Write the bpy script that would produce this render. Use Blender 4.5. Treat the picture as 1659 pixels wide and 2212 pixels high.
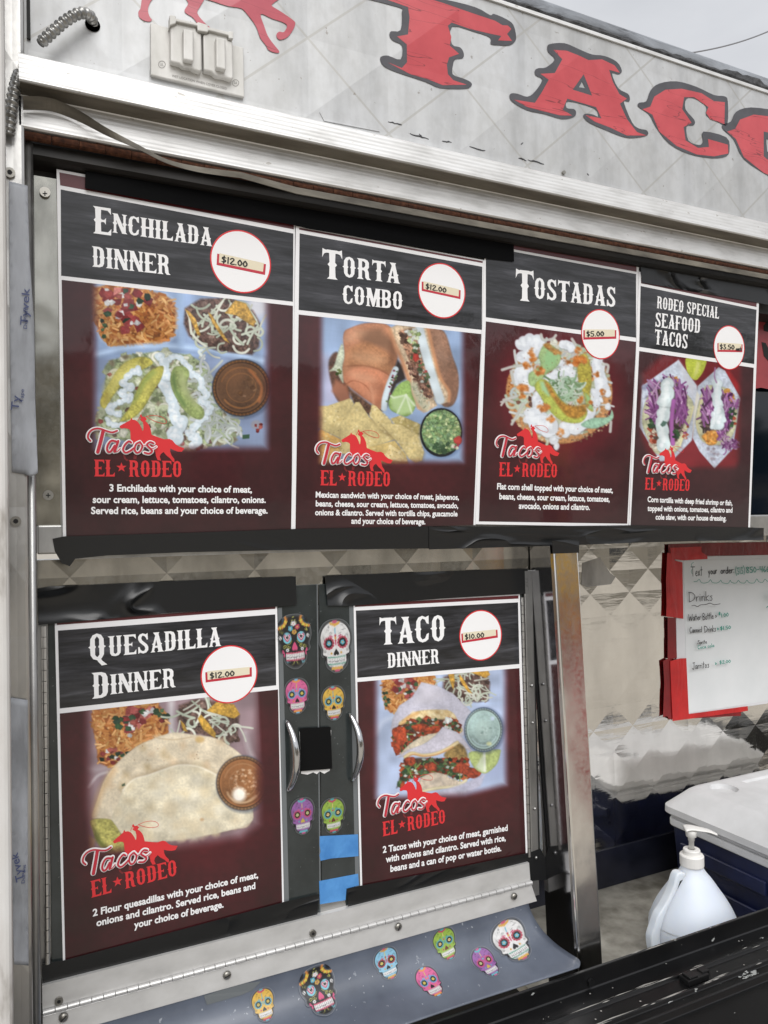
import bpy, bmesh, math, random
import numpy as np
from mathutils import Vector, Matrix
from mathutils.geometry import tessellate_polygon

for o in list(bpy.data.objects): bpy.data.objects.remove(o)
SC = bpy.context.scene
COL = SC.collection
R = math.radians
random.seed(7)
RNG = np.random.default_rng(11)

# ------------------------------------------------------------------ camera
ZC = 1.62                                   # eye height
F, CX, CY = 1650.0, 829.5, 1106.0           # lens measured on a 1659 x 2212 picture
YAW, PITCH, ROLL = math.atan2(1650.0, 3430.0), 0.0188, 0.018
_r0 = Vector((math.cos(YAW), -math.sin(YAW), 0)); _f0 = Vector((math.sin(YAW), math.cos(YAW), 0)); _z = Vector((0, 0, 1))
FW = _f0*math.cos(PITCH) + _z*math.sin(PITCH)
_u0 = -_f0*math.sin(PITCH) + _z*math.cos(PITCH)
RT = _r0*math.cos(ROLL) - _u0*math.sin(ROLL)
UP = _u0*math.cos(ROLL) + _r0*math.sin(ROLL)
cam = bpy.data.cameras.new('camera'); camo = bpy.data.objects.new('camera', cam); COL.objects.link(camo)
m = Matrix((RT, UP, -FW)).transposed().to_4x4(); m.translation = Vector((0, 0, ZC)); camo.matrix_world = m
cam.sensor_fit = 'VERTICAL'; cam.sensor_height = 36.0; cam.lens = F/2212.0*36.0
cam.clip_start = 0.02; cam.clip_end = 3000
SC.camera = camo
SC.render.resolution_x = 768; SC.render.resolution_y = 1024

# ------------------------------------------------------------------ light: bright overcast sky, weak wide sun
SUN_EL, SUN_ROT = R(46), R(196)
w = bpy.data.worlds.new("World"); SC.world = w; w.use_nodes = True
nt = w.node_tree; N = nt.nodes; L = nt.links; N.clear()
out = N.new('ShaderNodeOutputWorld'); bg = N.new('ShaderNodeBackground'); sky = N.new('ShaderNodeTexSky')
sky.sky_type = 'NISHITA'; sky.sun_disc = False; sky.sun_elevation = SUN_EL; sky.sun_rotation = SUN_ROT
sky.dust_density = 3.0; sky.air_density = 1.0
hs = N.new('ShaderNodeHueSaturation'); hs.inputs['Saturation'].default_value = 0.13
tc = N.new('ShaderNodeTexCoord'); mp = N.new('ShaderNodeMapping'); mp.inputs['Scale'].default_value = (1.6, 1.6, 4.0)
nz = N.new('ShaderNodeTexNoise'); nz.inputs['Scale'].default_value = 1.7; nz.inputs['Detail'].default_value = 5
cr = N.new('ShaderNodeValToRGB'); cr.color_ramp.elements[0].position = .3; cr.color_ramp.elements[0].color = (.80, .81, .83, 1)
cr.color_ramp.elements[1].position = .72; cr.color_ramp.elements[1].color = (1.12, 1.12, 1.12, 1)
base = N.new('ShaderNodeMix'); base.data_type = 'RGBA'; base.inputs['Factor'].default_value = .72
base.inputs['B'].default_value = (8.2, 8.35, 8.7, 1)
mx = N.new('ShaderNodeMix'); mx.data_type = 'RGBA'; mx.blend_type = 'MULTIPLY'; mx.inputs['Factor'].default_value = 1
L.new(sky.outputs[0], hs.inputs['Color']); L.new(hs.outputs[0], base.inputs['A'])
L.new(tc.outputs['Generated'], mp.inputs[0]); L.new(mp.outputs[0], nz.inputs['Vector']); L.new(nz.outputs[0], cr.inputs[0])
L.new(base.outputs['Result'], mx.inputs['A']); L.new(cr.outputs[0], mx.inputs['B'])
L.new(mx.outputs['Result'], bg.inputs[0]); bg.inputs[1].default_value = 0.066; L.new(bg.outputs[0], out.inputs[0])
sl = bpy.data.lights.new('sun', 'SUN'); sl.energy = 1.5; sl.angle = R(55); sl.color = (1, .985, .965)
so = bpy.data.objects.new('sun', sl); COL.objects.link(so)
_sd = Vector((math.sin(SUN_ROT)*math.cos(SUN_EL), math.cos(SUN_ROT)*math.cos(SUN_EL), math.sin(SUN_EL)))
so.rotation_euler = _sd.to_track_quat('Z', 'Y').to_euler(); so.location = (0, -4, 8)
SC.view_settings.view_transform = 'Standard'; SC.view_settings.look = 'None'
SC.view_settings.exposure = 0.74; SC.view_settings.gamma = 1

# ------------------------------------------------------------------ planes of the truck and how the photo maps on them
def ray(px, py): return RT*((px-CX)/F) + UP*((CY-py)/F) + FW
class Plane:
    """upright plane y = y0 + k*(z - zr); leans when k is not 0"""
    def __init__(s, y0, k=0.0, zr=ZC):
        s.y0, s.k, s.zr = y0, k, zr; s.nn = math.sqrt(1+k*k)
        s.e2 = Vector((0, k, 1))/s.nn; s.n = Vector((0, -1, k))/s.nn
    def P(s, px, py, off=0.0):
        d = ray(px, py); t = (s.y0 + s.k*(ZC-s.zr))/(d.y - s.k*d.z)
        return Vector((0, 0, ZC)) + d*t + s.n*off
    def st(s, px, py):
        p = s.P(px, py); return (p.x, (p.z-s.zr)*s.nn)
    def pt(s, a, b, off=0.0):
        return Vector((a, s.y0, s.zr)) + s.e2*b + s.n*off
    def sub(s, off): return Plane(s.y0-off*s.nn, s.k, s.zr)
def proj(p):
    v = Vector(p) - Vector((0, 0, ZC)); z = v.dot(FW)
    return (CX + F*v.dot(RT)/z, CY - F*v.dot(UP)/z)
def atx(px, y, z):                          # a point at depth y and height z (relative to the eye) in picture column px
    lo, hi = -3.0, 9.0
    for _ in range(50):
        mid = (lo+hi)/2
        if proj((mid, y, ZC+z))[0] < px: lo = mid
        else: hi = mid
    return (lo+hi)/2

FAS = Plane(1.00)                           # fascia skin
UPP = Plane(1.047, -0.070*-1, ZC)           # window panel with four posters: its top leans out
UPP = Plane(1.047, -0.070, ZC)
SKIN = Plane(1.09)
DOOR = Plane(1.088, 0.042, ZC-0.07)         # lower doors: their foot leans out
BACK = Plane(1.37)

# ------------------------------------------------------------------ mesh helpers
def org(parent):
    v = Vector((0, 0, 0)); q = parent
    while q is not None: v += q.location; q = q.parent
    return v
def mk(name, verts, faces, mat, parent=None, smooth=False, cols=None, mids=None):
    o0 = org(parent)
    me = bpy.data.meshes.new(name)
    me.from_pydata([(v[0]-o0.x, v[1]-o0.y, v[2]-o0.z) for v in verts], [], faces)
    for mt in (mat if isinstance(mat, (list, tuple)) else [mat]): me.materials.append(mt)
    if mids: me.polygons.foreach_set('material_index', mids)
    if smooth: me.polygons.foreach_set('use_smooth', [True]*len(me.polygons))
    if cols is not None:
        at = me.color_attributes.new('paint', 'FLOAT_COLOR', 'POINT')
        at.data.foreach_set('color', np.asarray(cols, dtype=np.float32).ravel())
    me.update()
    ob = bpy.data.objects.new(name, me); COL.objects.link(ob)
    if parent is not None: ob.parent = parent
    return ob
def thing(name, label, cat, loc, group=None, parent=None):
    o = bpy.data.objects.new(name, None); COL.objects.link(o); o.location = loc; o.empty_display_size = .05
    if parent is not None: o.parent = parent; o.location = Vector(loc)-org(parent)
    if label: o['label'] = label
    if cat: o['category'] = cat
    if group: o['group'] = group
    return o
def tag(o, label, cat, group=None, kind=None):
    if label: o['label'] = label
    if cat: o['category'] = cat
    if group: o['group'] = group
    if kind: o['kind'] = kind
    return o
class MB:
    """collects shapes into one mesh"""
    def __init__(s): s.v = []; s.f = []; s.m = []
    def add(s, vs, fs, mi=0):
        b = len(s.v); s.v += [tuple(x) for x in vs]; s.f += [tuple(i+b for i in f) for f in fs]; s.m += [mi]*len(fs)
    def loops(s, loops, fn, mi=0):          # flat shape with holes; fn maps (a,b) to 3D
        tl = [[Vector((a, b, 0)) for a, b in lp] for lp in loops]
        flat = [q for lp in loops for q in lp]
        s.add([fn(a, b) for a, b in flat], [tuple(t) for t in tessellate_polygon(tl)], mi)
    def box(s, x0, x1, y0, y1, z0, z1, mi=0):
        s.add([(x0,y0,z0),(x1,y0,z0),(x1,y1,z0),(x0,y1,z0),(x0,y0,z1),(x1,y0,z1),(x1,y1,z1),(x0,y1,z1)],
              [(0,3,2,1),(4,5,6,7),(0,1,5,4),(1,2,6,5),(2,3,7,6),(3,0,4,7)], mi)
    def slab(s, front, back, mi=0):         # two matching outlines, front toward the viewer
        n = len(front)
        s.add(list(front)+list(back), [tuple(range(n)), tuple(range(2*n-1, n-1, -1))]+[(i, i+n, (i+1) % n+n, (i+1) % n) for i in range(n)], mi)
    def tube(s, path, rad, seg=8, mi=0, cap=True):
        path = [Vector(p) for p in path]; n = len(path)
        rs = rad if isinstance(rad, (list, tuple)) else [rad]*n
        vs = []; fs = []; prev = None
        for i, p in enumerate(path):
            t = (path[min(i+1, n-1)]-path[max(i-1, 0)]).normalized()
            a = prev if prev is not None else (Vector((0, 0, 1)) if abs(t.z) < .9 else Vector((1, 0, 0)))
            a = (a - t*a.dot(t)).normalized(); b = t.cross(a); prev = a
            for k in range(seg):
                an = 2*math.pi*k/seg; vs.append(p + (a*math.cos(an)+b*math.sin(an))*rs[i])
        for i in range(n-1):
            for k in range(seg):
                k2 = (k+1) % seg; fs.append((i*seg+k, i*seg+k2, (i+1)*seg+k2, (i+1)*seg+k))
        if cap: fs += [tuple(range(seg-1, -1, -1)), tuple(range((n-1)*seg, n*seg))]
        s.add(vs, fs, mi)
    def lathe(s, c, prof, seg=28, sx=1.0, sy=1.0, mi=0):
        vs = []; fs = []; n = len(prof)
        for r, h in prof:
            for k in range(seg):
                an = 2*math.pi*k/seg; vs.append((c[0]+r*sx*math.cos(an), c[1]+r*sy*math.sin(an), c[2]+h))
        for i in range(n-1):
            for k in range(seg):
                k2 = (k+1) % seg; fs.append((i*seg+k, i*seg+k2, (i+1)*seg+k2, (i+1)*seg+k))
        fs += [tuple(range(seg-1, -1, -1)), tuple(range((n-1)*seg, n*seg))]
        s.add(vs, fs, mi)
    def build(s, name, mat, parent=None, smooth=False, bevel=0, seg=2):
        o = mk(name, s.v, s.f, mat, parent, smooth, mids=s.m)
        if bevel:
            b = o.modifiers.new('bevel', 'BEVEL'); b.width = bevel; b.segments = seg; b.limit_method = 'ANGLE'; b.angle_limit = R(35)
        return o
def pslab(mb, pts, pl, off, t, mi=0):       # outline measured on a plane, given a real thickness
    mb.slab([pl.P(x, y, off) for x, y in pts], [pl.P(x, y, off)-pl.n*t for x, y in pts], mi)
def extrude_x(mb, prof, x0, x1, closed=False, mi=0, nx=1):
    n = len(prof); xs = [x0+(x1-x0)*i/nx for i in range(nx+1)]
    vs = [(x, y, ZC+z) for x in xs for y, z in prof]; fs = []
    for i in range(nx):
        for j in range(n-1 if not closed else n):
            a = i*n+j; b = i*n+(j+1) % n; fs.append((a, b, b+n, a+n))
    if closed: fs += [tuple(range(n)), tuple(nx*n+n-1-i for i in range(n))]
    mb.add(vs, fs, mi)

# ------------------------------------------------------------------ materials
def S(c): return tuple(((v/255.0)/12.92 if v/255.0 <= .04045 else ((v/255.0+.055)/1.055)**2.4) for v in c)
def crease(mt, scale, sc, strength, dist, power=7.0, dens=3.0):
    n = mt.noise(scale, 1.5, sc, dist=1.1); r = mt.math('SUBTRACT', 1.0, mt.math('ABSOLUTE', mt.math('MULTIPLY', mt.math('SUBTRACT', n, .5), dens))); r = mt.math('POWER', mt.math('MAXIMUM', r, 0.0), power)
    k = mt.math('SMOOTH_MIN', 1.0, mt.math('MULTIPLY', mt.math('MAXIMUM', mt.math('SUBTRACT', mt.noise(5, 1), .44), 0.0), 6.0)); mt.bump(mt.math('MULTIPLY', r, k), strength, dist)
class Mat:
    def __init__(s, name, col=(.5,.5,.5), rough=.5, metal=0.0, coat=0.0, crough=.08, spec=.5):
        s.m = bpy.data.materials.new(name); s.m.use_nodes = True; s.t = s.m.node_tree; s.N = s.t.nodes; s.L = s.t.links
        s.b = s.N['Principled BSDF']; i = s.b.inputs
        i['Base Color'].default_value = (*col[:3], 1); i['Roughness'].default_value = rough; i['Metallic'].default_value = metal
        i['Coat Weight'].default_value = coat; i['Coat Roughness'].default_value = crough; i['Specular IOR Level'].default_value = spec
        s.h = None
    def new(s, t, **k):
        n = s.N.new(t)
        for a, v in k.items(): setattr(n, a, v)
        return n
    def coord(s, scale=(1,1,1), rot=(0,0,0)):
        c = s.new('ShaderNodeTexCoord'); mpp = s.new('ShaderNodeMapping'); mpp.inputs['Scale'].default_value = scale; mpp.inputs['Rotation'].default_value = rot
        s.L.new(c.outputs['Object'], mpp.inputs[0]); return mpp.outputs[0]
    def noise(s, scale, detail=4, sc=(1,1,1), rot=(0,0,0), rough=.55, dist=0.0):
        n = s.new('ShaderNodeTexNoise'); n.inputs['Scale'].default_value = scale; n.inputs['Detail'].default_value = detail
        n.inputs['Roughness'].default_value = rough; n.inputs['Distortion'].default_value = dist
        s.L.new(s.coord(sc, rot), n.inputs['Vector']); return n.outputs[0]
    def ramp(s, fac, stops):
        r = s.new('ShaderNodeValToRGB'); e = r.color_ramp.elements
        e[0].position, e[0].color = stops[0][0], (*stops[0][1], 1); e[1].position, e[1].color = stops[-1][0], (*stops[-1][1], 1)
        for p, c in stops[1:-1]: q = e.new(p); q.color = (*c, 1)
        s.L.new(fac, r.inputs[0]); return r.outputs[0]
    def mix(s, a, b, fac, mode='MIX'):
        x = s.new('ShaderNodeMix'); x.data_type = 'RGBA'; x.blend_type = mode
        for key, v in (('A', a), ('B', b)):
            if isinstance(v, tuple): x.inputs[key].default_value = (*v[:3], 1)
            else: s.L.new(v, x.inputs[key])
        if isinstance(fac, (int, float)): x.inputs['Factor'].default_value = fac
        else: s.L.new(fac, x.inputs['Factor'])
        return x.outputs['Result']
    def math(s, op, a, b=0.0):
        x = s.new('ShaderNodeMath'); x.operation = op
        for i, v in enumerate((a, b)):
            if isinstance(v, (int, float)): x.inputs[i].default_value = v
            else: s.L.new(v, x.inputs[i])
        return x.outputs[0]
    def color(s, sock): s.L.new(sock, s.b.inputs['Base Color']); return s
    def set(s, key, sock): s.L.new(sock, s.b.inputs[key]); return s
    def bump(s, h, strength=.3, dist=.001):
        bp = s.new('ShaderNodeBump'); bp.inputs['Strength'].default_value = strength; bp.inputs['Distance'].default_value = dist
        s.L.new(h, bp.inputs['Height'])
        if s.h is not None: s.L.new(s.h, bp.inputs['Normal'])
        s.h = bp.outputs[0]; s.L.new(s.h, s.b.inputs['Normal'])
        if s.b.inputs['Coat Weight'].default_value > 0: s.L.new(s.h, s.b.inputs['Coat Normal'])
        return s
    def quilt(s, sx, sz):                   # stamped diamond pattern as a height field
        c = s.coord(); sp = s.new('ShaderNodeSeparateXYZ'); s.L.new(c, sp.inputs[0])
        u = s.math('MULTIPLY', sp.outputs['X'], 1/sx); v = s.math('MULTIPLY', sp.outputs['Z'], 1/sz)
        a = s.math('PINGPONG', s.math('ADD', s.math('ADD', u, v), 50.0), .5); b = s.math('PINGPONG', s.math('ADD', s.math('SUBTRACT', u, v), 50.0), .5)
        return a, b
M = {}
mt = Mat('shaded_rail_underside', rough=.6, metal=.3); mt.color(mt.ramp(mt.noise(30, 5, (.25, 1, 1)), [(.3, S((92,84,72))), (.7, S((134,127,114)))])); M['underside'] = mt.m  # darker than the rail itself: shade below it is put into the colour
def scratchy(mt, base, dark, light, sc=60, amt=.5):
    n = mt.noise(sc, 6, (1, 1, 1)); return mt.mix(mt.ramp(n, [(.3, dark), (.7, base)]), light, amt)

mt = Mat('aged_fascia_steel', rough=.50, metal=.40)
a, b = mt.quilt(.25, .22); hq = mt.math('MAXIMUM', a, b)
st_ = mt.noise(26, 5, (1, 1, .16)); st2 = mt.noise(5, 4); lines = mt.math('LESS_THAN', mt.math('MINIMUM', a, b), .010); fine = mt.noise(70, 4, (1, 1, .7))
c = mt.ramp(st_, [(.25, S((180,181,182))), (.5, S((198,199,200))), (.8, S((209,210,211)))])
c = mt.mix(c, mt.ramp(st2, [(.35, S((212,210,205))), (.65, S((240,240,240)))]), .5, 'MULTIPLY')
c = mt.mix(c, mt.ramp(fine, [(.35, S((232,231,229))), (.6, S((255,255,255)))]), .45, 'MULTIPLY')
c = mt.mix(c, S((160,157,150)), mt.math('MULTIPLY', lines, .55))
c = mt.mix(c, S((120,112,100)), mt.math('MULTIPLY', mt.math('GREATER_THAN', mt.noise(95, 2), .74), .55))
mt.color(c); mt.bump(hq, .6, .011); mt.bump(mt.noise(7, 2), .25, .004); M['fascia'] = mt.m

mt = Mat('ribbed_aluminium', rough=.42, metal=.55)
c = mt.coord(); sp = mt.new('ShaderNodeSeparateXYZ'); mt.L.new(c, sp.inputs[0])
wv = mt.math('SINE', mt.math('MULTIPLY', sp.outputs['Z'], 1150.0)); nn_ = mt.noise(55, 5, (.25, 1, 1))
c = mt.ramp(nn_, [(.28, S((196,195,192))), (.5, S((222,221,219))), (.75, S((234,234,233)))])
c = mt.mix(c, S((150,142,130)), mt.math('MULTIPLY', mt.math('GREATER_THAN', mt.noise(120, 3, (.4, 1, 1)), .7), .5))
mt.color(c); mt.bump(wv, .11, .0008); mt.bump(mt.noise(30, 3, (.3, 1, 2)), .2, .002); M['alu'] = mt.m

def steel(name, rough, col=(.60,.59,.57), quilt=None, qs=.6, qd=.004, dirt=.25, wave=0.0):
    mt = Mat(name, rough=rough, metal=1.0)
    n1 = mt.noise(18, 5, (1, 1, .35)); n2 = mt.noise(140, 3)
    c = mt.ramp(n1, [(.25, tuple(v*(1-dirt*1.1) for v in col)), (.55, col), (.8, tuple(min(1, v*1.12) for v in col))])
    mt.color(c); mt.set('Roughness', mt.math('ADD', mt.math('MULTIPLY', n2, .16), max(0, rough-.06)))
    if quilt:
        a, b = mt.quilt(*quilt); mt.bump(mt.math('MAXIMUM', a, b), qs, qd)
    if wave: mt.bump(mt.noise(9, 2), wave, .01)
    return mt
M['steel'] = steel('worn_stainless', .30).m
_sm = steel('mirror_stainless_quilt', .07, (.82,.80,.765), (.118,.104), .5, .0042, .12, .07); _sm.bump(_sm.noise(34, 3, (.22, 1, 1.4), dist=.7), .15, .0022); M['steel_mirror'] = _sm.m
M['steel_strip'] = steel('quilted_strip_stainless', .16, (.60,.58,.53), (.125,.13), .6, .006, .35, .12).m
M['steel_post'] = steel('polished_post', .12, (.84,.82,.79), None, dirt=.2, wave=.12).m
M['steel_fin'] = steel('dark_mirror_panel', .10, (.50,.50,.52), (.16,.20), .25, .004, .15, 0).m
M['steel_dull'] = steel('dull_stainless', .38, (.46,.455,.44), dirt=.45).m
M['steel_frame'] = steel('reflective_frame_steel', .16, (.46,.45,.40), None, dirt=.55, wave=.35).m
mt = steel('quilted_grey_channel', .34, (.52,.51,.49), (.10,.15), .4, .008, .35); M['channel'] = mt.m
mt = Mat('weathered_white_post', rough=.5); n = mt.noise(40, 6, (1, 1, .25)); mt.color(mt.ramp(n, [(.3, S((140,134,126))), (.45, S((196,193,189))), (.8, S((214,213,211)))])); M['white_post'] = mt.m
mt = Mat('sill_steel', rough=.32, metal=.35); mt.color(mt.ramp(mt.noise(45, 6, (.5, 1, 1)), [(.25, S((182,181,179))), (.5, S((196,195,193))), (.8, S((208,207,206)))])); M['sill'] = mt.m
mt = Mat('rusty_hinge', rough=.85, spec=.2); mt.color(mt.ramp(mt.noise(160, 5), [(.3, S((40,24,18))), (.55, S((76,46,32))), (.8, S((104,70,50)))])); mt.bump(mt.noise(300, 3), .4); M['rust'] = mt.m
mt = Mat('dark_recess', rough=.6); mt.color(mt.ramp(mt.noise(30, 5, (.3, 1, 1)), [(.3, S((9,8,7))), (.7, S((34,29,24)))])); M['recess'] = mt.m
mt = Mat('pale_strip', rough=.5); mt.color(mt.ramp(mt.noise(50, 5, (.3, 1, 1)), [(.3, S((66,61,53))), (.7, S((128,122,110)))])); M['strip'] = mt.m
mt = Mat('black_tape', S((13,14,15)), rough=.36, coat=.15, crough=.22); crease(mt, 13, (.25, 1, 1), .8, .006); mt.bump(mt.noise(900, 1, (1, 1, .08)), .12, .0005); M['black_tape'] = mt.m
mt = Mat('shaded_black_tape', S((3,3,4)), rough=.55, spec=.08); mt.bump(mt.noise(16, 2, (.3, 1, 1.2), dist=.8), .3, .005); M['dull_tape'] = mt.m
mt = Mat('wrinkled_black_tape', S((14,15,16)), rough=.30, coat=.2, crough=.18); crease(mt, 13, (.42, 1, 1), 1.0, .011, 6.0, 2.6); M['wrinkled_tape'] = mt.m
mt = Mat('blue_painters_tape', rough=.7); mt.color(mt.ramp(mt.noise(40, 4), [(.3, S((62,122,184))), (.7, S((84,146,206)))])); mt.bump(mt.noise(38, 2, (1, 1, .6), dist=1.5), .5, .003); M['blue_tape'] = mt.m
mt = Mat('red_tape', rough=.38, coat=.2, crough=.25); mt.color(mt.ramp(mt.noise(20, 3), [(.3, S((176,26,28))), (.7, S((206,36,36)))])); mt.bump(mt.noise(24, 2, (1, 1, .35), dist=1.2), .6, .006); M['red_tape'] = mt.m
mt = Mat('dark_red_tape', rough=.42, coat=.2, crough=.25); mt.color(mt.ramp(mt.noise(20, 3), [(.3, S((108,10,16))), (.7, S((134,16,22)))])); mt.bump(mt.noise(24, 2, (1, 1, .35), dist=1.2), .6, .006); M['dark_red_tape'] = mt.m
mt = Mat('wrap_tape', rough=.5); mt.color(mt.ramp(mt.noise(30, 5, (1, 1, .3)), [(.28, S((132,134,138))), (.5, S((168,171,177))), (.75, S((184,187,193)))])); mt.bump(mt.noise(30, 3, (1.6, 1, .3)), .6, .005); M['wrap_tape'] = mt.m
mt = Mat('laminated_white', S((232,231,232)), rough=.5, coat=.6, crough=.06); mt.bump(mt.noise(11, 4, dist=.6), .09, .004); M['white_paper'] = mt.m
mt = Mat('clear_edge', S((150,150,150)), rough=.25, coat=.8); M['clear_edge'] = mt.m
mt = Mat('print_white', S((236,235,235)), rough=.5, coat=.5, crough=.08); M['print_white'] = mt.m
mt = Mat('print_red', S((212,38,44)), rough=.5, coat=.5, crough=.08); M['print_red'] = mt.m
mt = Mat('print_crimson', S((186,30,52)), rough=.5, coat=.5, crough=.08); M['print_crimson'] = mt.m
mt = Mat('print_dark_red', S((116,20,26)), rough=.5, coat=.5, crough=.08); M['print_dark_red'] = mt.m
mt = Mat('band_maroon', S((82,8,16)), rough=.5, coat=.6, crough=.06); M['maroon'] = mt.m
mt = Mat('masking_tape', S((222,212,186)), rough=.6); M['masking'] = mt.m
mt = Mat('marker_black', S((26,24,26)), rough=.6); M['ink'] = mt.m
mt = Mat('marker_teal', S((48,150,132)), rough=.6); M['teal'] = mt.m
mt = Mat('tape_print_navy', S((84,92,128)), rough=.6); M['navy_print'] = mt.m
mt = Mat('engraved_grey', S((120,116,112)), rough=.6); M['engrave'] = mt.m
# printed dark plank header
mt = Mat('plank_print', rough=.55, coat=.8, crough=.045, spec=.3)
g = mt.noise(16, 8, (.55, 1, 4.5), (0, R(9), 0), .62, .6); g2 = mt.noise(60, 5, (.35, 1, 5), (0, R(9), 0)); g3 = mt.noise(5, 2)
c = mt.ramp(g, [(.34, S((22,22,25))), (.45, S((46,46,50))), (.56, S((66,66,71))), (.70, S((96,96,102)))])
c = mt.mix(c, mt.ramp(g2, [(.35, S((60,60,66))), (.7, S((255,255,255)))]), .6, 'MULTIPLY')
c = mt.mix(c, mt.ramp(g3, [(.3, S((90,90,92))), (.65, S((255,255,255)))]), .7, 'MULTIPLY')
mt.color(c); mt.bump(mt.noise(11, 4, dist=.6), .09, .004); M['plank'] = mt.m
# printed picture: painted point colours with a fine woven print grain
mt = Mat('picture_print', rough=.55, coat=.8, crough=.045, spec=.3)
at = mt.new('ShaderNodeAttribute'); at.attribute_name = 'paint'
wv = mt.noise(420, 2, (1, 1, .08)); wh = mt.noise(420, 2, (.08, 1, 1))
g = mt.ramp(mt.math('MULTIPLY', mt.math('ADD', wv, wh), .5), [(.35, (.84,.84,.84)), (.65, (1.0,1.0,1.0))])
mt.color(mt.mix(at.outputs['Color'], g, .35, 'MULTIPLY')); mt.bump(mt.noise(11, 4, dist=.6), .09, .004); M['picture'] = mt.m
mt = Mat('sticker_print', rough=.42, coat=.35, crough=.12)
at = mt.new('ShaderNodeAttribute'); at.attribute_name = 'paint'; mt.color(at.outputs['Color']); M['sticker'] = mt.m
mt = Mat('door_glass', rough=.2, coat=.35, crough=.1)
n = mt.noise(22, 6); sp_ = mt.math('GREATER_THAN', mt.noise(210, 2), .73)
c = mt.ramp(n, [(.3, S((34,39,39))), (.7, S((52,57,57)))]); c = mt.mix(c, S((120,124,124)), mt.math('MULTIPLY', sp_, .45)); mt.color(c); M['door'] = mt.m
mt = Mat('clear_film', S((104,108,110)), rough=.22, coat=.5); M['film'] = mt.m
mt = Mat('cloudy_vinyl', rough=.36, coat=.5, crough=.22)
n = mt.noise(9, 5); sp_ = mt.math('MAXIMUM', mt.math('GREATER_THAN', mt.noise(130, 2), .725), mt.math('MULTIPLY', mt.math('GREATER_THAN', mt.noise(46, 5, (1, 1, .6)), .71), .6))
c = mt.ramp(n, [(.3, S((72,78,90))), (.7, S((100,107,120)))]); c = mt.mix(c, S((168,172,178)), mt.math('MULTIPLY', sp_, .6)); mt.color(c); M['vinyl'] = mt.m
mt = Mat('scratched_black_paint', rough=.34, coat=.15, crough=.2, spec=.4)
n = mt.noise(38, 6, (.18, 1, 1), (0, 0, 0)); n2 = mt.noise(95, 4, (.5, 1, 1)); chip = mt.math('GREATER_THAN', mt.math('MULTIPLY', n, n2), .405)
c = mt.ramp(mt.noise(14, 5), [(.3, S((7,7,8))), (.7, S((17,17,18)))])
c = mt.mix(c, S((150,152,150)), chip); mt.color(c); mt.bump(mt.noise(180, 3), .08, .001); M['black_paint'] = mt.m
mt = Mat('chipped_edge', rough=.35, coat=.2); n = mt.noise(60, 5, (.35, 1, 1)); mt.color(mt.ramp(n, [(.5, S((16,16,17))), (.58, S((24,24,25))), (.62, S((196,196,192)))])); M['chipped'] = mt.m
mt = Mat('bare_scratch', S((186,184,178)), rough=.4, metal=.4); M['scratch'] = mt.m
mt = Mat('black_plastic', S((14,14,15)), rough=.4); mt.bump(mt.noise(60, 2), .15, .002); M['plastic_black'] = mt.m
mt = Mat('roof_coating', rough=.55); n = mt.noise(26, 6, (.35, 1, 1), dist=.8); mt.color(mt.ramp(n, [(.30, S((60,62,66))), (.42, S((112,115,120))), (.6, S((136,140,146))), (.8, S((152,156,162)))])); mt.bump(n, .8, .01); M['roof'] = mt.m
mt = Mat('torn_tar', rough=.6); mt.color(mt.ramp(mt.noise(60, 5), [(.35, S((18,18,19))), (.7, S((66,66,68)))])); mt.bump(mt.noise(60, 4), .8, .008); M['tar'] = mt.m
def vinylred(name, c0, c1):
    mt = Mat(name, rough=.42, coat=.25, crough=.2); n = mt.noise(30, 4); c = mt.ramp(n, [(.3, S(c0)), (.7, S(c1))])
    cr_ = mt.math('LESS_THAN', mt.math('ABSOLUTE', mt.math('SUBTRACT', mt.noise(16, 3, (.25, 1, 2.2), (0, R(12), 0)), .5)), .004)
    mt.color(mt.mix(c, S((112,34,40)), mt.math('MULTIPLY', cr_, .8)))
    a, b = mt.quilt(.25, .22); mt.bump(mt.math('MAXIMUM', a, b), .6, .014); return mt.m
M['letter_red'] = vinylred('faded_red_vinyl', (178,60,67), (190,70,76)); M['horse_red'] = vinylred('faded_rose_vinyl', (168,66,80), (180,76,88))
mt = Mat('letter_black', rough=.45, coat=.2, crough=.2); mt.color(mt.ramp(mt.noise(30, 4), [(.3, S((58,57,61))), (.7, S((74,73,78)))])); M['letter_black'] = mt.m
mt = Mat('outlet_plastic', rough=.5, metal=.2); mt.color(mt.ramp(mt.noise(40, 5, (1, 1, .4)), [(.3, S((178,176,170))), (.7, S((206,204,200)))])); M['outlet'] = mt.m
mt = Mat('conduit_steel', rough=.32, metal=.9); mt.color(mt.ramp(mt.noise(80, 4), [(.3, S((118,117,114))), (.7, S((176,175,172)))])); M['conduit'] = mt.m
mt = Mat('screw_steel', S((150,147,140)), rough=.35, metal=.9); M['screw'] = mt.m
mt = Mat('dark_slot', S((18,17,16)), rough=.7); M['slot'] = mt.m
mt = Mat('chrome', S((205,205,206)), rough=.10, metal=1.0); M['chrome'] = mt.m
mt = Mat('black_sheet', S((13,13,13)), rough=.85, spec=.15); M['patch'] = mt.m
mt = Mat('torn_paper', S((226,224,222)), rough=.8); M['torn'] = mt.m
mt = Mat('whiteboard_enamel', S((206,210,212)), rough=.28, coat=.3); mt.color(mt.ramp(mt.noise(9, 4), [(.3, S((222,225,226))), (.7, S((232,234,235)))])); M['board'] = mt.m
mt = Mat('board_frame', S((222,222,224)), rough=.4); M['board_frame'] = mt.m
mt = Mat('cooler_lid', rough=.5); mt.color(mt.ramp(mt.noise(14, 6), [(.3, S((196,196,196))), (.7, S((214,214,215)))])); mt.bump(mt.noise(400, 2), .12, .0006); M['lid'] = mt.m
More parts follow.
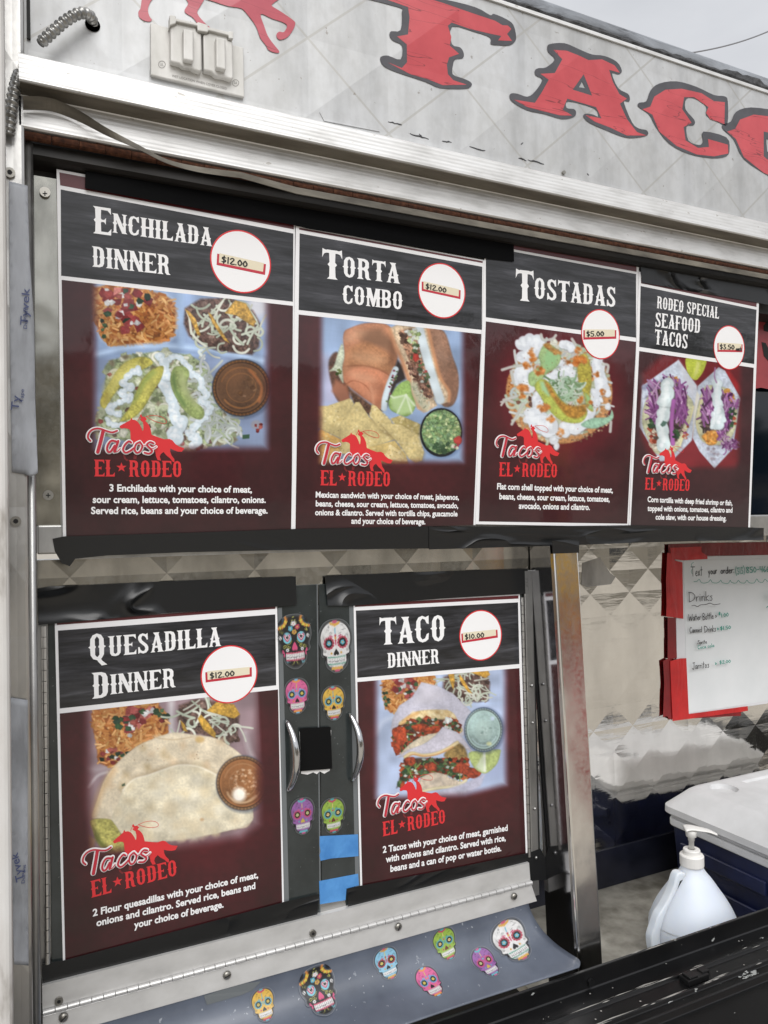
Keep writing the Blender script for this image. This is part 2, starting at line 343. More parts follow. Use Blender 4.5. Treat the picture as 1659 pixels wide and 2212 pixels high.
mt = Mat('cooler_blue', rough=.45); mt.color(mt.ramp(mt.noise(18, 5), [(.3, S((10,16,40))), (.7, S((22,30,66)))])); M['cooler_blue'] = mt.m
mt = Mat('spigot', S((190,188,182)), rough=.5); M['spigot'] = mt.m
mt = Mat('milky_jug', S((212,219,229)), rough=.46); mt.b.inputs['Subsurface Weight'].default_value = .6; mt.b.inputs['Subsurface Radius'].default_value = (.02,.024,.03); mt.b.inputs['Subsurface Scale'].default_value = 1; M['jug'] = mt.m
mt = Mat('white_cap', S((228,226,222)), rough=.4); M['cap'] = mt.m
mt = Mat('concrete_yard', rough=.9); mt.color(mt.ramp(mt.noise(3, 8), [(.3, (.33,.30,.25)), (.7, (.46,.42,.36))])); M['ground'] = mt.m
mt = Mat('shelf_steel', rough=.42, metal=.6); mt.color(mt.ramp(mt.noise(20, 6), [(.3, S((120,116,106))), (.6, S((176,172,162))), (.8, S((196,192,184)))])); M['shelf'] = mt.m
mt = Mat('window_glass', S((6,14,24)), rough=.06, coat=.0); M['pane'] = mt.m
mt = Mat('poster_red', rough=.5, coat=.4, crough=.1); mt.color(mt.ramp(mt.noise(20, 3), [(.3, S((134,34,40))), (.7, S((150,44,50)))])); M['poster_red'] = mt.m
mt = Mat('leaf_green', rough=.7); mt.color(mt.ramp(mt.noise(2, 4), [(.3, (.03,.05,.018)), (.7, (.08,.11,.04))])); M['leaf'] = mt.m
mt = Mat('bark', (.09,.07,.05), rough=.9); M['bark'] = mt.m
mt = Mat('tan_render', (.42,.38,.31), rough=.9); M['tan'] = mt.m
mt = Mat('dark_reflection_strip', rough=.25, metal=.3); mt.color(mt.ramp(mt.noise(20, 5), [(.3, S((16,18,28))), (.7, S((34,36,48)))])); M['dark_strip'] = mt.m
mt = Mat('dull_unseen_roofing', (.16,.15,.14), rough=.9); M['unseen_roofing'] = mt.m
mt = Mat('dark_glazing', (.03,.035,.04), rough=.1); M['glazing'] = mt.m
mt = Mat('wire', S((120,120,124)), rough=.6); M['wire'] = mt.m
mt = Mat('unseen_flag_red', S((186,40,52)), rough=.8); M['unseen_flag_red'] = mt.m
mt = Mat('unseen_flag_yellow', S((232,178,40)), rough=.8); M['unseen_flag_yellow'] = mt.m

# ------------------------------------------------------------------ flat drawing: lettering, ribbons, discs on a plane
class Sheet:
    """prints shapes on a plane; every shape sits a few microns above the one before it"""
    def __init__(s, pl, off, mats, step=9e-6): s.pl, s.o, s.step, s.mb, s.mats = pl, off, step, MB(), mats
    def nxt(s): s.o += s.step; return s.o
    def put(s, loops, fn, mi=0):
        o = s.nxt(); s.mb.loops(loops, lambda a, b: s.pl.pt(*fn(a, b), o), mi)
    def px(s, pts, mi=0, holes=()):
        o = s.nxt(); s.mb.loops([pts]+list(holes), lambda a, b: s.pl.P(a, b, o), mi)
    def build(s, name, parent=None): return s.mb.build(name, s.mats, parent)
def ident(a, b): return (a, b)
def ribbon(pts, wd, cap=True):
    """outline of a thick line; wd is one width or a width per point"""
    n = len(pts); ws = wd if isinstance(wd, (list, tuple)) else [wd]*n; lft = []; rgt = []
    for i in range(n):
        a = pts[max(i-1, 0)]; b = pts[min(i+1, n-1)]; dx, dy = b[0]-a[0], b[1]-a[1]; l = math.hypot(dx, dy) or 1
        nx, ny = -dy/l*ws[i]/2, dx/l*ws[i]/2
        lft.append((pts[i][0]+nx, pts[i][1]+ny)); rgt.append((pts[i][0]-nx, pts[i][1]-ny))
    quads = [[lft[i], lft[i+1], rgt[i+1], rgt[i]] for i in range(n-1)]
    if cap:
        for i in (0, n-1): quads.append(disc(pts[i][0], pts[i][1], ws[i]/2, ws[i]/2, 10))
    return quads
def smooth(pts, n=6, closed=False):
    P = list(pts); out_ = []; m_ = len(P)
    rng_ = range(m_ if closed else m_-1)
    for i in rng_:
        p0 = P[(i-1) % m_] if closed or i > 0 else P[i]; p1 = P[i]; p2 = P[(i+1) % m_]; p3 = P[(i+2) % m_] if closed or i+2 < m_ else p2
        for k in range(n):
            t = k/n; t2 = t*t; t3 = t2*t
            out_.append(tuple(.5*((2*p1[j])+(-p0[j]+p2[j])*t+(2*p0[j]-5*p1[j]+4*p2[j]-p3[j])*t2+(-p0[j]+3*p1[j]-3*p2[j]+p3[j])*t3) for j in range(2)))
    if not closed: out_.append(tuple(P[-1]))
    return out_
def disc(x, y, rx, ry, n=40, rot=0): return [(x+rx*math.cos(t)*math.cos(rot)-ry*math.sin(t)*math.sin(rot), y+rx*math.cos(t)*math.sin(rot)+ry*math.sin(t)*math.cos(rot)) for t in [2*math.pi*i/n for i in range(n)]]
def star(x, y, r, k=.4): return [(x+(r if i % 2 == 0 else r*k)*math.sin(math.pi*i/5), y+(r if i % 2 == 0 else r*k)*math.cos(math.pi*i/5)) for i in range(10)]

# western slab lettering, one unit tall
def stem(x, w_=.17): h = w_/2; return [[(x-h-.075, 0), (x+h+.075, 0), (x+h+.01, .075), (x+h, .42), (x+h+.055, .5), (x+h, .58), (x+h+.01, .925), (x+h+.075, 1), (x-h-.075, 1), (x-h-.01, .925), (x-h, .58), (x-h-.055, .5), (x-h, .42), (x-h-.01, .075)]]
def bar(x0, x1, y, drop): return [[(x0, y), (x1, y), (x1+.01, y+drop*2.4), (x1-.05, y+drop*1.6), (x1-.1, y+drop), (x0, y+drop)]]
_R_in = [(.2,.57), (.2,.88), (.28,.88), (.34,.8), (.34,.66), (.28,.57)]
_bowl = [(-.02,0), (.27,0), (.2,.08), (.2,.44)]
GL = {
 'E': (.56, [stem(.13), bar(.19,.53,1,-.1), bar(.19,.54,0,.1), [[(.19,.46), (.32,.46), (.37,.38), (.38,.62), (.32,.54), (.19,.54)]]]),
 'F': (.53, [stem(.13), bar(.19,.53,1,-.1), [[(.19,.46), (.32,.46), (.37,.38), (.38,.62), (.32,.54), (.19,.54)]]]),
 'L': (.52, [stem(.13), bar(.19,.50,0,.11)]),
 'I': (.28, [stem(.13)]),
 'H': (.62, [stem(.13), stem(.48), [[(.2,.45), (.41,.45), (.41,.55), (.2,.55)]]]),
 'N': (.64, [stem(.1, .1), stem(.53, .1), [[(.02,1), (.22,1), (.6,.0), (.42,0)]]]),
 'T': (.58, [stem(.29), [[(-.01,.72), (.05,.86), (.12,.89), (.46,.89), (.53,.86), (.59,.72), (.58,1.03), (.5,.99), (.08,.99), (0,1.03)]]]),
 'A': (.60, [[[(.0,0), (.22,0), (.17,.07), (.2,.22), (.33,.22), (.36,.07), (.31,0), (.62,0), (.55,.07), (.5,.36), (.545,.42), (.48,.46), (.39,.92), (.43,1), (.14,1), (.19,.92), (.235,.84), (.14,.46), (.08,.42), (.12,.36), (.06,.07)], [(.215,.32), (.275,.62), (.325,.32)]]]),
 'M': (.74, [stem(.1, .1), stem(.62, .16), [[(.03,1), (.24,1), (.38,.45), (.5,1), (.66,1), (.42,0), (.32,0)]]]),
 'D': (.56, [[[(-.02,0), (.3,0), (.44,.06), (.5,.2), (.51,.45), (.56,.5), (.51,.55), (.5,.8), (.44,.94), (.3,1), (-.02,1), (.05,.92), (.05,.56), (.0,.5), (.05,.44), (.05,.08)], [(.2,.11), (.2,.44), (.235,.5), (.2,.56), (.2,.89), (.27,.89), (.33,.8), (.33,.56), (.295,.5), (.33,.44), (.33,.2), (.27,.11)]]]),
 'O': (.56, [[[(-.03,.5), (.03,.55), (.04,.8), (.12,.95), (.26,1.01), (.4,.95), (.48,.8), (.49,.55), (.55,.5), (.49,.45), (.48,.2), (.4,.05), (.26,-.01), (.12,.05), (.04,.2), (.03,.45)], [(.19,.2), (.19,.44), (.225,.5), (.19,.56), (.19,.8), (.26,.9), (.33,.8), (.33,.56), (.295,.5), (.33,.44), (.33,.2), (.26,.1)]]]),
 'R': (.60, [[_bowl+[(.28,.44), (.33,.36), (.34,.1), (.42,-.01), (.6,0), (.51,.09), (.49,.36), (.44,.5), (.5,.6), (.5,.84), (.43,.95), (.3,1), (-.02,1), (.05,.92), (.05,.56), (.0,.5), (.05,.44), (.05,.08)], _R_in]]),
 'P': (.54, [[_bowl+[(.3,.44), (.44,.5), (.5,.6), (.5,.84), (.43,.95), (.3,1), (-.02,1), (.05,.92), (.05,.56), (.0,.5), (.05,.44), (.05,.08)], [(.2,.55)]+_R_in[1:-1]+[(.28,.55)]]]),
 'B': (.56, [[[(-.02,0), (.3,0), (.44,.05), (.51,.17), (.51,.38), (.44,.5), (.5,.62), (.5,.84), (.43,.96), (.3,1), (-.02,1), (.05,.92), (.05,.56), (0,.5), (.05,.44), (.05,.08)], _R_in, [(.2,.12), (.2,.44), (.28,.44), (.35,.36), (.35,.2), (.28,.12)]]]),
 'C': (.54, [[[(-.03,.5), (.03,.55), (.04,.8), (.12,.95), (.26,1.01), (.38,.95), (.5,1.01), (.5,.68), (.42,.72), (.36,.86), (.26,.9), (.19,.8), (.19,.56), (.225,.5), (.19,.44), (.19,.2), (.26,.1), (.36,.14), (.42,.3), (.5,.34), (.48,.1), (.38,.02), (.26,-.01), (.12,.05), (.04,.2), (.03,.45)]]]),
 'U': (.62, [[[(-.03,1), (.28,1), (.22,.92), (.22,.57), (.25,.5), (.22,.43), (.22,.17), (.29,.1), (.38,.17), (.38,.43), (.36,.5), (.38,.57), (.38,.92), (.33,1), (.6,1), (.53,.92), (.53,.57), (.57,.5), (.53,.43), (.52,.15), (.43,.03), (.29,-.01), (.13,.03), (.06,.15), (.06,.43), (.01,.5), (.06,.57), (.06,.92)]]]),
 'S': (.52, [[[(.02,-.01), (.1,.05), (.24,-.01), (.38,.03), (.47,.14), (.48,.3), (.42,.44), (.2,.66), (.17,.78), (.22,.89), (.31,.87), (.38,.78), (.41,.68), (.47,.68), (.46,1.01), (.38,.95), (.24,1.01), (.1,.96), (.03,.84), (.03,.7), (.09,.57), (.31,.34), (.34,.23), (.29,.12), (.2,.12), (.12,.2), (.09,.33), (.02,.33)]]]),
}
GL['Q'] = (.60, GL['O'][1]+[[[(.2,.12), (.34,.12), (.42,-.04), (.58,-.2), (.4,-.22), (.28,-.06)]]])
def western(word, first=1.0, dip=0.0, gap=.05):
    """loops of a word, laid from x = 0; returns (list of loop groups, width)"""
    x = 0; res = []
    for i, ch in enumerate(word):
        if ch == ' ': x += .32; continue
        w_, parts = GL[ch]; sc = first if i == 0 else 1; dy = -dip if i == 0 else 0
        for p in parts: res.append([[(x+a*sc, dy+b*sc) for a, b in lp] for lp in p])
        x += w_*sc+gap
    return res, x-gap
def on_line(pl, A, B, width, cap_px):
    """map a word box (width x 1) on the baseline A-B of the plane"""
    a = pl.st(*A); b = pl.st(*B); h = pl.st(A[0], A[1]-cap_px)[1]-a[1]
    ux, uy = (b[0]-a[0]), (b[1]-a[1]); l = math.hypot(ux, uy); ux, uy = ux/l, uy/l
    sx = l/width
    return lambda x, y: (a[0]+ux*x*sx-uy*y*h, a[1]+uy*x*sx+ux*y*h)
def title(sh, word, A, B, cap, first=1.0, dip=0.0, mi=0, shadow=None):
    gs, wd = western(word, first, dip); fn = on_line(sh.pl, A, B, wd, cap)
    if shadow is not None:
        for g in gs: sh.put([[(x+.035, y-.05) for x, y in lp] for lp in g], fn, shadow)
    for g in gs: sh.put(g, fn, mi)
_tc = {}
def plain(text, bold=.012):
    """built-in font outlined as triangles, cap height 1: (verts, faces, width)"""
    if (text, bold) in _tc: return _tc[(text, bold)]
    cu = bpy.data.curves.new('lettering', 'FONT'); cu.body = text; cu.size = 1; cu.offset = bold; cu.resolution_u = 3; cu.fill_mode = 'FRONT'
    ob = bpy.data.objects.new('lettering', cu); COL.objects.link(ob)
    dg = bpy.context.evaluated_depsgraph_get(); me = bpy.data.meshes.new_from_object(ob.evaluated_get(dg))
    vs = [(v.co.x, v.co.y) for v in me.vertices]; fs = [tuple(p.vertices) for p in me.polygons]
    bpy.data.objects.remove(ob); bpy.data.curves.remove(cu); bpy.data.meshes.remove(me)
    x0 = min(v[0] for v in vs); k = 1/.70
    vs = [((a-x0)*k, b*k) for a, b in vs]; r = (vs, fs, max(v[0] for v in vs)); _tc[(text, bold)] = r; return r
def write(sh, text, A, B, cap, mi=0, bold=.012, slant=0.0):
    vs, fs, wd = plain(text, bold); fn = on_line(sh.pl, A, B, wd, cap); o = sh.nxt()
    sh.mb.add([sh.pl.pt(*fn(x+slant*y, y), o) for x, y in vs], fs, mi)
HAND = {  # loose marker handwriting as pen strokes, cap height 1
 'T': (.7, [[(0,1), (.7,.98)], [(.35,1), (.33,0)]]), 'D': (.8, [[(.1,.95), (.12,0)], [(0,1), (.45,.95), (.75,.6), (.6,.2), (.12,0)]]),
 'W': (.8, [[(0,1), (.18,0), (.38,.7), (.58,0), (.78,1)]]), 'B': (.55, [[(.05,0), (.08,1), (.45,.85), (.4,.6), (.1,.52), (.5,.35), (.42,.05), (.05,0)]]),
 'C': (.55, [[(.5,.85), (.25,1), (.03,.5), (.2,.02), (.52,.12)]]), 'S': (.5, [[(.48,.88), (.2,1), (.08,.75), (.42,.4), (.35,.05), (.02,.1)]]),
 'J': (.5, [[(.15,.98), (.5,1)], [(.38,1), (.36,.2), (.2,0), (.02,.15)]]), 'N': (.6, [[(.05,0), (.08,1), (.5,.05), (.55,1)]]),
 'a': (.42, [[(.38,.5), (.1,.5), (.03,.2), (.2,.02), (.36,.45), (.4,0)]]), 'b': (.4, [[(.05,1), (.05,0), (.35,.15), (.3,.45), (.06,.35)]]),
 'c': (.36, [[(.33,.45), (.1,.5), (.03,.15), (.2,0), (.35,.1)]]), 'd': (.42, [[(.35,.45), (.06,.4), (.06,.05), (.33,.1), (.38,1), (.38,0)]]),
 'e': (.38, [[(.05,.25), (.33,.32), (.2,.52), (.03,.2), (.2,0), (.36,.1)]]), 'i': (.15, [[(.06,.5), (.07,0)], [(.07,.72), (.08,.76)]]),
 'k': (.4, [[(.05,1), (.05,0)], [(.34,.55), (.07,.25), (.38,0)]]), 'l': (.15, [[(.06,1), (.08,0)]]), 'n': (.4, [[(.05,.5), (.06,0), (.1,.4), (.3,.5), (.35,0)]]),
 'o': (.4, [[(.2,.52), (.03,.25), (.2,0), (.37,.25), (.2,.52)]]), 'p': (.4, [[(.05,.5), (.05,-.4)], [(.05,.4), (.35,.45), (.3,.05), (.06,.05)]]),
 'r': (.3, [[(.05,.5), (.06,0), (.1,.4), (.28,.5)]]), 's': (.33, [[(.3,.48), (.08,.45), (.28,.2), (.2,0), (.02,.05)]]), 't': (.34, [[(.16,.95), (.15,0)], [(0,.6), (.33,.62)]]),
 'u': (.42, [[(.04,.5), (.06,.05), (.3,.05), (.36,.5), (.38,0)]]), 'x': (.4, [[(.03,.5), (.37,0)], [(.35,.52), (.03,0)]]), 'y': (.4, [[(.04,.5), (.18,.1)], [(.36,.52), (.1,-.4)]]),
 'h': (.4, [[(.05,1), (.05,0), (.1,.4), (.3,.5), (.35,0)]]), '0': (.42, [[(.2,.8), (.03,.4), (.2,.02), (.39,.4), (.2,.8)]]), '1': (.18, [[(.08,.85), (.08,0)]]), '2': (.42, [[(.03,.65), (.2,.85), (.36,.65), (.05,.02), (.42,.05)]]),
 '3': (.4, [[(.03,.75), (.3,.85), (.15,.47), (.36,.3), (.2,0), (.02,.1)]]), '4': (.4, [[(.05,.85), (.05,.45), (.38,.45)], [(.34,.85), (.32,0)]]), '5': (.42, [[(.38,.83), (.1,.8), (.06,.5), (.35,.4), (.3,.03), (.02,.06)]]),
 '6': (.4, [[(.3,.85), (.05,.35), (.2,0), (.36,.2), (.08,.35)]]), '8': (.42, [[(.36,.75), (.1,.85), (.05,.65), (.36,.25), (.2,0), (.04,.2), (.36,.75)]]), '$': (.42, [[(.36,.7), (.1,.75), (.06,.5), (.34,.35), (.28,.1), (.03,.1)], [(.2,.95), (.18,-.1)]]),
 '.': (.14, [[(.06,.02), (.07,.05)]]), ':': (.16, [[(.06,.08), (.07,.12)], [(.06,.5), (.07,.54)]]), '-': (.35, [[(.03,.4), (.3,.42)]]), '(': (.22, [[(.2,1.05), (.04,.6), (.06,.2), (.2,-.15)]]), ')': (.22, [[(.02,1.05), (.18,.6), (.16,.2), (.02,-.15)]]), '>': (.2, [[(.03,.6), (.15,.35), (.03,.1)]]), ' ': (.38, []),
}
def scrawl(sh, text, A, B, cap, mi=0, pen=.11, gap=.08):
    x = 0; st_ = []
    for ch in text:
        w_, ss = HAND[ch]
        for q in ss: st_.append([(x+a, b) for a, b in q])
        x += w_+gap
    fn = on_line(sh.pl, A, B, x-gap, cap)
    for q in st_:
        for quad in ribbon(smooth(q, 4) if len(q) > 2 else q, pen): sh.put([quad], fn, mi)

HORSE = [(560,310),(600,285),(690,230),(718,214),(722,194),(738,178),(748,208),(790,212),(830,240),(855,280),(880,330),(890,370),(905,365),(910,300),(900,240),(868,215),(855,192),(880,182),(862,160),(858,132),(878,120),(890,150),(902,158),(935,155),(945,176),(965,185),(935,220),(965,245),(995,290),(1015,340),(1030,430),(1065,440),(1130,465),(1220,492),(1300,485),(1345,505),(1390,560),(1440,595),(1530,625),(1490,680),(1430,680),(1370,660),(1310,632),(1310,680),(1330,740),(1375,800),(1375,850),(1350,840),(1310,790),(1250,740),(1210,690),(1170,720),(1150,760),(1170,825),(1120,820),(1095,760),(1085,690),(1020,640),(900,620),(730,580),(718,490),(715,380),(700,355),(640,340),(580,350),(562,330)]
TACOS = [([(140,550),(105,500),(120,430),(180,375),(270,362),(370,395),(450,412),(520,385)], 26), ([(318,400),(285,540),(240,715)], 48),
 ([(505,548),(440,538),(392,590),(372,660),(392,708),(430,695),(482,612)], 30), ([(533,542),(500,640),(478,702)], 36), ([(478,702),(520,700),(562,655)], 14),
 ([(722,560),(690,540),(635,588),(602,668),(640,714),(700,690),(765,640)], 28), ([(850,545),(792,582),(772,660),(800,712),(850,690),(885,608),(850,548)], 26), ([(885,608),(940,590)], 10),
 ([(1052,562),(1000,545),(952,588),(1000,640),(1030,682),(985,722),(915,708)], 28), ([(1000,640),(1050,640),(1092,612)], 12)]
def logo(pl, off, A, B, parent):
    a = pl.st(*A); b = pl.st(*B); ux, uy = b[0]-a[0], b[1]-a[1]; l = math.hypot(ux, uy); ux, uy = ux/l, uy/l; k = l/1300.0
    def fn(x, y): x, y = (x-190)*k, (1080-y)*k; return (a[0]+ux*x-uy*y, a[1]+uy*x+ux*y)
    hz = Sheet(pl, off, [M['print_red'], M['print_dark_red']])
    for q in ([(605,740),(632,740),(648,800),(685,822),(660,846),(620,805)], [(765,740),(815,740),(800,810),(758,810)]): hz.put([q], fn, 1)
    hz.put([HORSE], fn, 0)
    for q in ([(945,150),(1060,130),(1180,146),(1250,200),(1240,245),(1160,240),(1060,210),(955,150)], [(862,150),(845,180),(828,215)]):
        for quad in ribbon(smooth(q, 5), 7): hz.put([quad], fn, 0)
    hz.build('horse_emblem', parent)
    sh = Sheet(pl, hz.o+2e-5, [M['print_white'], M['print_crimson']])
    for q, wd in TACOS:
        for quad in ribbon(smooth(q, 5), wd+34): sh.put([quad], fn, 0)
    for q, wd in TACOS:
        for quad in ribbon(smooth(q, 5), wd): sh.put([quad], fn, 1)
    sh.build('script_lettering', parent)
    rd = Sheet(pl, off+4e-5, [M['print_red']])
    for word, x0, x1 in (('EL', 196, 488), ('RODEO', 692, 1496)):
        gs, wd = western(word)
        for g in gs: rd.put([[(x0+(x1-x0)*x/wd, 1080-y*252) for x, y in lp] for lp in g], fn, 0)
    rd.put([[(x, 2*940-y) for x, y in star(582, 940, 78)]], fn, 0)
    rd.build('name_lettering', parent)

# ------------------------------------------------------------------ painted pictures: a small painter in numpy
def vnoise(h, w_, cell, seed):
    g = np.random.default_rng(seed).random((int(h/cell)+3, int(w_/cell)+3)).astype(np.float32)
    y = np.arange(h)/cell; x = np.arange(w_)/cell; yi = y.astype(int); xi = x.astype(int); fy = (y-yi)[:, None]; fx = (x-xi)[None, :]
    fy = fy*fy*(3-2*fy); fx = fx*fx*(3-2*fx)
    return (g[yi][:, xi]*(1-fy)*(1-fx)+g[yi+1][:, xi]*fy*(1-fx)+g[yi][:, xi+1]*(1-fy)*fx+g[yi+1][:, xi+1]*fy*fx)
class Ras:
    def __init__(s, x0, y0, x1, y1, T=(0, 0, 1), res=1.0, base=(70, 28, 32), seed=1):
        s.x0, s.y0, s.res, s.T = x0, y0, res, T; s.w = int((x1-x0)*res)+2; s.h = int((y1-y0)*res)+2; s.rg = np.random.default_rng(seed); s.seed = seed
        s.a = np.zeros((s.h, s.w, 3), np.float32); s.a[:] = np.array(base)/255.0; s.vary(.10, 60); s.vary(.06, 14)
    def vary(s, amt, cell): s.seed += 1; s.a *= (1+amt*(vnoise(s.h, s.w, cell, s.seed)-.5)*2)[..., None]
    def q(s, pts): ox, oy, k = s.T; p = np.asarray(pts, np.float32); return np.stack([(ox+p[:, 0]*k-s.x0)*s.res, (oy+p[:, 1]*k-s.y0)*s.res], 1)
    def sc(s, v): return v*s.T[2]*s.res
    def _win(s, p, pad):
        i0 = max(0, int(p[:, 0].min()-pad)); i1 = min(s.w, int(p[:, 0].max()+pad)+2); j0 = max(0, int(p[:, 1].min()-pad)); j1 = min(s.h, int(p[:, 1].max()+pad)+2)
        if i1 <= i0 or j1 <= j0: return None
        return i0, i1, j0, j1, np.arange(i0, i1, dtype=np.float32)[None, :], np.arange(j0, j1, dtype=np.float32)[:, None]
    def _seg(s, X, Y, a, b):
        d = b-a; l2 = max(1e-6, float(d @ d)); t = np.clip(((X-a[0])*d[0]+(Y-a[1])*d[1])/l2, 0, 1); return np.hypot(X-a[0]-t*d[0], Y-a[1]-t*d[1])
    def mask(s, pts, soft):
        p = s.q(pts); w_ = s._win(p, soft*2+1)
        if w_ is None: return None
        i0, i1, j0, j1, X, Y = w_; ins = np.zeros((j1-j0, i1-i0), bool); dist = np.full((j1-j0, i1-i0), 1e6, np.float32); n = len(p)
        for i in range(n):
            a, b = p[i], p[(i+1) % n]; dist = np.minimum(dist, s._seg(X, Y, a, b))
            if a[1] != b[1]: ins ^= ((a[1] > Y) != (b[1] > Y)) & (X < (b[0]-a[0])*(Y-a[1])/(b[1]-a[1])+a[0])
        d = np.where(ins, dist, -dist); return (i0, i1, j0, j1), np.clip(.5+d/(2*soft), 0, 1), d
    def comp(s, win, al, col, d=None, shade=0, rim=0, tex=0):
        i0, i1, j0, j1 = win; c = np.zeros((j1-j0, i1-i0, 3), np.float32); c[:] = np.array(col, np.float32)/255.0
        if shade: c *= (1+shade*(.5-np.linspace(0, 1, j1-j0)))[:, None, None]
        if rim and d is not None: c *= (1-.55*rim*np.exp(-np.maximum(d, 0)/(2.2*s.res)))[..., None]
        if tex: s.seed += 1; c *= (1+tex*(vnoise(j1-j0, i1-i0, 3.2*s.res, s.seed)+.6*vnoise(j1-j0, i1-i0, 8*s.res, s.seed+500)-.8)*2)[..., None]
        al = al[..., None]; s.a[j0:j1, i0:i1] = s.a[j0:j1, i0:i1]*(1-al)+c*al
    def poly(s, pts, col, soft=.7, alpha=1, shade=0, rim=0, tex=0, sm=False):
        r = s.mask(smooth(pts, 5, True) if sm else pts, max(.5, soft*s.res))
        if r: s.comp(r[0], r[1]*alpha, col, r[2], shade, rim, tex)
    def line(s, pts, wd, col, soft=.6, alpha=1, sm=True, rim=0, tex=0):
        if sm and len(pts) > 2: pts = smooth(pts, 5)
        p = s.q(pts); r = s.sc(wd)/2; w_ = s._win(p, r+soft*2+1)
        if w_ is None: return
        i0, i1, j0, j1, X, Y = w_; dist = np.full((j1-j0, i1-i0), 1e6, np.float32)
        for i in range(len(p)-1): dist = np.minimum(dist, s._seg(X, Y, p[i], p[i+1]))
        d = r-dist; s.comp((i0, i1, j0, j1), np.clip(.5+d/(2*max(.4, soft*s.res)), 0, 1)*alpha, col, d, 0, rim, tex)
    def ell(s, x, y, rx, ry, col, soft=.7, alpha=1, rot=0, **k): s.poly(disc(x, y, rx, ry, 36, rot), col, soft, alpha, **k)
    def cream(s, path, wd, col=(214,228,237), rim=.2):
        P = smooth(path, 6) if len(path) > 2 else path; B = []
        for x, y in P:
            for _ in range(2): k = s.rg.uniform(.34, .62)*wd; B.append((x+s.rg.normal(0, wd*.13), y+s.rg.normal(0, wd*.13), k, k*s.rg.uniform(.6, 1.05), s.rg.uniform(0, 3)))
        for x, y, a, b, t in B: s.ell(x+wd*.06, y+wd*.12, a*1.06, b*1.06, tuple(v*.62 for v in col), 1.6, .35, t)
        for x, y, a, b, t in B: g_ = s.rg.uniform(.92, 1.02); c = tuple(min(255, v*g_) for v in col); s.ell(x, y, a, b, c, 1.0, .95, t)
        for x, y, a, b, t in B[::2]: s.ell(x-wd*.08, y-wd*.10, a*.45, b*.35, (242,246,250), 1.6, .55, t)
    def inside(s, pts, n):
        P = np.asarray(pts, np.float32); res = []; lo, hi = P.min(0), P.max(0)
        while len(res) < n:
            x, y = s.rg.uniform(lo, hi); c = False
            for i in range(len(P)):
                a, b = P[i], P[i-1]
                if (a[1] > y) != (b[1] > y) and x < (b[0]-a[0])*(y-a[1])/(b[1]-a[1])+a[0]: c = not c
            if c: res.append((x, y))
        return res
    def grains(s, pts, n, ln, wd, cols, ang=None, jit=18, rim=.25, soft=.5):
        for x, y in s.inside(pts, n):
            a = s.rg.uniform(0, math.pi) if ang is None else s.rg.normal(ang, .5); l = ln*s.rg.uniform(.6, 1.2)/2; c = np.clip(np.array(cols[s.rg.integers(len(cols))])+s.rg.normal(0, jit), 0, 255)
            s.line([(x-l*math.cos(a), y-l*math.sin(a)), (x+l*math.cos(a), y+l*math.sin(a))], wd*s.rg.uniform(.7, 1.2), c, soft, 1, False, rim)
    def curls(s, pts, n, ln, wd, cols, jit=8, rim=.28, soft=.55):
        for x, y in s.inside(pts, n):
            a = s.rg.uniform(0, 2*math.pi); b = s.rg.normal(0, .7); q = [(x, y)]
            for k in range(4): q.append((q[-1][0]+ln/4*math.cos(a), q[-1][1]+ln/4*math.sin(a))); a += b
            c = np.clip(np.array(cols[s.rg.integers(len(cols))])+s.rg.normal(0, jit), 0, 255); s.line(q, wd*s.rg.uniform(.7, 1.2), c, soft, 1, True, rim)
    def bits(s, pts, n, sz, cols, jit=12, rim=.3, tex=.12, soft=.6):
        for x, y in s.inside(pts, n):
            k = s.rg.integers(4, 7); t0 = s.rg.uniform(0, 6); q = [(x+sz*s.rg.uniform(.5, 1.1)*math.cos(t0+2*math.pi*i/k), y+sz*s.rg.uniform(.4, 1.0)*math.sin(t0+2*math.pi*i/k)) for i in range(k)]
            c = np.clip(np.array(cols[s.rg.integers(len(cols))])+s.rg.normal(0, jit), 0, 255); s.poly(q, c, soft, 1, 0, rim, tex)
    def soften(s, n=1):
        for _ in range(n):
            p = np.pad(s.a, ((1, 1), (1, 1), (0, 0)), 'edge'); s.a = (p[1:-1, 1:-1]*4+(p[:-2, 1:-1]+p[2:, 1:-1]+p[1:-1, :-2]+p[1:-1, 2:])*2+p[:-2, :-2]+p[2:, 2:]+p[:-2, 2:]+p[2:, :-2])/16
    def body(s, cx, cy, rx, ry):            # printed backdrop: redder behind the picture, nearly black toward the corners
        y = np.arange(s.h)[:, None]/s.res+s.y0; x = np.arange(s.w)[None, :]/s.res+s.x0; d = np.clip(np.hypot((x-cx)/rx, (y-cy)/ry), 0, 1.5)[..., None]
        s.a *= np.array((1.34, 1.02, 1.02))-np.array((.46, .22, .22))*np.clip(d, 0, 1.3); return s.a.copy()
    def feather(s, pts, soft, body):
        s.vary(.10, 34); s.soften(1)        # everything outside the outline fades into the printed body colour
        r = s.mask(pts, soft*s.res); keep = np.zeros((s.h, s.w, 1), np.float32); i0, i1, j0, j1 = r[0]; al = r[1]; keep[j0:j1, i0:i1, 0] = al*al*(3-2*al)
        s.a = body*(1-keep)+s.a*keep
    def glow(s, x, y, rx, ry, col, alpha=.5, rot=0): s.ell(x, y, rx, ry, col, s.sc(min(rx, ry))*.5, alpha, rot)
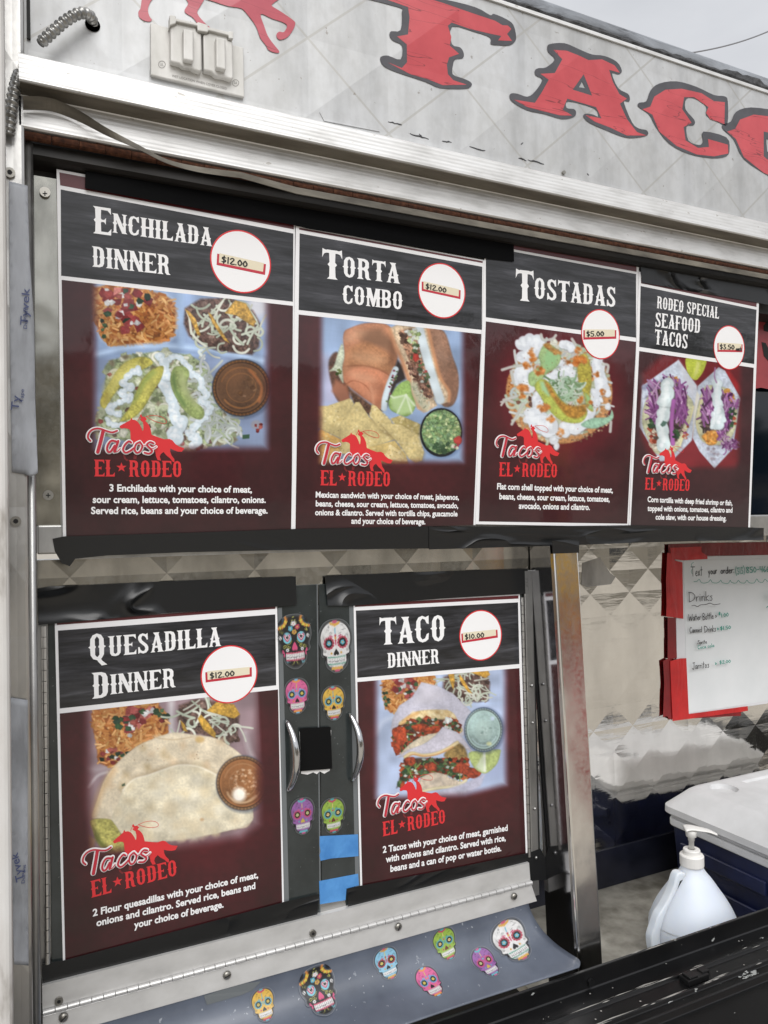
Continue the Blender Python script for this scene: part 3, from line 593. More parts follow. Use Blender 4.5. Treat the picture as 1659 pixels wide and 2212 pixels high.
    def sample(s, px, py):
        x = np.clip((px-s.x0)*s.res, 0, s.w-1.01); y = np.clip((py-s.y0)*s.res, 0, s.h-1.01); xi = x.astype(int); yi = y.astype(int); fx = (x-xi)[:, None]; fy = (y-yi)[:, None]; A = s.a
        c = A[yi, xi]*(1-fx)*(1-fy)+A[yi, xi+1]*fx*(1-fy)+A[yi+1, xi]*(1-fx)*fy+A[yi+1, xi+1]*fx*fy
        return np.clip(c, 0, 1)
def to_lin(c): return np.where(c <= .04045, c/12.92, ((c+.055)/1.055)**2.4)
def picture_grid(name, ras, pl, off, q, mat, parent, step=1.3):
    """colour grid over the quad q = TL,TR,BR,BL; q bows nowhere: the sheet is flat"""
    tl, tr, br, bl = [np.array(pl.st(*p)) for p in q]
    nu = int(max(abs(q[1][0]-q[0][0]), abs(q[2][0]-q[3][0]))/step)+2; nv = int(max(abs(q[3][1]-q[0][1]), abs(q[2][1]-q[1][1]))/step)+2
    u = np.linspace(0, 1, nu)[None, :, None]; v = np.linspace(0, 1, nv)[:, None, None]
    st_ = ((tl*(1-u)+tr*u)*(1-v)+(bl*(1-u)+br*u)*v).reshape(-1, 2)
    e2 = np.array(pl.e2); n_ = np.array(pl.n)
    P3 = np.stack([st_[:, 0], np.full(len(st_), pl.y0), np.full(len(st_), pl.zr)], 1)+st_[:, 1:2]*e2+n_*off
    d = P3-np.array([0, 0, ZC]); zc = d @ np.array(FW); px = CX+F*(d @ np.array(RT))/zc; py = CY-F*(d @ np.array(UP))/zc
    col = to_lin(ras.sample(px, py)); col = np.clip((col-.004)*.97, .002, 1)
    idx = np.arange(nu*nv).reshape(nv, nu); f = np.stack([idx[:-1, :-1], idx[1:, :-1], idx[1:, 1:], idx[:-1, 1:]], -1).reshape(-1, 4)
    me = bpy.data.meshes.new(name); o0 = np.array(org(parent)); nvx = nu*nv; nf = len(f)
    me.vertices.add(nvx); me.vertices.foreach_set('co', (P3-o0).astype(np.float32).ravel()); me.loops.add(nf*4); me.loops.foreach_set('vertex_index', f.astype(np.int32).ravel())
    me.polygons.add(nf); me.polygons.foreach_set('loop_start', np.arange(0, nf*4, 4, dtype=np.int32)); me.polygons.foreach_set('loop_total', np.full(nf, 4, np.int32)); me.update(calc_edges=True)
    at = me.color_attributes.new('paint', 'FLOAT_COLOR', 'POINT'); at.data.foreach_set('color', np.concatenate([col, np.ones((nvx, 1))], 1).astype(np.float32).ravel())
    me.materials.append(mat); ob = bpy.data.objects.new(name, me); COL.objects.link(ob); ob.parent = parent; return ob

# ------------------------------------------------------------------ what is printed on the six posters
RICE = [(210,144,78), (220,160,92), (196,124,66), (228,178,116), (204,136,74)]; CHEESE = [(206,214,196), (220,222,208), (188,198,178)]
LETT = [(194,200,174), (208,212,190), (176,186,152), (216,216,202), (160,170,138)]; CREAM = [(214,228,236), (226,234,240), (204,220,230)]
CIL = [(44,74,48), (58,90,54), (34,58,42)]; TOM = [(146,54,54), (164,74,70), (126,44,46), (178,98,90)]; ONI = [(206,204,204), (224,222,222)]
def rice_box(r, box, salsa, n=330):
    r.poly(box, (150,86,40), 3, 1, .2, 0, .25); r.grains(box, n, 60, 19, RICE, rim=.22, soft=.8)
    r.bits(salsa, 22, 60, TOM, rim=.2); r.bits(salsa, 7, 40, ONI, rim=.2); r.bits(salsa, 6, 42, CIL, rim=.2); r.bits(salsa, 5, 44, TOM, rim=.2); r.bits(salsa, 3, 28, ONI, rim=.2)
def bean_box(r, box, n=44):
    r.poly(box, (92,70,64), 3, 1, .1, 0, .35); r.bits(box, 40, 40, [(104,80,72), (84,62,56), (116,92,82)], tex=.3); r.curls(box, n, 170, 19, CHEESE)
def cup(r, x, y, rx, ry, col, hi, rim=(58,62,70)):
    r.ell(x+12, y+10, rx*1.05, ry*1.05, (60,72,96), 3, .45); r.ell(x, y, rx, ry, rim, .8); r.ell(x, y, rx*.96, ry*.96, tuple(v*.62 for v in hi), .7)
    for k in range(90):
        t = 2*math.pi*k/90; c = tuple(v*.9 for v in hi) if k % 2 else tuple(v*.6 for v in hi)
        r.line([(x+rx*.90*math.cos(t), y+ry*.90*math.sin(t)), (x+rx*.955*math.cos(t), y+ry*.955*math.sin(t))], rx*.03, c, .5, .7, False)
    r.ell(x, y, rx*.89, ry*.89, tuple(v*.5 for v in col), .7); r.ell(x, y, rx*.86, ry*.86, tuple(min(255, v*1.15) for v in col), .9); r.ell(x, y, rx*.80, ry*.80, col, .9, 1, 0, shade=.18, tex=.10); r.glow(x-rx*.2, y-ry*.25, rx*.5, ry*.45, tuple(min(255, v*1.3) for v in col), .5)
    r.line(disc(x, y, rx*.70, ry*.70, 40)[3:17], rx*.06, hi, .9, .75); r.line(disc(x, y, rx*.70, ry*.70, 40)[22:36], rx*.05, hi, .9, .5); r.line(disc(x, y, rx*.5, ry*.5, 40)+[(x+rx*.5, y)], rx*.025, hi, .8, .55)
def pic_enchilada():
    r = Ras(115, 590, 645, 1165, (175.55, 614.4, .25794), 1.4, (68,27,31), 10); body = r.body(385,800,260,260)
    r.poly([(40,-60),(1640,-60),(1640,1420),(40,1420)], (148,170,206)); r.vary(.10, 50)
    r.ell(1480, 180, 110, 110, (224,220,222), 14, .8); r.poly([(100,620),(1560,600),(1560,1400),(100,1400)], (138,154,186), 5); r.poly([(100,1180),(500,1250),(1000,1340),(1560,1260),(1560,1400),(100,1400)], (128,142,170), 8)
    box = [(40,40),(300,-10),(690,85),(760,130),(795,210),(798,350),(770,430),(700,480),(560,500),(250,515),(170,450),(110,300)]
    r.poly([(x*1.03-10, y*1.03-6) for x, y in box], (196,208,228), 6); rice_box(r, box, [(130,20),(330,40),(620,110),(620,190),(470,220),(480,360),(350,410),(270,330),(140,260),(220,180)])
    r.bits([(120,260),(180,260),(260,440),(170,440)], 7, 26, CIL)
    for q, wd, c, a in (([(120,590),(420,528),(800,522),(1150,560),(1520,640)], 44, (184,208,240), .95), ([(830,60),(826,260),(835,500)], 60, (166,192,228), .8), ([(120,620),(420,560),(800,556),(1150,596)], 22, (120,140,172), .5)): r.line(q, wd, c, 5, a)
    bx = [(868,200),(1000,120),(1250,110),(1440,220),(1500,330),(1490,520),(1430,590),(1150,560),(990,500),(900,430),(860,330)]; bean_box(r, bx)
    for q in ([(868,205),(905,225),(960,290),(1000,425),(975,430),(915,300)], [(1060,232),(1090,250),(1150,350),(1245,495),(1195,465),(1100,330)], [(1290,130),(1380,160),(1465,310),(1440,355),(1300,260),(1200,240)]): r.poly(q, (206,162,78), .8, 1, .15, .4, .22)
    r.line([(1010,550),(985,565),(1030,620)], 22, (214,222,220))
    L_ = [(230,640),(420,590),(640,560),(900,590),(1030,660),(1080,800),(1100,960),(1240,1060),(1350,1230),(1240,1330),(900,1390),(500,1350),(150,1250),(110,1140),(190,960),(200,800)]
    r.poly(L_, (140,152,116), 2.5, 1, 0, 0, .3); r.bits(L_, 230, 52, LETT, 12, .25, .12, 1.0); r.bits(L_, 60, 40, [(112,122,92), (126,118,96)], 8, 0, .1, 2.5); r.curls(L_, 60, 110, 22, LETT, 10, .2, .9); r.bits(L_, 40, 34, [(96,72,66), (112,90,80), (150,80,76)])
    r.curls([(950,650),(1080,720),(1130,960),(1330,1200),(1240,1320),(1000,1180)], 70, 150, 22, [(206,212,214), (192,200,196), (176,190,160)])
    r.poly([(560,615),(480,608),(380,645),(300,720),(235,825),(178,920),(158,1000),(200,1040),(250,960),(330,850),(420,765),(540,700),(600,660)], (192,184,92), 1.2, 1, -.1, .3, .16, True)
    r.line([(190,1000),(260,880),(350,770),(470,670)], 34, (212,206,122), 4, .7)
    for q, wd in (([(640,600),(700,640),(790,600),(880,660),(930,740),(1000,790),(1010,860),(1050,930),(1000,970),(1070,1020),(1050,1100),(980,1150)], 46), ([(480,712),(400,760),(345,830),(420,860),(330,915),(410,950),(290,1000),(225,1050),(310,1090)], 50),
                 ([(690,830),(750,930),(770,1060),(800,1130),(850,1190),(760,1240),(800,1290)], 88), ([(950,1190),(920,1260),(980,1300),(940,1340)], 66), ([(660,600),(700,700),(720,780)], 60), ([(210,1130),(280,1180),(360,1170)], 40)):
        r.cream(q, wd)
    r.poly([(690,690),(620,698),(520,780),(460,900),(415,1010),(345,1110),(330,1150),(440,1115),(525,1030),(600,900),(665,800)], (176,172,86), 1.2, 1, -.1, .35, .16, True); r.poly([(600,710),(520,790),(465,900),(430,1000),(470,960),(540,830),(640,740)], (138,156,86), 5, .8)
    r.poly([(830,682),(772,700),(745,790),(765,890),(830,1010),(900,1090),(990,1132),(1030,1095),(1015,1035),(930,960),(880,860),(905,750),(880,700)], (150,166,104), 1.2, 1, 0, .3, .12, True); r.poly([(775,720),(752,800),(790,930),(860,1030),(880,1010),(800,880),(790,780)], (104,130,76), 3, .85); r.poly([(860,730),(830,800),(850,900),(940,1010),(990,1060),(960,980),(880,860)], (176,186,134), 5, .8)
    for q in ((300,760,40,170,(214,206,126),.5,.75), (590,830,34,150,(196,190,104),.5,.55), (850,820,26,110,(186,196,140),.5,-.2), (200,960,30,60,(160,140,60),.5,.4)): r.glow(*q)
    cup(r, 1340, 866, 246, 242, (94,66,46), (160,106,60)); r.bits([(1290,780),(1440,760),(1480,900),(1320,960)], 10, 26, [(122,88,60), (104,74,52)]); r.line([(1410,720),(1450,760),(1510,860),(1490,980)], 24, (170,104,62), 2, .7)
    r.poly([(1350,1260),(1410,1255),(1408,1290),(1350,1295)], (52,84,62), .8); r.ell(1465, 1175, 44, 38, (160,150,150), 2, .6); r.bits([(1440,1120),(1510,1120),(1520,1310),(1470,1310)], 5, 22, TOM)
    r.feather([(115,-40),(1555,-40),(1555,1372),(115,1372)], 13, body); return r
def pic_torta():
    r = Ras(620, 665, 1055, 1145, (680.3, 674.8, .20502), 1.4, (72,29,33), 20); body = r.body(840,850,210,250)
    r.poly([(0,-80),(1660,-80),(1660,1640),(0,1640)], (150,172,206)); r.vary(.10, 60); r.poly([(60,450),(300,500),(300,980),(60,980)], (186,186,214), 14, .9)
    r.poly([(150,500),(240,420),(330,620),(360,940),(240,930),(160,700)], (104,74,62), 2.5, 1, 0, .2, .2, True); r.poly([(215,700),(340,780),(380,950),(280,960),(180,830)], (156,104,82), 4)
    r.poly([(1180,150),(1360,200),(1450,460),(1510,640),(1510,830),(1450,980),(1330,960),(1280,640),(1220,330)], (146,110,90), 2, 1, .15, .25, .12, True)
    B = [(300,230),(380,160),(560,110),(780,140),(840,320),(870,480),(800,690),(720,920),(690,1030),(600,960),(460,860),(320,740),(280,620),(310,480)]
    r.poly(B, (184,128,98), 1.5, 1, .16, .3, .06, True); r.poly([(420,190),(700,170),(820,300),(860,470),(700,380),(500,300)], (152,114,90), 7, .85); r.poly([(330,420),(520,310),(760,420),(850,520),(780,640),(560,570),(330,560)], (180,128,92), 5, .9, .2, .1, .1, True)
    r.poly([(300,640),(460,580),(680,610),(800,690),(720,920),(600,960),(420,820),(300,720)], (192,128,98), 4, .95, .24, .12, .05, True); r.line([(300,570),(520,560),(700,610),(820,690)], 12, (118,72,50), 2, .6); r.line([(310,770),(400,720),(520,760),(600,860)], 10, (130,72,50), 1.5, .6); r.line([(590,780),(610,900),(620,960)], 18, (214,164,134), 3, .5)
    for q in ((420,250,120,50,(214,164,130),.5,-.4), (560,480,190,60,(204,160,126),.55,.15), (500,680,150,50,(220,168,136),.5,.25), (620,850,70,60,(210,150,118),.45,.5), (820,420,40,160,(116,76,56),.5,0), (330,520,40,160,(196,140,104),.5,.2), (420,860,120,30,(140,82,58),.5,.6), (690,880,40,120,(150,92,66),.5,.3)): r.glow(*q)
    r.poly([(290,330),(250,400),(200,560),(150,620),(220,620),(260,690),(300,740),(290,580),(310,450)], (206,214,190), 1.5, 1, 0, .3, .12, True); r.bits([(240,600),(280,600),(280,690),(230,680)], 5, 26, [(92,110,60), (130,146,90)])
    r.poly([(340,780),(420,850),(600,980),(720,1040),(580,1090),(420,980)], (100,72,56), 2.5, 1, 0, .2, .3)
    r.poly([(870,500),(930,560),(960,700),(860,760),(800,900),(760,1000),(720,980),(770,780)], (52,44,42), 3); r.line([(850,600),(790,740),(740,900),(730,1010)], 64, (206,220,228), 1.5, 1, True, .2); r.bits([(840,590),(880,640),(780,900),(720,1000)], 18, 18, [(90,60,52), (160,90,110), (110,130,90)])
    for q in ((1330,420,60,200,(168,132,110),.5,-.2), (1440,760,50,160,(124,90,72),.5,-.1)): r.glow(*q)
    C_ = [(780,170),(860,130),(1180,160),(1240,420),(1310,660),(1400,800),(1420,940),(1330,970),(1250,900),(1290,980),(1180,1050),(1080,1020),(1000,800),(920,520),(830,330)]
    r.poly(C_, (214,190,160), 1.5, 1, 0, .3, .14); r.line([(785,180),(840,330),(920,520),(1000,740),(1080,960),(1150,1030)], 44, (196,140,104), 3, .9); r.line([(1190,170),(1250,430),(1320,680),(1410,830),(1410,930)], 34, (206,148,108), 2.5, .9)
    I_ = [(890,190),(1110,150),(1180,420),(1280,700),(1330,930),(1240,880),(1150,880),(1060,700),(980,480),(920,330)]
    r.poly(I_, (150,112,90), 2, 1, 0, 0, .4); r.line([(1100,180),(1180,480),(1250,720),(1320,920)], 96, (216,228,234), 2, 1, True, .12); r.bits([(960,160),(1080,150),(1110,300),(980,330)], 22, 34, [(190,206,150), (212,220,190), (150,170,110), (230,232,226)])
    r.bits([(900,210),(960,220),(980,360),(920,350)], 12, 30, [(84,62,52), (110,84,70)]); r.bits([(960,520),(1080,560),(1180,780),(1220,900),(1120,860),(1020,680)], 60, 26, [(128,92,78), (100,70,60), (150,112,96)], tex=.25); r.bits([(1000,330),(1100,340),(1120,560),(1020,520)], 20, 26, [(88,104,70), (206,214,200), (60,60,50)])
    r.poly([(1040,430),(1090,440),(1100,490),(1060,525),(1030,490)], (188,66,58), 1, 1, 0, .3, .1); r.bits([(1120,500),(1250,760),(1200,720),(1090,560)], 12, 26, [(196,96,92), (110,132,90), (206,216,210)]); r.bits([(1070,580),(1180,620),(1200,790),(1110,720)], 18, 24, [(96,112,80), (200,206,196), (70,78,60)])
    r.line([(1040,770),(1090,900),(1160,1000)], 90, (190,190,164), 4, .8); r.grains([(1020,760),(1110,800),(1220,980),(1120,1010)], 40, 26, 12, [(206,206,180), (168,172,146), (220,216,196)])
    r.poly([(990,720),(880,760),(800,880),(775,960),(800,1030),(880,1070),(960,1098),(1030,1050),(1060,970),(1020,850)], (150,182,104), 1.3, 1, .1, .3, .1, True); r.poly([(800,890),(960,870),(1050,960),(1010,1060),(900,1080),(810,1010)], (178,202,146), 4, .9); 
    for q in ([(960,872),(830,900),(800,880)], [(960,872),(870,1060)], [(960,872),(1020,1060)], [(960,872),(1050,980)]): r.line(q, 16, (222,232,208), 2, .85, False)
    def chip(q, c=(206,188,134)): r.poly([(x+6, y+16) for x, y in q], (130,108,70), 5, .55); r.poly(q, c, 1, 1, .10, .12, .08); r.bits(q, 30, 13, [(218,202,152), (196,174,118), (224,210,166)], 5, 0, .05, 1.8); r.bits(q, 5, 5, [(96,78,50)], rim=0)
    chip([(0,985),(130,985),(370,905),(410,960),(330,1120),(280,1330),(60,1230),(0,1180)]); chip([(60,1230),(280,1340),(260,1620),(0,1620),(0,1290)], (212,170,100)); chip([(430,945),(470,945),(575,1105),(860,1330),(600,1420),(560,1560),(270,1480),(270,1180),(310,1100)]); chip([(600,968),(640,985),(800,1140),(860,1320),(700,1240),(575,1090)]); chip([(800,1120),(900,1085),(1110,1180),(1110,1350),(900,1250)], (176,160,104))
    chip([(680,1160),(900,1180),(1100,1300),(1150,1470),(1130,1560),(1060,1585),(990,1540),(880,1380)]); chip([(570,1420),(840,1350),(960,1500),(980,1600),(580,1600)], (200,176,116)); chip([(790,1385),(900,1460),(975,1570),(720,1560)], (222,200,146))
    r.ell(1340, 1275, 240, 262, (70,92,130), 4, .5); r.ell(1330, 1265, 224, 258, (28,30,32), .8); r.ell(1332, 1260, 206, 232, (120,150,104), .8, 1, 0, tex=.3); g = disc(1332, 1260, 196, 222, 30); r.bits(g, 190, 26, [(140,168,112), (166,188,130), (112,142,92), (186,200,146), (128,160,120)], tex=.2)
    r.bits(disc(1360, 1420, 110, 60, 16), 20, 34, [(58,86,58), (74,104,70)]); r.poly([(1465,1330),(1520,1300),(1550,1340),(1530,1390),(1470,1375)], (178,66,60), 1, 1, 0, .3, .1, True); r.bits([(1450,1390),(1520,1390),(1520,1450),(1460,1450)], 6, 30, [(214,214,190), (160,60,74)])
    r.feather([(70,-60),(1560,-60),(1560,1575),(60,1575)], 11, body); return r
def pic_tostada():
    r = Ras(1020, 680, 1385, 1140, (1075.3, 713.2, .15873), 1.4, (74,34,38), 30); body = r.body(1205,850,170,230)
    r.ell(830, 860, 800, 820, (110,24,34), 30, .7); D = disc(835, 850, 728, 700, 40, .1)
    r.poly(D, (192,140,92), 1.5, 1, 0, .3, .16); r.bits([(120,560),(260,560),(260,1200),(150,1000)], 30, 22, [(178,110,56), (150,88,46), (204,140,80)], rim=.1); r.bits([(1300,1200),(1560,900),(1500,1320),(1250,1470),(900,1600)], 50, 24, [(206,178,140), (160,128,96), (110,82,62)], rim=.1, tex=.2); r.bits([(250,1150),(450,1200),(700,1500),(500,1480),(300,1360)], 30, 30, [(214,190,150), (190,160,118)], rim=.1)
    A_ = disc(810, 780, 600, 640, 40); r.bits(A_, 130, 84, LETT+[(200,214,200), (186,204,184)], 10, .2, .12, 1.0); r.curls(A_, 110, 190, 38, LETT+[(200,214,200), (186,204,184)], 8, .18, .9); r.bits(A_, 46, 44, [(120,78,62), (96,62,52), (196,124,66)]); r.curls(disc(800, 700, 680, 650, 40), 70, 190, 32, [(226,230,228), (206,216,214), (214,206,200)])
    for q, wd in (([(320,200),(450,150),(560,200),(430,330),(330,360)], 130), ([(380,560),(340,640),(420,760)], 170), ([(880,190),(960,200),(1000,250)], 90), ([(850,440),(980,500)], 80), ([(690,650),(860,560),(960,560),(1040,660)], 90), ([(1340,420),(1370,560),(1400,700),(1440,790)], 130), ([(560,850),(530,960),(600,1090)], 90), ([(470,1150),(520,1230),(640,1320),(740,1290)], 170), ([(900,1340),(1040,1330),(1160,1250),(1260,1120)], 130), ([(780,1500),(800,1580)], 90), ([(1340,880),(1350,980)], 110), ([(1500,860),(1500,1050)], 80), ([(1400,960),(1440,1250)], 60), ([(840,1420),(910,1400)], 90)):
        r.cream(q, wd*1.15, (226,231,238))
    r.poly([(1130,1290),(1280,1200),(1500,1180),(1550,1080),(1560,1220),(1320,1340)], (160,200,172), 1.2, 1, .1, .25, .1, True)
    r.poly([(640,190),(560,330),(580,470),(500,540),(420,600),(430,740),(540,760),(640,620),(780,520),(850,420),(850,320),(760,220)], (164,190,132), 1.3, 1, 0, .3, .10, True); r.poly([(680,230),(620,380),(640,560),(780,480),(830,340)], (150,196,140), 6, .8); r.bits([(640,190),(850,300),(830,340),(700,250)], 10, 46, [(150,110,58), (176,128,66)], rim=.1, soft=2)
    r.poly([(1090,380),(1200,330),(1260,480),(1280,700),(1250,900),(1300,1100),(1220,1060),(1180,900),(1100,720)], (176,164,72), 1.3, 1, 0, .3, .16, True); r.poly([(1190,860),(1250,900),(1300,1090),(1230,1060)], (150,196,140), 3, .9)
    I_ = disc(900, 810, 190, 160, 24); r.poly(I_, (84,104,74), 4, .9); r.curls(I_, 90, 150, 26, [(176,206,176), (150,186,150), (206,222,206), (120,150,110)])
    r.poly([(560,680),(500,770),(580,900),(680,1060),(800,1190),(960,1260),(1140,1250),(1220,1120),(1130,1040),(980,1040),(860,950),(760,800),(660,680)], (182,192,92), 1.3, 1, 0, .3, .1, True); r.poly([(570,700),(640,700),(740,880),(690,900),(600,820)], (166,206,160), 3, .9)
    r.poly([(630,690),(720,760),(800,890),(920,1000),(1060,1030),(1190,1010),(1200,1130),(1090,1200),(960,1180),(860,1080),(760,940),(700,860)], (178,128,58), 3, .95, 0, .2, .2, True)
    SP = [((1040,420),130,70), ((1140,400),110,60), ((460,300),70,80), ((480,380),60,60), ((330,800),110,60), ((1330,620),60,90), ((1140,950),60,60), ((620,1060),110,50), ((720,1210),60,60), ((850,1390),60,90), ((560,560),90,70), ((400,480),70,60), ((1250,1000),50,50), ((1430,840),50,50), ((330,900),60,60), ((1100,270),60,70)]
    for (x, y), a, b in SP: r.bits(disc(x, y, a*.7, b*.7, 12), 9, a*.42, [(204,122,52), (188,108,44), (216,146,84), (170,102,48)], rim=.05, soft=2.2)
    for q in ([(60,540),(190,500),(320,480)], [(180,560),(210,700)], [(80,950),(260,900)], [(190,1280),(350,1000)], [(1010,120),(1060,200)], [(590,60),(620,130),(740,120),(790,70)], [(1430,460),(1500,480),(1490,570)], [(1540,1250),(1530,1380)]): r.line(q, 40, (206,206,200), 1, .95, True, .25)
    r.bits(A_, 60, 7, [(150,50,40), (60,44,36)], rim=0); r.soften(2); return r
CAB = [(134,72,134), (154,88,154), (116,60,116), (176,122,176), (104,54,102), (192,150,190)]
def pic_seafood():
    r = Ras(1345, 740, 1645, 1150, (1371.5, 762.6, .15212), 1.4, (66,40,44), 40); body = r.body(1495,890,150,190)
    r.poly([(100,300),(400,20),(1640,160),(1640,1500),(1300,1640),(300,1640),(90,1150)], (112,30,36), 8); r.poly([(1250,250),(1340,250),(1560,560),(1500,620)], (158,36,40), 3, .9); r.poly([(300,1400),(1000,1200),(1450,1250),(1400,1600),(300,1640)], (130,40,48), 16, .8)
    paper = (196,204,218)
    r.poly([(620,95),(880,465),(885,560),(810,1240),(540,1520),(360,1540),(180,1250),(60,1040),(100,470),(360,280)], paper, 1, 1, .12, .15, .08); r.bits([(110,480),(400,380),(300,600),(120,700)], 16, 44, [(140,144,170), (120,118,140)], rim=0, soft=2.5); r.poly([(620,110),(870,470),(830,660),(700,400)], (206,206,214), 6, .8)
    r.poly([(1190,200),(890,470),(870,600),(820,1210),(920,1400),(1130,1640),(1390,1360),(1500,640),(1280,250)], paper, 1, 1, -.08, .15, .08); r.bits([(900,1260),(1300,1300),(1150,1600)], 22, 30, [(176,180,198), (150,140,150)], rim=0, soft=2.5); r.poly([(880,540),(920,600),(860,900),(820,1200),(830,820)], (222,218,206), 1.5, .95)
    def taco(o, shape, lip, inner):
        r.poly([(x+14, y+14) for x, y in shape], (110,104,120), 4, .6); r.poly(shape, (196,196,162), 1.2, 1, 0, .2, .1, True); r.poly(inner, (70,50,56), 3, 1, 0, 0, .3); r.line(lip, 26, (214,206,160), 1, .9)
    s1 = [(190,600),(120,780),(100,960),(130,1100),(200,1250),(290,1420),(480,1450),(640,1330),(800,900),(830,720),(740,590),(500,420),(330,480)]; i1 = [(260,600),(250,800),(240,960),(230,1100),(300,1330),(420,1340),(600,1250),(720,960),(740,640),(600,420),(400,400)]
    taco(0, s1, [(830,760),(780,960),(690,1150),(640,1320)], i1); r.grains(i1, 60, 120, 26, [(84,66,60), (104,80,66), (60,46,44)]); r.bits([(480,360),(600,380),(620,560),(560,560)], 10, 60, [(196,140,62), (176,116,50)], rim=.15)
    r.grains([(220,400),(330,420),(340,960),(240,980),(220,700)], 46, 190, 26, CAB, 1.35); r.grains([(600,420),(740,500),(740,900),(620,1000),(560,700)], 46, 220, 28, CAB, 1.7); r.grains([(420,330),(560,380),(580,520),(460,440)], 12, 130, 26, CAB, 1.0); r.grains([(110,860),(330,820),(320,950),(240,960)], 12, 150, 22, CAB, .2); r.bits([(170,1060),(300,1080),(330,1330),(250,1400)], 24, 46, [(186,92,66), (206,196,176), (170,70,60), (220,206,186)]); r.bits([(170,930),(260,940),(270,1050),(200,1050)], 10, 36, CIL); r.bits([(700,1050),(790,1040),(720,1220),(680,1220)], 10, 34, [(186,92,66), (206,180,160), (150,70,110)])
    for q, wd in (([(455,420),(440,520),(450,640),(420,760),(410,900),(380,1050),(400,1200),(390,1330)], 150), ([(450,520),(470,600),(420,700)], 150)): r.cream(q, wd*.95, (212,226,228))
    r.line([(450,440),(440,560),(410,760),(370,980),(420,1230)], 60, (234,242,242), 4, .8); r.line([(550,680),(530,860),(520,1040),(540,1290)], 62, (170,100,170), 1, 1, True, .3); r.poly([(360,1020),(400,960),(460,980),(430,1030),(390,1050)], (84,116,104), 1); r.bits([(560,1090),(640,1090),(640,1200),(560,1200)], 8, 40, CIL)
    s2 = [(1030,460),(950,560),(890,760),(860,960),(900,1150),(1000,1280),(1260,1300),(1380,1180),(1440,1000),(1450,760),(1380,560),(1240,480)]; i2 = [(1000,520),(960,800),(940,1000),(1000,1160),(1240,1220),(1370,1060),(1420,760),(1340,560)]
    taco(0, s2, [(1030,470),(960,620),(900,860),(880,1020),(920,1140)], i2); r.grains(i2, 50, 110, 24, [(74,58,54), (96,72,62), (56,44, 44)]); r.bits([(1270,520),(1380,540),(1370,760)], 8, 60, [(196,140,62), (176,116,50)], rim=.15); r.grains([(990,560),(1110,540),(1060,900),(960,1020)], 46, 200, 28, CAB, 1.4); r.grains([(1230,560),(1330,600),(1360,1060),(1240,1060)], 46, 220, 26, CAB, 1.6); r.bits([(1340,760),(1440,780),(1430,1000),(1350,1080)], 16, 36, CIL+[(186,80,60)])
    r.grains([(1380,620),(1460,640),(1460,760),(1400,760)], 8, 90, 24, CAB); r.poly([(950,1180),(1040,1120),(1150,1090),(1190,1180),(1150,1290),(1050,1310),(1000,1260)], (204,142,66), 1.5, 1, .1, .25, .22, True); r.bits([(1000,1120),(1160,1110),(1150,1290),(1020,1300)], 26, 26, [(220,166,92), (190,124,52)], rim=.1, soft=1.2); r.grains([(1190,1060),(1260,1080),(1250,1240),(1190,1220)], 14, 130, 22, CAB, 1.5); r.curls([(1260,1230),(1420,1220),(1400,1360),(1290,1370)], 40, 100, 18, CAB+[(206,170,206)])
    for q, wd in (([(1180,440),(1160,560),(1170,680),(1200,760),(1150,900),(1120,1040)], 116), ([(1200,780),(1210,920),(1190,1020)], 120)): r.cream(q, wd*.95, (212,226,230))
    r.line([(1180,460),(1165,600),(1190,780),(1140,960)], 46, (234,242,244), 4, .8); r.line([(1140,210),(1130,330),(1160,420)], 18, (160,120,160), 1)
    r.poly([(740,60),(1000,80),(990,220),(920,340),(860,385),(790,340),(730,220)], (186,196,72), 1, 1, -.1, .2, .1, True); r.poly([(880,110),(930,140),(900,280),(830,360),(850,240)], (214,216,128), 3, .9)
    r.feather([(70,-40),(1500,-40),(1470,1640),(60,1640)], 10, body); return r
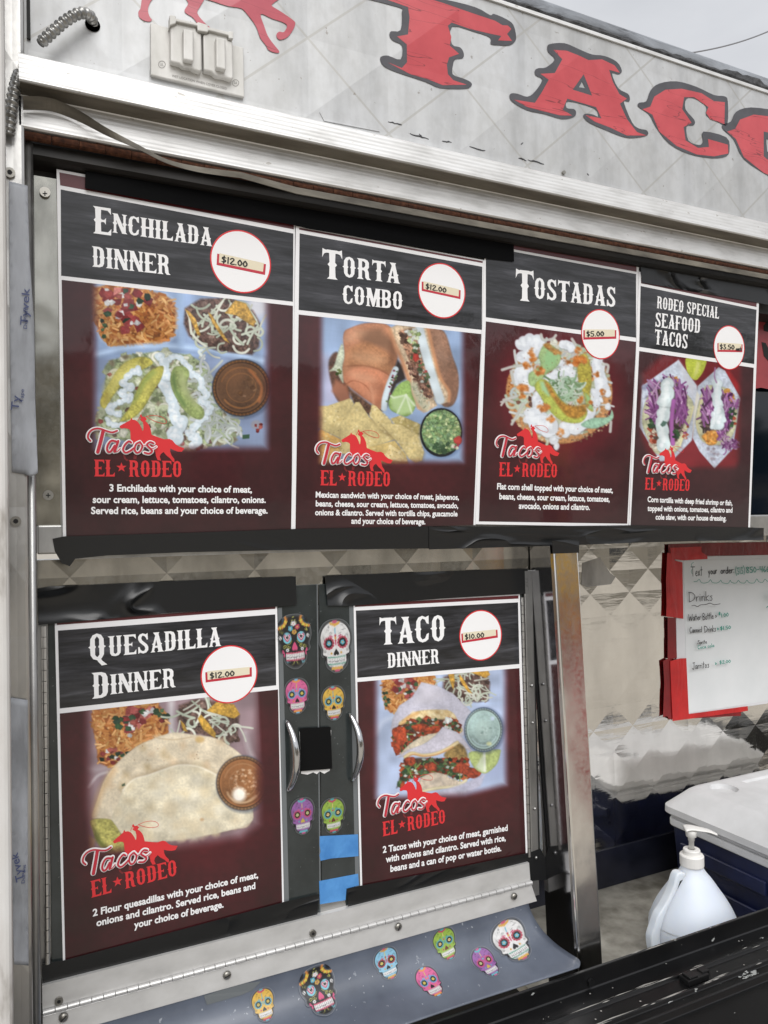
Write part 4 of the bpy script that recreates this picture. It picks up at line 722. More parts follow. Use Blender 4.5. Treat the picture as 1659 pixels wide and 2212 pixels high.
def pic_quesadilla():
    r = Ras(105, 1470, 625, 2090, (186.5, 1497.7, .23809), 1.4, (70,22,28), 50); body = r.body(370,1700,250,270); r.poly([(-120,0),(1900,0),(1900,1500),(-120,1500)], (92,22,28), 40, .6)
    r.poly([(-60,-60),(1560,-60),(1640,1500),(-60,1500)], (150,128,134), 3); r.vary(.08, 50); r.poly([(740,60),(800,60),(800,400),(740,420)], (206,200,204), 6, .9); r.line([(1440,360),(1480,520),(1540,620)], 40, (198,186,190), 6, .8); r.line([(20,850),(100,750),(190,715)], 20, (210,204,206), 3, .8); r.line([(0,680),(120,690),(240,660)], 36, (186,176,180), 7, .7)
    box = [(60,160),(300,120),(640,90),(740,200),(740,370),(420,560),(260,690),(110,630),(90,420),(50,290)]; rice_box(r, box, [(340,130),(640,150),(480,300),(380,400),(350,250)], 420); r.bits([(100,480),(400,540),(230,650),(110,620)], 16, 32, CIL+TOM+ONI); r.bits([(620,150),(740,170),(740,270),(640,240)], 10, 36, CIL+TOM); r.bits([(210,220),(330,220),(320,310),(230,300)], 7, 36, CIL)
    bx = [(840,110),(1000,50),(1300,90),(1390,200),(1370,420),(1280,470),(1050,370),(880,360),(830,250)]; bean_box(r, bx, 34)
    for q in ([(1180,80),(1340,100),(1395,190),(1340,230),(1090,160)], [(1040,190),(1110,270),(1175,360),(1170,410),(1060,330),(1010,230)], [(850,240),(890,280),(920,350),(880,340)]): r.poly(q, (204,160,68), .8, 1, .12, .35, .18)
    T1 = [(50,1120),(100,960),(170,770),(300,610),(460,480),(640,400),(800,355),(1000,380),(1150,400),(1290,470),(1430,580),(1500,700),(1500,1160),(1300,1240),(700,1330),(240,1170),(120,1140)]
    r.poly([(x+8, y+18) for x, y in T1], (96,76,70), 6, .5); r.poly(T1, (222,208,182), 1.5, 1, .05, .18, .05, True); r.bits(T1, 60, 50, [(206,186,150), (228,216,192), (214,192,160)], 5, 0, .05, 6); r.line([(60,1110),(130,900),(250,690)], 46, (206,164,112), 8, .6); r.ell(1030, 420, 40, 28, (206,172,110), 3, .8); r.bits([(300,480),(1100,420),(1200,600),(400,640)], 12, 6, [(150,110,80)], rim=0); r.line([(640,405),(800,420),(960,395)], 10, (190,166,130), 1.5, .7)
    T2 = [(230,1160),(290,1000),(330,880),(430,780),(560,740),(700,690),(850,650),(1020,665),(1180,740),(1330,860),(1470,1000),(1510,1150),(1330,1235),(900,1320),(600,1350),(360,1300)]
    r.line(T2[2:10], 40, (150,128,98), 7, .55); r.poly(T2, (226,216,190), 1.6, 1, .06, .12, .05, True); r.bits(T2, 60, 60, [(218,204,172), (230,222,200), (222,208,178)], 4, 0, .04, 8); r.line([(330,880),(430,782),(560,745),(700,695),(850,652),(1020,668),(1180,740)], 14, (240,232,212), 2, .9); r.poly([(320,830),(350,812),(352,838),(325,845)], (70,86,66), .8); r.ell(1050, 1145, 18, 14, (196,160,120), 2, .8)
    r.poly([(40,1150),(200,1140),(260,1190),(330,1300),(400,1400),(200,1460),(90,1330),(60,1250)], (178,172,96), 1.5, 1, 0, .25, .16, True); r.poly([(60,1200),(130,1330),(240,1430),(180,1450),(80,1330)], (104,112,50), 4, .9); r.poly([(20,1280),(80,1330),(60,1420),(10,1400)], (190,160,116), 3)
    cup(r, 1420, 815, 245, 252, (140,94,58), (190,146,104), (92,88,86)); r.bits(disc(1430, 800, 120, 120, 16), 70, 16, [(190,146,110), (150,104,66), (206,170,136)], rim=0, soft=1.2); r.ell(1385, 920, 62, 66, (250,244,232), 5, .95); r.line([(1280,900),(1340,980),(1440,990),(1540,930)], 18, (214,180,144), 2, .7)
    r.feather([(20,-60),(1560,-60),(1560,1180),(1400,1300),(800,1390),(400,1420),(60,1420),(20,1000)], 18, body); return r
def pic_taco():
    r = Ras(755, 1420, 1150, 1930, (801, 1442.8, .18518), 1.4, (72,24,29), 60); body = r.body(955,1600,190,220)
    r.poly([(-20,-40),(1660,-120),(1660,1540),(-20,1540)], (174,188,216)); r.vary(.08, 60); r.line([(60,760),(150,620),(330,560)], 40, (206,216,236), 6, .8); r.line([(800,60),(800,260)], 40, (190,206,236), 5, .9); r.line([(1080,420),(1300,410),(1500,420)], 34, (188,206,238), 5, .9); r.poly([(1150,700),(1640,600),(1640,1300),(1300,1300)], (150,160,190), 16, .7)
    box = [(130,150),(380,90),(740,80),(770,230),(640,300),(480,360),(340,500),(240,520),(170,460),(140,320)]; rice_box(r, box, [(260,130),(500,110),(540,250),(460,340),(330,330),(280,260)], 260); r.bits([(150,230),(190,230),(240,440),(160,440)], 10, 28, CIL)
    bean_box(r, [(850,110),(960,60),(1340,40),(1390,180),(1370,380),(1250,400),(1000,380),(900,290),(840,230)], 46)
    for q in ([(900,70),(970,60),(980,150),(965,260),(930,180)], [(1030,70),(1080,130),(1180,300),(1130,280),(1040,150)], [(1160,50),(1370,30),(1390,80),(1340,120)]): r.poly(q, (214,164,70), .8, 1, .12, .35, .18)
    r.poly([(590,165),(780,210),(960,300),(1100,440),(1180,520),(1150,760),(1060,800),(700,760),(230,740),(250,600),(330,440),(480,340)], (196,194,208), 1, 1, .08, .18, .05); r.poly([(600,200),(760,240),(900,330),(700,420),(480,430)], (210,206,216), 9, .7)
    MEAT = [(154,66,38), (130,50,30), (176,88,50), (108,42,28), (142,58,34)]
    def fill(reg, nm, nc, no): r.poly(reg, (70,50,38), 2.5, 1, 0, 0, .3); r.bits(reg, nm, 60, MEAT, tex=.3); r.bits(reg, nc, 32, CIL+[(52,74,44), (66,90,52), (88,110,66)]); r.bits(reg, no, 28, [(186,196,186), (206,212,204)]); r.curls(reg, 12, 90, 12, [(130,160,84), (104,134,70)])
    r.poly([(330,680),(430,560),(560,500),(780,485),(940,510),(1030,640),(1050,760),(700,800)], (214,192,146), 1.2, 1, .1, .25, .1, True); r.bits([(480,520),(900,510),(960,560),(500,580)], 20, 30, [(228,212,172), (200,170,120)], 6, 0, .05, 3); r.line([(340,690),(440,580),(540,530)], 26, (206,140,70), 4, .7)
    fill([(260,710),(420,640),(560,590),(760,600),(960,600),(1050,700),(1000,760),(800,720),(560,860),(400,960),(300,1010),(260,850)], 46, 60, 22)
    for q in ([(250,720),(390,690),(420,800),(380,900),(290,860)], [(470,680),(620,650),(680,700),(560,750)], [(680,690),(800,680),(790,750),(620,770)], [(260,910),(330,890),(350,980),(290,1000)]): r.poly(q, (160,66,38), 1.2, 1, .2, .3, .26, True)
    r.bits([(840,560),(940,560),(960,620),(860,630)], 4, 44, [(230,234,230)])
    r.poly([(350,1010),(440,900),(580,810),(740,765),(760,800),(600,900),(420,1020)], (206,194,170), 1, 1, .1, .25, .08, True); r.poly([(840,685),(1010,750),(1080,820),(1200,990),(1000,900),(740,990),(500,1010),(310,1050),(420,960),(640,880),(760,780)], (200,196,208), 1, 1, .1, .2, .05)
    r.poly([(980,870),(1080,910),(1130,1020),(1120,1100),(900,1060),(860,1000)], (140,116,70), 2.5, 1, 0, .2, .2, True); r.line([(400,1040),(480,995),(600,1020),(760,1000),(900,940),(1010,870)], 40, (226,206,160), 1, 1, True, .3); r.line([(420,1050),(500,1010),(640,1030),(800,1000),(960,920)], 12, (196,120,60), 1.5, .7)
    fill([(390,1060),(560,1050),(900,1060),(1120,1080),(1120,1270),(980,1300),(880,1240),(640,1260),(440,1300),(300,1400),(350,1240)], 50, 90, 16)
    for q in ([(400,1060),(500,1040),(520,1110),(450,1140)], [(620,1140),(720,1100),(770,1160),(680,1210)], [(950,1200),(1050,1100),(1160,1160),(1290,1180),(1270,1260),(1190,1290),(1080,1240)]): r.poly(q, (152,64,40), 1.2, 1, .1, .3, .28, True)
    r.poly([(580,1290),(700,1225),(830,1230),(940,1290),(1100,1330),(1120,1270),(1100,1350),(900,1400),(640,1440),(560,1380)], (206,190,170), 1.2, 1, -.05, .25, .1, True); r.line([(600,1440),(780,1400),(1000,1380),(1110,1310)], 34, (230,218,180), 1, 1, True, .3); r.bits([(600,1290),(860,1260),(900,1340),(620,1380)], 20, 30, [(176,164,150), (222,206,184)], 6, 0, .05, 4)
    r.poly([(1130,1330),(1340,1230),(1280,1380),(1100,1470),(700,1540),(620,1500)], (188,186,204), 2.5, .95, 0, .1, .05)
    r.poly([(1150,985),(1330,960),(1500,950),(1510,1000),(1470,1120),(1380,1210),(1310,1230),(1220,1180),(1160,1080)], (172,186,118), 1.2, 1, 0, .3, .1, True); r.poly([(1325,980),(1345,1210),(1300,1215),(1220,1160)], (206,216,190), 3, .85); r.line([(1325,970),(1330,1200)], 24, (226,230,216), 2, .9, False)
    cup(r, 1315, 720, 228, 262, (150,172,168), (178,200,204), (70,86,112)); r.ell(1310, 730, 100, 120, (160,180,174), 5, .6); r.bits([(1260,740),(1370,640),(1400,700),(1300,820)], 14, 20, [(176,194,190), (136,158,152)], rim=0, soft=1.5); r.ell(1420, 590, 24, 24, (190,206,224), 2, .9); r.ell(1380, 885, 30, 22, (206,210,160), 2, .9)
    r.feather([(60,-40),(1570,-120),(1580,1360),(1100,1480),(60,1520)], 11, body); return r

# ================================================================== the place
gm = MB(); gm.add([(-400,-400,0),(400,-400,0),(400,400,0),(-400,400,0)], [(0,1,2,3)])
tag(gm.build('ground', M['ground']), None, None, None, 'structure')

truck = thing('food_truck', 'silver quilted stainless food truck with red TACO lettering and a rolled up serving window', 'food truck', (1.0, 1.05, 0))
XR = 2.6                                                     # the truck runs on past the right of the picture
ztop = FAS.P(1380, 100).z; ztop = .5*(FAS.P(1200, 39).z+FAS.P(1600, 176).z)
XL = FAS.P(50, 150).x
# fascia
mb = MB(); z0 = FAS.P(44, 116).z-.02
mb.slab([(XL,1.0,z0),(XR,1.0,z0),(XR,1.0,ztop),(XL,1.0,ztop)], [(XL,1.04,z0),(XR,1.04,z0),(XR,1.04,ztop),(XL,1.04,ztop)])
fas = mb.build('fascia_panel', M['fascia'], truck)
for q, t in (([(60,108),(78,100),(322,150),(322,205),(60,205)], .0016), ([(690,243),(705,240),(815,268),(820,285),(700,262)], .0012)): mb = MB(); pslab(mb, q, FAS, t, .001); mb.build('patch_plate', M['fascia'], fas)
for x, y in ((1216,374),(1005,415)): mb = MB(); mb.tube([FAS.P(x, y, .0), FAS.P(x, y, .004)], .0032, 10); mb.build('rivet', M['screw'], fas)
mb = MB(); pslab(mb, [(57,-30),(64,-30),(66,88),(58,85)], FAS, .004, .006); mb.build('corner_seam', M['slot'], fas)
random.seed(3)
for (x0, y0, x1, y1) in ((838,263,868,270),(885,289,926,301),(955,304,975,308),(1014,317,1048,326),(1120,341,1137,347),(1140,346,1175,354),(1268,376,1272,378),(735,257,770,265),(150,118,190,124),(245,135,318,150),(1125,312,1130,309),(905,290,912,296)):
    n = 7; top = []; bot = []
    for i in range(n):
        t = i/(n-1); w_ = (1.5+random.random()*2.2)*math.sin(math.pi*(.1+.8*t)); x = x0+(x1-x0)*t; y = y0+(y1-y0)*t+random.uniform(-1, 1); top.append((x, y-w_*.5)); bot.append((x, y+w_*.5))
    mb = MB(); pslab(mb, top+bot[::-1], FAS, .0006, .0005); mb.build('torn_edge', M['tar'], fas)
# lettering on the fascia
def zz(p): return [(768.05+.5370*x, .5370*y) for x, y in p]
def z5(p): return [(274.3+.26456*x, .26456*y) for x, y in p]
LT = {
 'T': ([(60,-60),(340,-5),(480,30),(540,62),(555,57),(605,78),(634,102),(645,150),(637,172),(615,184),(575,183),(543,178),(540,152),(480,130),(388,108),(386,178),(420,192),(434,215),(430,235),(400,240),(391,262),(390,300),(430,316),(460,330),(466,345),(440,358),(340,355),(280,330),(160,290),(112,266),(98,240),(104,228),(130,225),(180,240),(186,185),(150,165),(136,145),(142,127),(180,122),(185,50),(172,30),(0,-20)],
       [(110,-60),(340,10),(470,55),(560,85),(590,103),(612,104),(625,118),(608,138),(628,166),(572,164),(585,146),(545,138),(460,118),(385,92),(370,105),(384,150),(378,185),(415,218),(375,232),(366,262),(370,300),(392,324),(446,342),(350,344),(290,320),(220,300),(128,252),(185,275),(206,252),(205,180),(166,148),(210,140),(216,70),(210,30),(40,-30)], []),
 'A': ([(770,190),(782,178),(840,175),(900,200),(950,220),(1000,226),(1050,250),(1070,285),(1058,300),(1030,296),(1055,355),(1094,378),(1102,396),(1098,410),(1078,412),(1112,495),(1140,518),(1170,525),(1173,545),(1130,555),(1080,553),(1000,522),(940,495),(915,470),(925,458),(955,462),(975,470),(958,436),(856,408),(848,435),(878,440),(886,455),(876,472),(830,480),(760,460),(690,445),(632,412),(618,390),(625,377),(650,378),(690,390),(720,370),(750,322),(724,305),(720,285),(735,275),(765,272),(800,240),(775,212)],
       [(795,202),(845,204),(900,226),(935,243),(990,240),(1040,264),(1062,294),(1018,282),(1034,332),(1060,380),(1090,398),(1062,418),(1090,480),(1130,532),(1168,546),(1090,546),(1020,513),(960,490),(924,464),(988,478),(966,432),(850,398),(832,442),(870,466),(820,465),(740,445),(690,432),(636,402),(720,415),(748,372),(776,322),(742,298),(800,295),(830,240)], [[(916,300),(950,386),(872,362)]]),
 'C': ([(1136,430),(1140,414),(1168,408),(1185,365),(1220,337),(1290,328),(1370,350),(1440,383),(1482,388),(1496,408),(1494,502),(1462,494),(1410,465),(1410,430),(1366,398),(1330,398),(1326,440),(1362,484),(1358,505),(1330,510),(1338,566),(1380,584),(1396,570),(1398,530),(1490,553),(1503,600),(1490,630),(1430,637),(1340,620),(1260,578),(1206,510),(1180,462)],
       [(1152,441),(1184,430),(1200,390),(1245,362),(1310,358),(1390,376),(1440,408),(1484,412),(1482,500),(1425,480),(1408,455),(1418,432),(1360,392),(1320,392),(1312,440),(1350,495),(1318,512),(1326,566),(1376,596),(1420,592),(1416,560),(1496,583),(1498,618),(1440,630),(1370,622),(1290,588),(1220,530),(1192,462)], []),
 'O': ([(1478,522),(1476,502),(1508,490),(1530,450),(1590,433),(1700,450),(1800,500),(1840,580),(1820,690),(1760,760),(1660,708),(1560,640),(1520,562)], [(1493,530),(1525,520),(1545,482),(1600,462),(1690,472),(1780,520),(1815,590),(1800,680),(1750,742),(1640,696),(1560,632),(1528,560)], [[(1640,530),(1690,540),(1730,590),(1725,650),(1690,670),(1640,630)]]),
}
for ch in 'TACO':
    bl, rd, hl = LT[ch]
    sh = Sheet(FAS, .0008, [M['letter_black'], M['letter_red']], 1e-4); sh.px(smooth(zz(bl), 3, True), 0, [zz([(910,328),(924,356),(897,352)])] if ch == 'A' else ([zz([(1650,560),(1690,570),(1705,600),(1690,630),(1655,610)])] if ch == 'O' else [])); sh.px(zz(rd), 1, [zz(h) for h in hl])
    o = sh.build('vinyl_letter', fas)
hl_ = [[(130,-20),(110,70),(92,100),(100,145),(140,172),(185,180),(203,165),(188,145),(174,110),(172,70),(190,20),(215,-20)], [(480,-20),(500,30),(468,88),(485,115),(540,150),(590,220),(640,262),(700,286),(762,300),(720,262),(650,205),(590,140),(573,98),(600,50),(625,-20)],
       [(650,-20),(720,20),(830,55),(930,72),(980,120),(1050,215),(1085,310),(1130,370),(1155,412),(1215,435),(1243,425),(1200,370),(1150,300),(1120,220),(1090,118),(1180,155),(1270,185),(1305,215),(1280,265),(1240,262),(1217,290),(1240,327),(1295,315),(1340,270),(1372,200),(1350,165),(1250,95),(1180,50),(1205,20),(1205,-20)]]
sh = Sheet(FAS, .0008, [M['horse_red']], 1e-4)
for q in hl_: sh.px(smooth(z5(q), 3, True))
sh.px(z5([(130,-20),(1205,-20),(1205,-260),(130,-200)]))
sh.build('vinyl_horse', fas)
# outlet cover
oc = MB(); pslab(oc, z5([(187,207),(942,408),(950,812),(190,632)]), FAS, .006, .006); occ = oc.build('outlet_cover', M['outlet'], fas, bevel=.0012)
mb = MB(); pslab(mb, z5([(328,196),(375,205),(378,225),(548,262),(552,252),(632,275),(634,292),(800,330),(806,322),(838,330),(838,388),(802,384),(798,360),(640,320),(632,335),(552,322),(548,285),(380,250),(374,268),(328,282)]), FAS, .020, .014); mb.build('lid_hinge', M['outlet'], occ, bevel=.001)
for q, h in (([(338,268),(375,262),(382,240),(545,278),(550,318),(588,335),(592,625),(575,640),(520,618),(500,606),(440,598),(410,575),(345,560),(338,545)], [(430,320),(515,336),(515,585),(432,568)]), ([(600,338),(640,330),(642,300),(796,340),(802,385),(840,392),(845,690),(825,700),(775,680),(700,668),(670,640),(606,625)], [(692,385),(770,400),(774,652),(694,632)])):
    mb = MB(); pslab(mb, z5(q), FAS, .016, .010); pslab(mb, z5(h), FAS, .024, .0085); mb.build('outlet_lid', M['outlet'], occ, bevel=.002, seg=3)
sh = Sheet(FAS, .0063, [M['engrave']]); write(sh, 'WET LOCATION WHEN COVER CLOSED', z5([(360,648)])[0], z5([(806,752)])[0], 5.2, 0, .0)
for c, r_, tx in (((278,548), 26, 'UL'), ((877,697), 24, 'SA')):
    ri = disc(*c, r_, r_, 24); ro = disc(*c, r_+4, r_+4, 24); sh.px(z5(ro), 0, [z5(ri)]); write(sh, tx, z5([(c[0]-15, c[1]+8)])[0], z5([(c[0]+15, c[1]+14)])[0], 6, 0, .0)
sh.build('embossed_lettering', occ)
# flexible conduit, two visible lengths
def flex(path, r0, name):
    path = smooth3(path, 10); d = [0]
    for i in range(1, len(path)): d.append(d[-1]+(Vector(path[i])-Vector(path[i-1])).length)
    pts = []; rr = []; n = int(d[-1]/.0011)
    for k in range(n+1):
        s_ = d[-1]*k/n; i = max(j for j in range(len(d)) if d[j] <= s_+1e-9); i = min(i, len(d)-2); t = (s_-d[i])/(d[i+1]-d[i]); pts.append(Vector(path[i]).lerp(Vector(path[i+1]), t)); rr.append(r0*(1+.17*math.sin(2*math.pi*s_/.0075)))
    mb = MB(); mb.tube(pts, rr, 14); return mb.build(name, M['conduit'], fas, smooth=True)
def smooth3(P, n):
    a = smooth([(p[0], p[1]) for p in P], n); b = smooth([(p[2], 0) for p in P], n); return [(x, y, z[0]) for (x, y), z in zip(a, b)]
flex([FAS.P(203,50,-.004), FAS.P(193,47,.012), FAS.P(170,52,.022), FAS.P(140,72,.026), FAS.P(112,98,.028), FAS.P(86,124,.030)], .0059, 'flexible_conduit')
flex([Plane(.985).P(42,160), Plane(.975).P(35,180), Plane(.972).P(29,205), Plane(.972).P(24,238), Plane(.975).P(18,290)], .0062, 'flexible_conduit')
mb = MB(); mb.lathe((0,0,0), [(.0001,0),(.009,0)], 20); vs = [FAS.pt(*(lambda p: (p[0]+v[0], p[1]+v[1]))(FAS.st(200,54)), .0009) for v in mb.v]; mb.v = [tuple(v) for v in vs]; mb.build('conduit_hole', M['slot'], fas)
# aluminium hinge rail: ribbed face, underside with shade in its colour, set-back second face
zt = FAS.P(500, 207).z-ZC; zt = .5*(Plane(.955).P(300,168).z+Plane(.955).P(1200,378).z)-ZC
mb = MB(); prof = [(1.0, zt+.006), (.957, zt), (.955, zt-.002), (.955, zt-.031), (.957, zt-.0325), (.984, zt-.0325), (.985, zt-.035), (.985, zt-.070), (.987, zt-.072), (1.0, zt-.072)]
extrude_x(mb, prof, XL-.005, XR, True); rail = mb.build('awning_hinge_rail', M['alu'], truck); mb = MB(); mb.box(XL-.004, XR, .9575, .9845, ZC+zt-.0336, ZC+zt-.0328); mb.build('underside_shade', M['underside'], rail)
zh = zt-.078
mb = MB()
random.seed(5); x = XL
while x < XR:
    l = .030+random.uniform(-.001, .001); mb.tube([(x+.0004, .992, ZC+zh), (x+l-.0004, .992, ZC+zh)], .0052, 12); x += l
mb.build('rusty_piano_hinge', M['rust'], rail, smooth=False)
# loose strip that sags across the hinge at the left
lp = [(.960, 50, 222, 30), (.962, 110, 226, 28), (.966, 170, 250, 24), (.968, 230, 284, 17), (.970, 300, 318, 10), (.972, 360, 348, 9), (.974, 430, 366, 12), (.978, 520, 378, 13)]
vs = []; fs = []
c1 = smooth([(p[1], p[2]) for p in lp], 6); c2 = smooth([(p[0], p[3]) for p in lp], 6)
for (x, y), (yy, h) in zip(c1, c2):
    pl_ = Plane(yy); tw = max(0, (h-12)*.0011); a = pl_.P(x, y-h*.5); b = Plane(yy+tw).P(x, y+h*.5); k = Vector((0,.0022,.0008)); vs += [a, b, b+k, a+k]
for xx in [atx(640, .983, zh-.012), XR]: vs += [Vector((xx,.983,ZC+zh-.006)), Vector((xx,.983,ZC+zh-.0150)), Vector((xx,.9852,ZC+zh-.0150)), Vector((xx,.9852,ZC+zh-.006))]
for i in range(len(vs)//4-1):
    for k in range(4): fs.append((4*i+k, 4*i+(k+1) % 4, 4*i+4+(k+1) % 4, 4*i+4+k))
mk('sagging_weather_strip', vs, fs, M['strip'], rail)
mb = MB(); pslab(mb, [(208,285),(240,289),(240,327),(208,324)], Plane(.990), 0, .003); mb.build('hinge_leaf', M['rust'], rail)
# window head: dark lintel above the posters
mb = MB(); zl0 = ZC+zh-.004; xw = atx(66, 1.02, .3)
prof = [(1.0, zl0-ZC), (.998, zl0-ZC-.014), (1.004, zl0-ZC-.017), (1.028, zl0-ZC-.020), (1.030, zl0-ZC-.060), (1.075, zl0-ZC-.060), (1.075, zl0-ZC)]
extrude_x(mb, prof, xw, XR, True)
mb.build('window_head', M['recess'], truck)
# left frame strip, dark gap and quilted channel, white corner post
zs0 = Plane(1.05).P(90, 1135).z
mb = MB(); zf = zl0-.03; xa = atx(76, 1.045, .2); xb = atx(128, 1.045, .2)
ty = lambda z: UPP.y0+UPP.k*(z-ZC)+.004
mb.slab([(xa,ty(zs0),zs0),(xb,ty(zs0),zs0),(xb,ty(zf),zf),(xa,ty(zf),zf)], [(xa,1.1,zs0),(xb,1.1,zs0),(xb,1.1,zf),(xa,1.1,zf)])
wf = mb.build('window_frame', M['steel_frame'], truck)
for px, py in ((97,418),(104,1070)):
    z_ = Plane(1.03).P(px, py).z-ZC; FR = Plane(UPP.y0+UPP.k*z_+.004); p = FR.P(px, py); mb = MB(); mb.tube([p, p+Vector((0,-.005,0))], .0062, 14); sc = mb.build('frame_screw', M['screw'], wf)
    sh = Sheet(FR.sub(.0052), 0, [M['slot']]); sh.px([(px-5,py-1.2),(px-1.2,py-1.2),(px-1.2,py-5),(px+1.2,py-5),(px+1.2,py-1.2),(px+5,py-1.2),(px+5,py+1.2),(px+1.2,py+1.2),(px+1.2,py+5),(px-1.2,py+5),(px-1.2,py+1.2),(px-5,py+1.2)]); sh.build('screw_slot', sc)
mb = MB(); mb.box(atx(-60,.985,0), atx(62,.985,0), .985, 1.05, .3, ztop+.02); ch = mb.build('corner_channel', M['channel'], truck, bevel=.004)
mb = MB(); mb.tube([(atx(69,1.0,0), 1.0, .35), (atx(69,1.0,0), 1.0, zl0)], .005, 12); mb.build('channel_bead', M['steel_dull'], ch, smooth=True)
mb = MB(); mb.box(atx(62,1.0,0)+.0005, atx(77,1.03,0), 1.06, 1.075, .3, zl0); mb.build('dark_gap', M['slot'], ch)
for px, py in ((21,375),(34,1126)): p = Plane(.985).P(px, py); mb = MB(); mb.tube([p, p+Vector((0,-.004,0))], .006, 12); mb.tube([p, p+Vector((0,-.0045,0))], .0028, 8, 1); mb.build('channel_rivet', [M['screw'], M['slot']], ch)
mb = MB(); xp = atx(19, .87, 0); mb.box(xp-.08, xp, .87, .93, .3, ztop+.05); mb.build('corner_post', M['white_post'], truck, bevel=.006, seg=3)
# roof edge
mb = MB(); prof = [(1.0+.022*(1-math.cos(t)), ztop-ZC+.002+.036*math.sin(t)) for t in [math.pi*i/12 for i in range(13)]]
extrude_x(mb, prof, XL-.02, XR, True); mb.build('roof_edge', M['roof'], truck, smooth=True)
random.seed(9); mb = MB(); n = 170; vs = []; fs = []
for i in range(n+1):
    x = XL+(XR-XL)*i/n; g = .001+.006*random.random()+.008*max(0, math.sin(i*.17)*math.sin(i*.31+1)); vs += [(x, .9985, ztop-.002), (x, .996+.002*random.random(), ztop+.003), (x, .9985+.004*random.random(), ztop+.004+g), (x, 1.006, ztop+.004+g)]
for i in range(n):
    for k in range(3): fs.append((4*i+k, 4*i+4+k, 4*i+5+k, 4*i+1+k))
mk('torn_roof_seal', vs, fs, M['tar'], truck)
mb = MB(); mb.box(XL, XR, .9965, .9995, ztop-.008, ztop-.0025); mb.build('fascia_trim', M['alu'], fas)
# window panel behind the posters, window on the right, quilted strip below
zb = -.035
def tilt(z): return UPP.y0+UPP.k*z
mb = MB(); x1 = atx(1622, tilt(.1)+.004, .1)
mb.slab([(xb,tilt(zb)+.003,ZC+zb),(x1,tilt(zb)+.003,ZC+zb),(x1,tilt(.46)+.003,ZC+.46),(xb,tilt(.46)+.003,ZC+.46)], [(xb,1.085,ZC+zb),(x1,1.085,ZC+zb),(x1,1.085,ZC+.46),(xb,1.085,ZC+.46)]); mb.build('window_panel', M['steel_dull'], truck)
mb = MB(); mb.box(x1+.001, XR, 1.09, 1.10, ZC+.012, ZC+.46); wn = mb.build('serving_window', M['pane'], truck)
mb = MB(); mb.box(x1+.001, XR, 1.055, 1.089, ZC-.032, ZC+.010); mb.build('window_sill', M['steel'], wn, bevel=.003)
mb = MB(); mb.box(xa, atx(1190, 1.09, -.06), 1.09, 1.13, ZC-.16, ZC+zb-.001); mb.build('quilted_strip', M['steel_strip'], truck)
mb = MB(); mb.box(atx(80,1.05,-.02), atx(135,1.05,-.02), 1.043, 1.08, zs0-.036, zs0+.0); mb.build('frame_foot', M['steel_dull'], truck, bevel=.002)
mb = MB(); mb.box(atx(1190,1.09,-.06)+.001, XR, 1.10, 1.38, ZC-.034, ZC-.03); mb.build('niche_soffit', M['steel_dull'], truck)
# lower cabinet: two doors
def qd(pts, off, t, name, mat, parent, **k): mb = MB(); pslab(mb, pts, DOOR, off, t); return mb.build(name, mat, parent, **k)
cab = qd([(79,1262),(1150,1212),(1168,1935),(88,2170)], -.004, .02, 'cabinet_frame', M['steel_dull'], truck)
dl = qd([(103,1290),(685,1262),(692,1990),(112,2138)], 0, .0035, 'cabinet_door', M['door'], truck, bevel=.0008)
dr = qd([(689,1262),(1127,1240),(1146,1893),(696,1989)], 0, .0035, 'cabinet_door', M['door'], truck, bevel=.0008)
qd([(683.5,1262),(686,1262),(693,1989),(690.5,1990)], .0006, .003, 'edge_strip', M['film'], dl)
sh = Sheet(DOOR, .0003, [M['film']]); sh.px([(600,1313),(609,1312.5),(624,1946),(613,1948)]); sh.build('film_edge', dl)
sh = Sheet(DOOR, .0003, [M['film']]); sh.px([(754,1309),(763,1308.5),(777,1925),(768,1927)]); sh.build('film_edge', dr)
sh = Sheet(DOOR, .0003, [M['steel_dull']]); sh.px([(690,1953),(745,1944),(750,1976),(692,1988)]); sh.build('film_gap', dr)
def piano(a, b, n, rad, name, parent, lean=0):
    mb = MB(); a = Vector(a); b = Vector(b)
    for i in range(n): mb.tube([a.lerp(b, (i+.03)/n), a.lerp(b, (i+.97)/n)], rad*(1 if i % 2 else .93), 10)
    return mb.build(name, M['sill'] if n > 45 else M['steel'], parent, smooth=False)
piano(DOOR.P(95,1352,.003), DOOR.P(103,2080,.003), 30, .0032, 'door_hinge', dl); piano(DOOR.P(1126,1290,.003), DOOR.P(1141,1850,.003), 30, .0028, 'door_hinge', dr)
def handle(pts, name, parent):
    p = smooth(pts, 7); n = len(p); path = []; rr = []
    for i, (x, y) in enumerate(p): t = i/(n-1); path.append(DOOR.P(x, y, .004+.018*math.sin(math.pi*t)**.8)); rr.append(.0024+.0033*math.sin(math.pi*t)**.7)
    mb = MB(); mb.tube(path, rr, 14); return mb.build(name, M['chrome'], parent, smooth=True)
handle([(617,1556),(626,1590),(630,1632),(628,1672),(620,1706)], 'door_handle', dl); handle([(753,1541),(763,1575),(766,1612),(764,1650),(757,1685)], 'door_handle', dr)
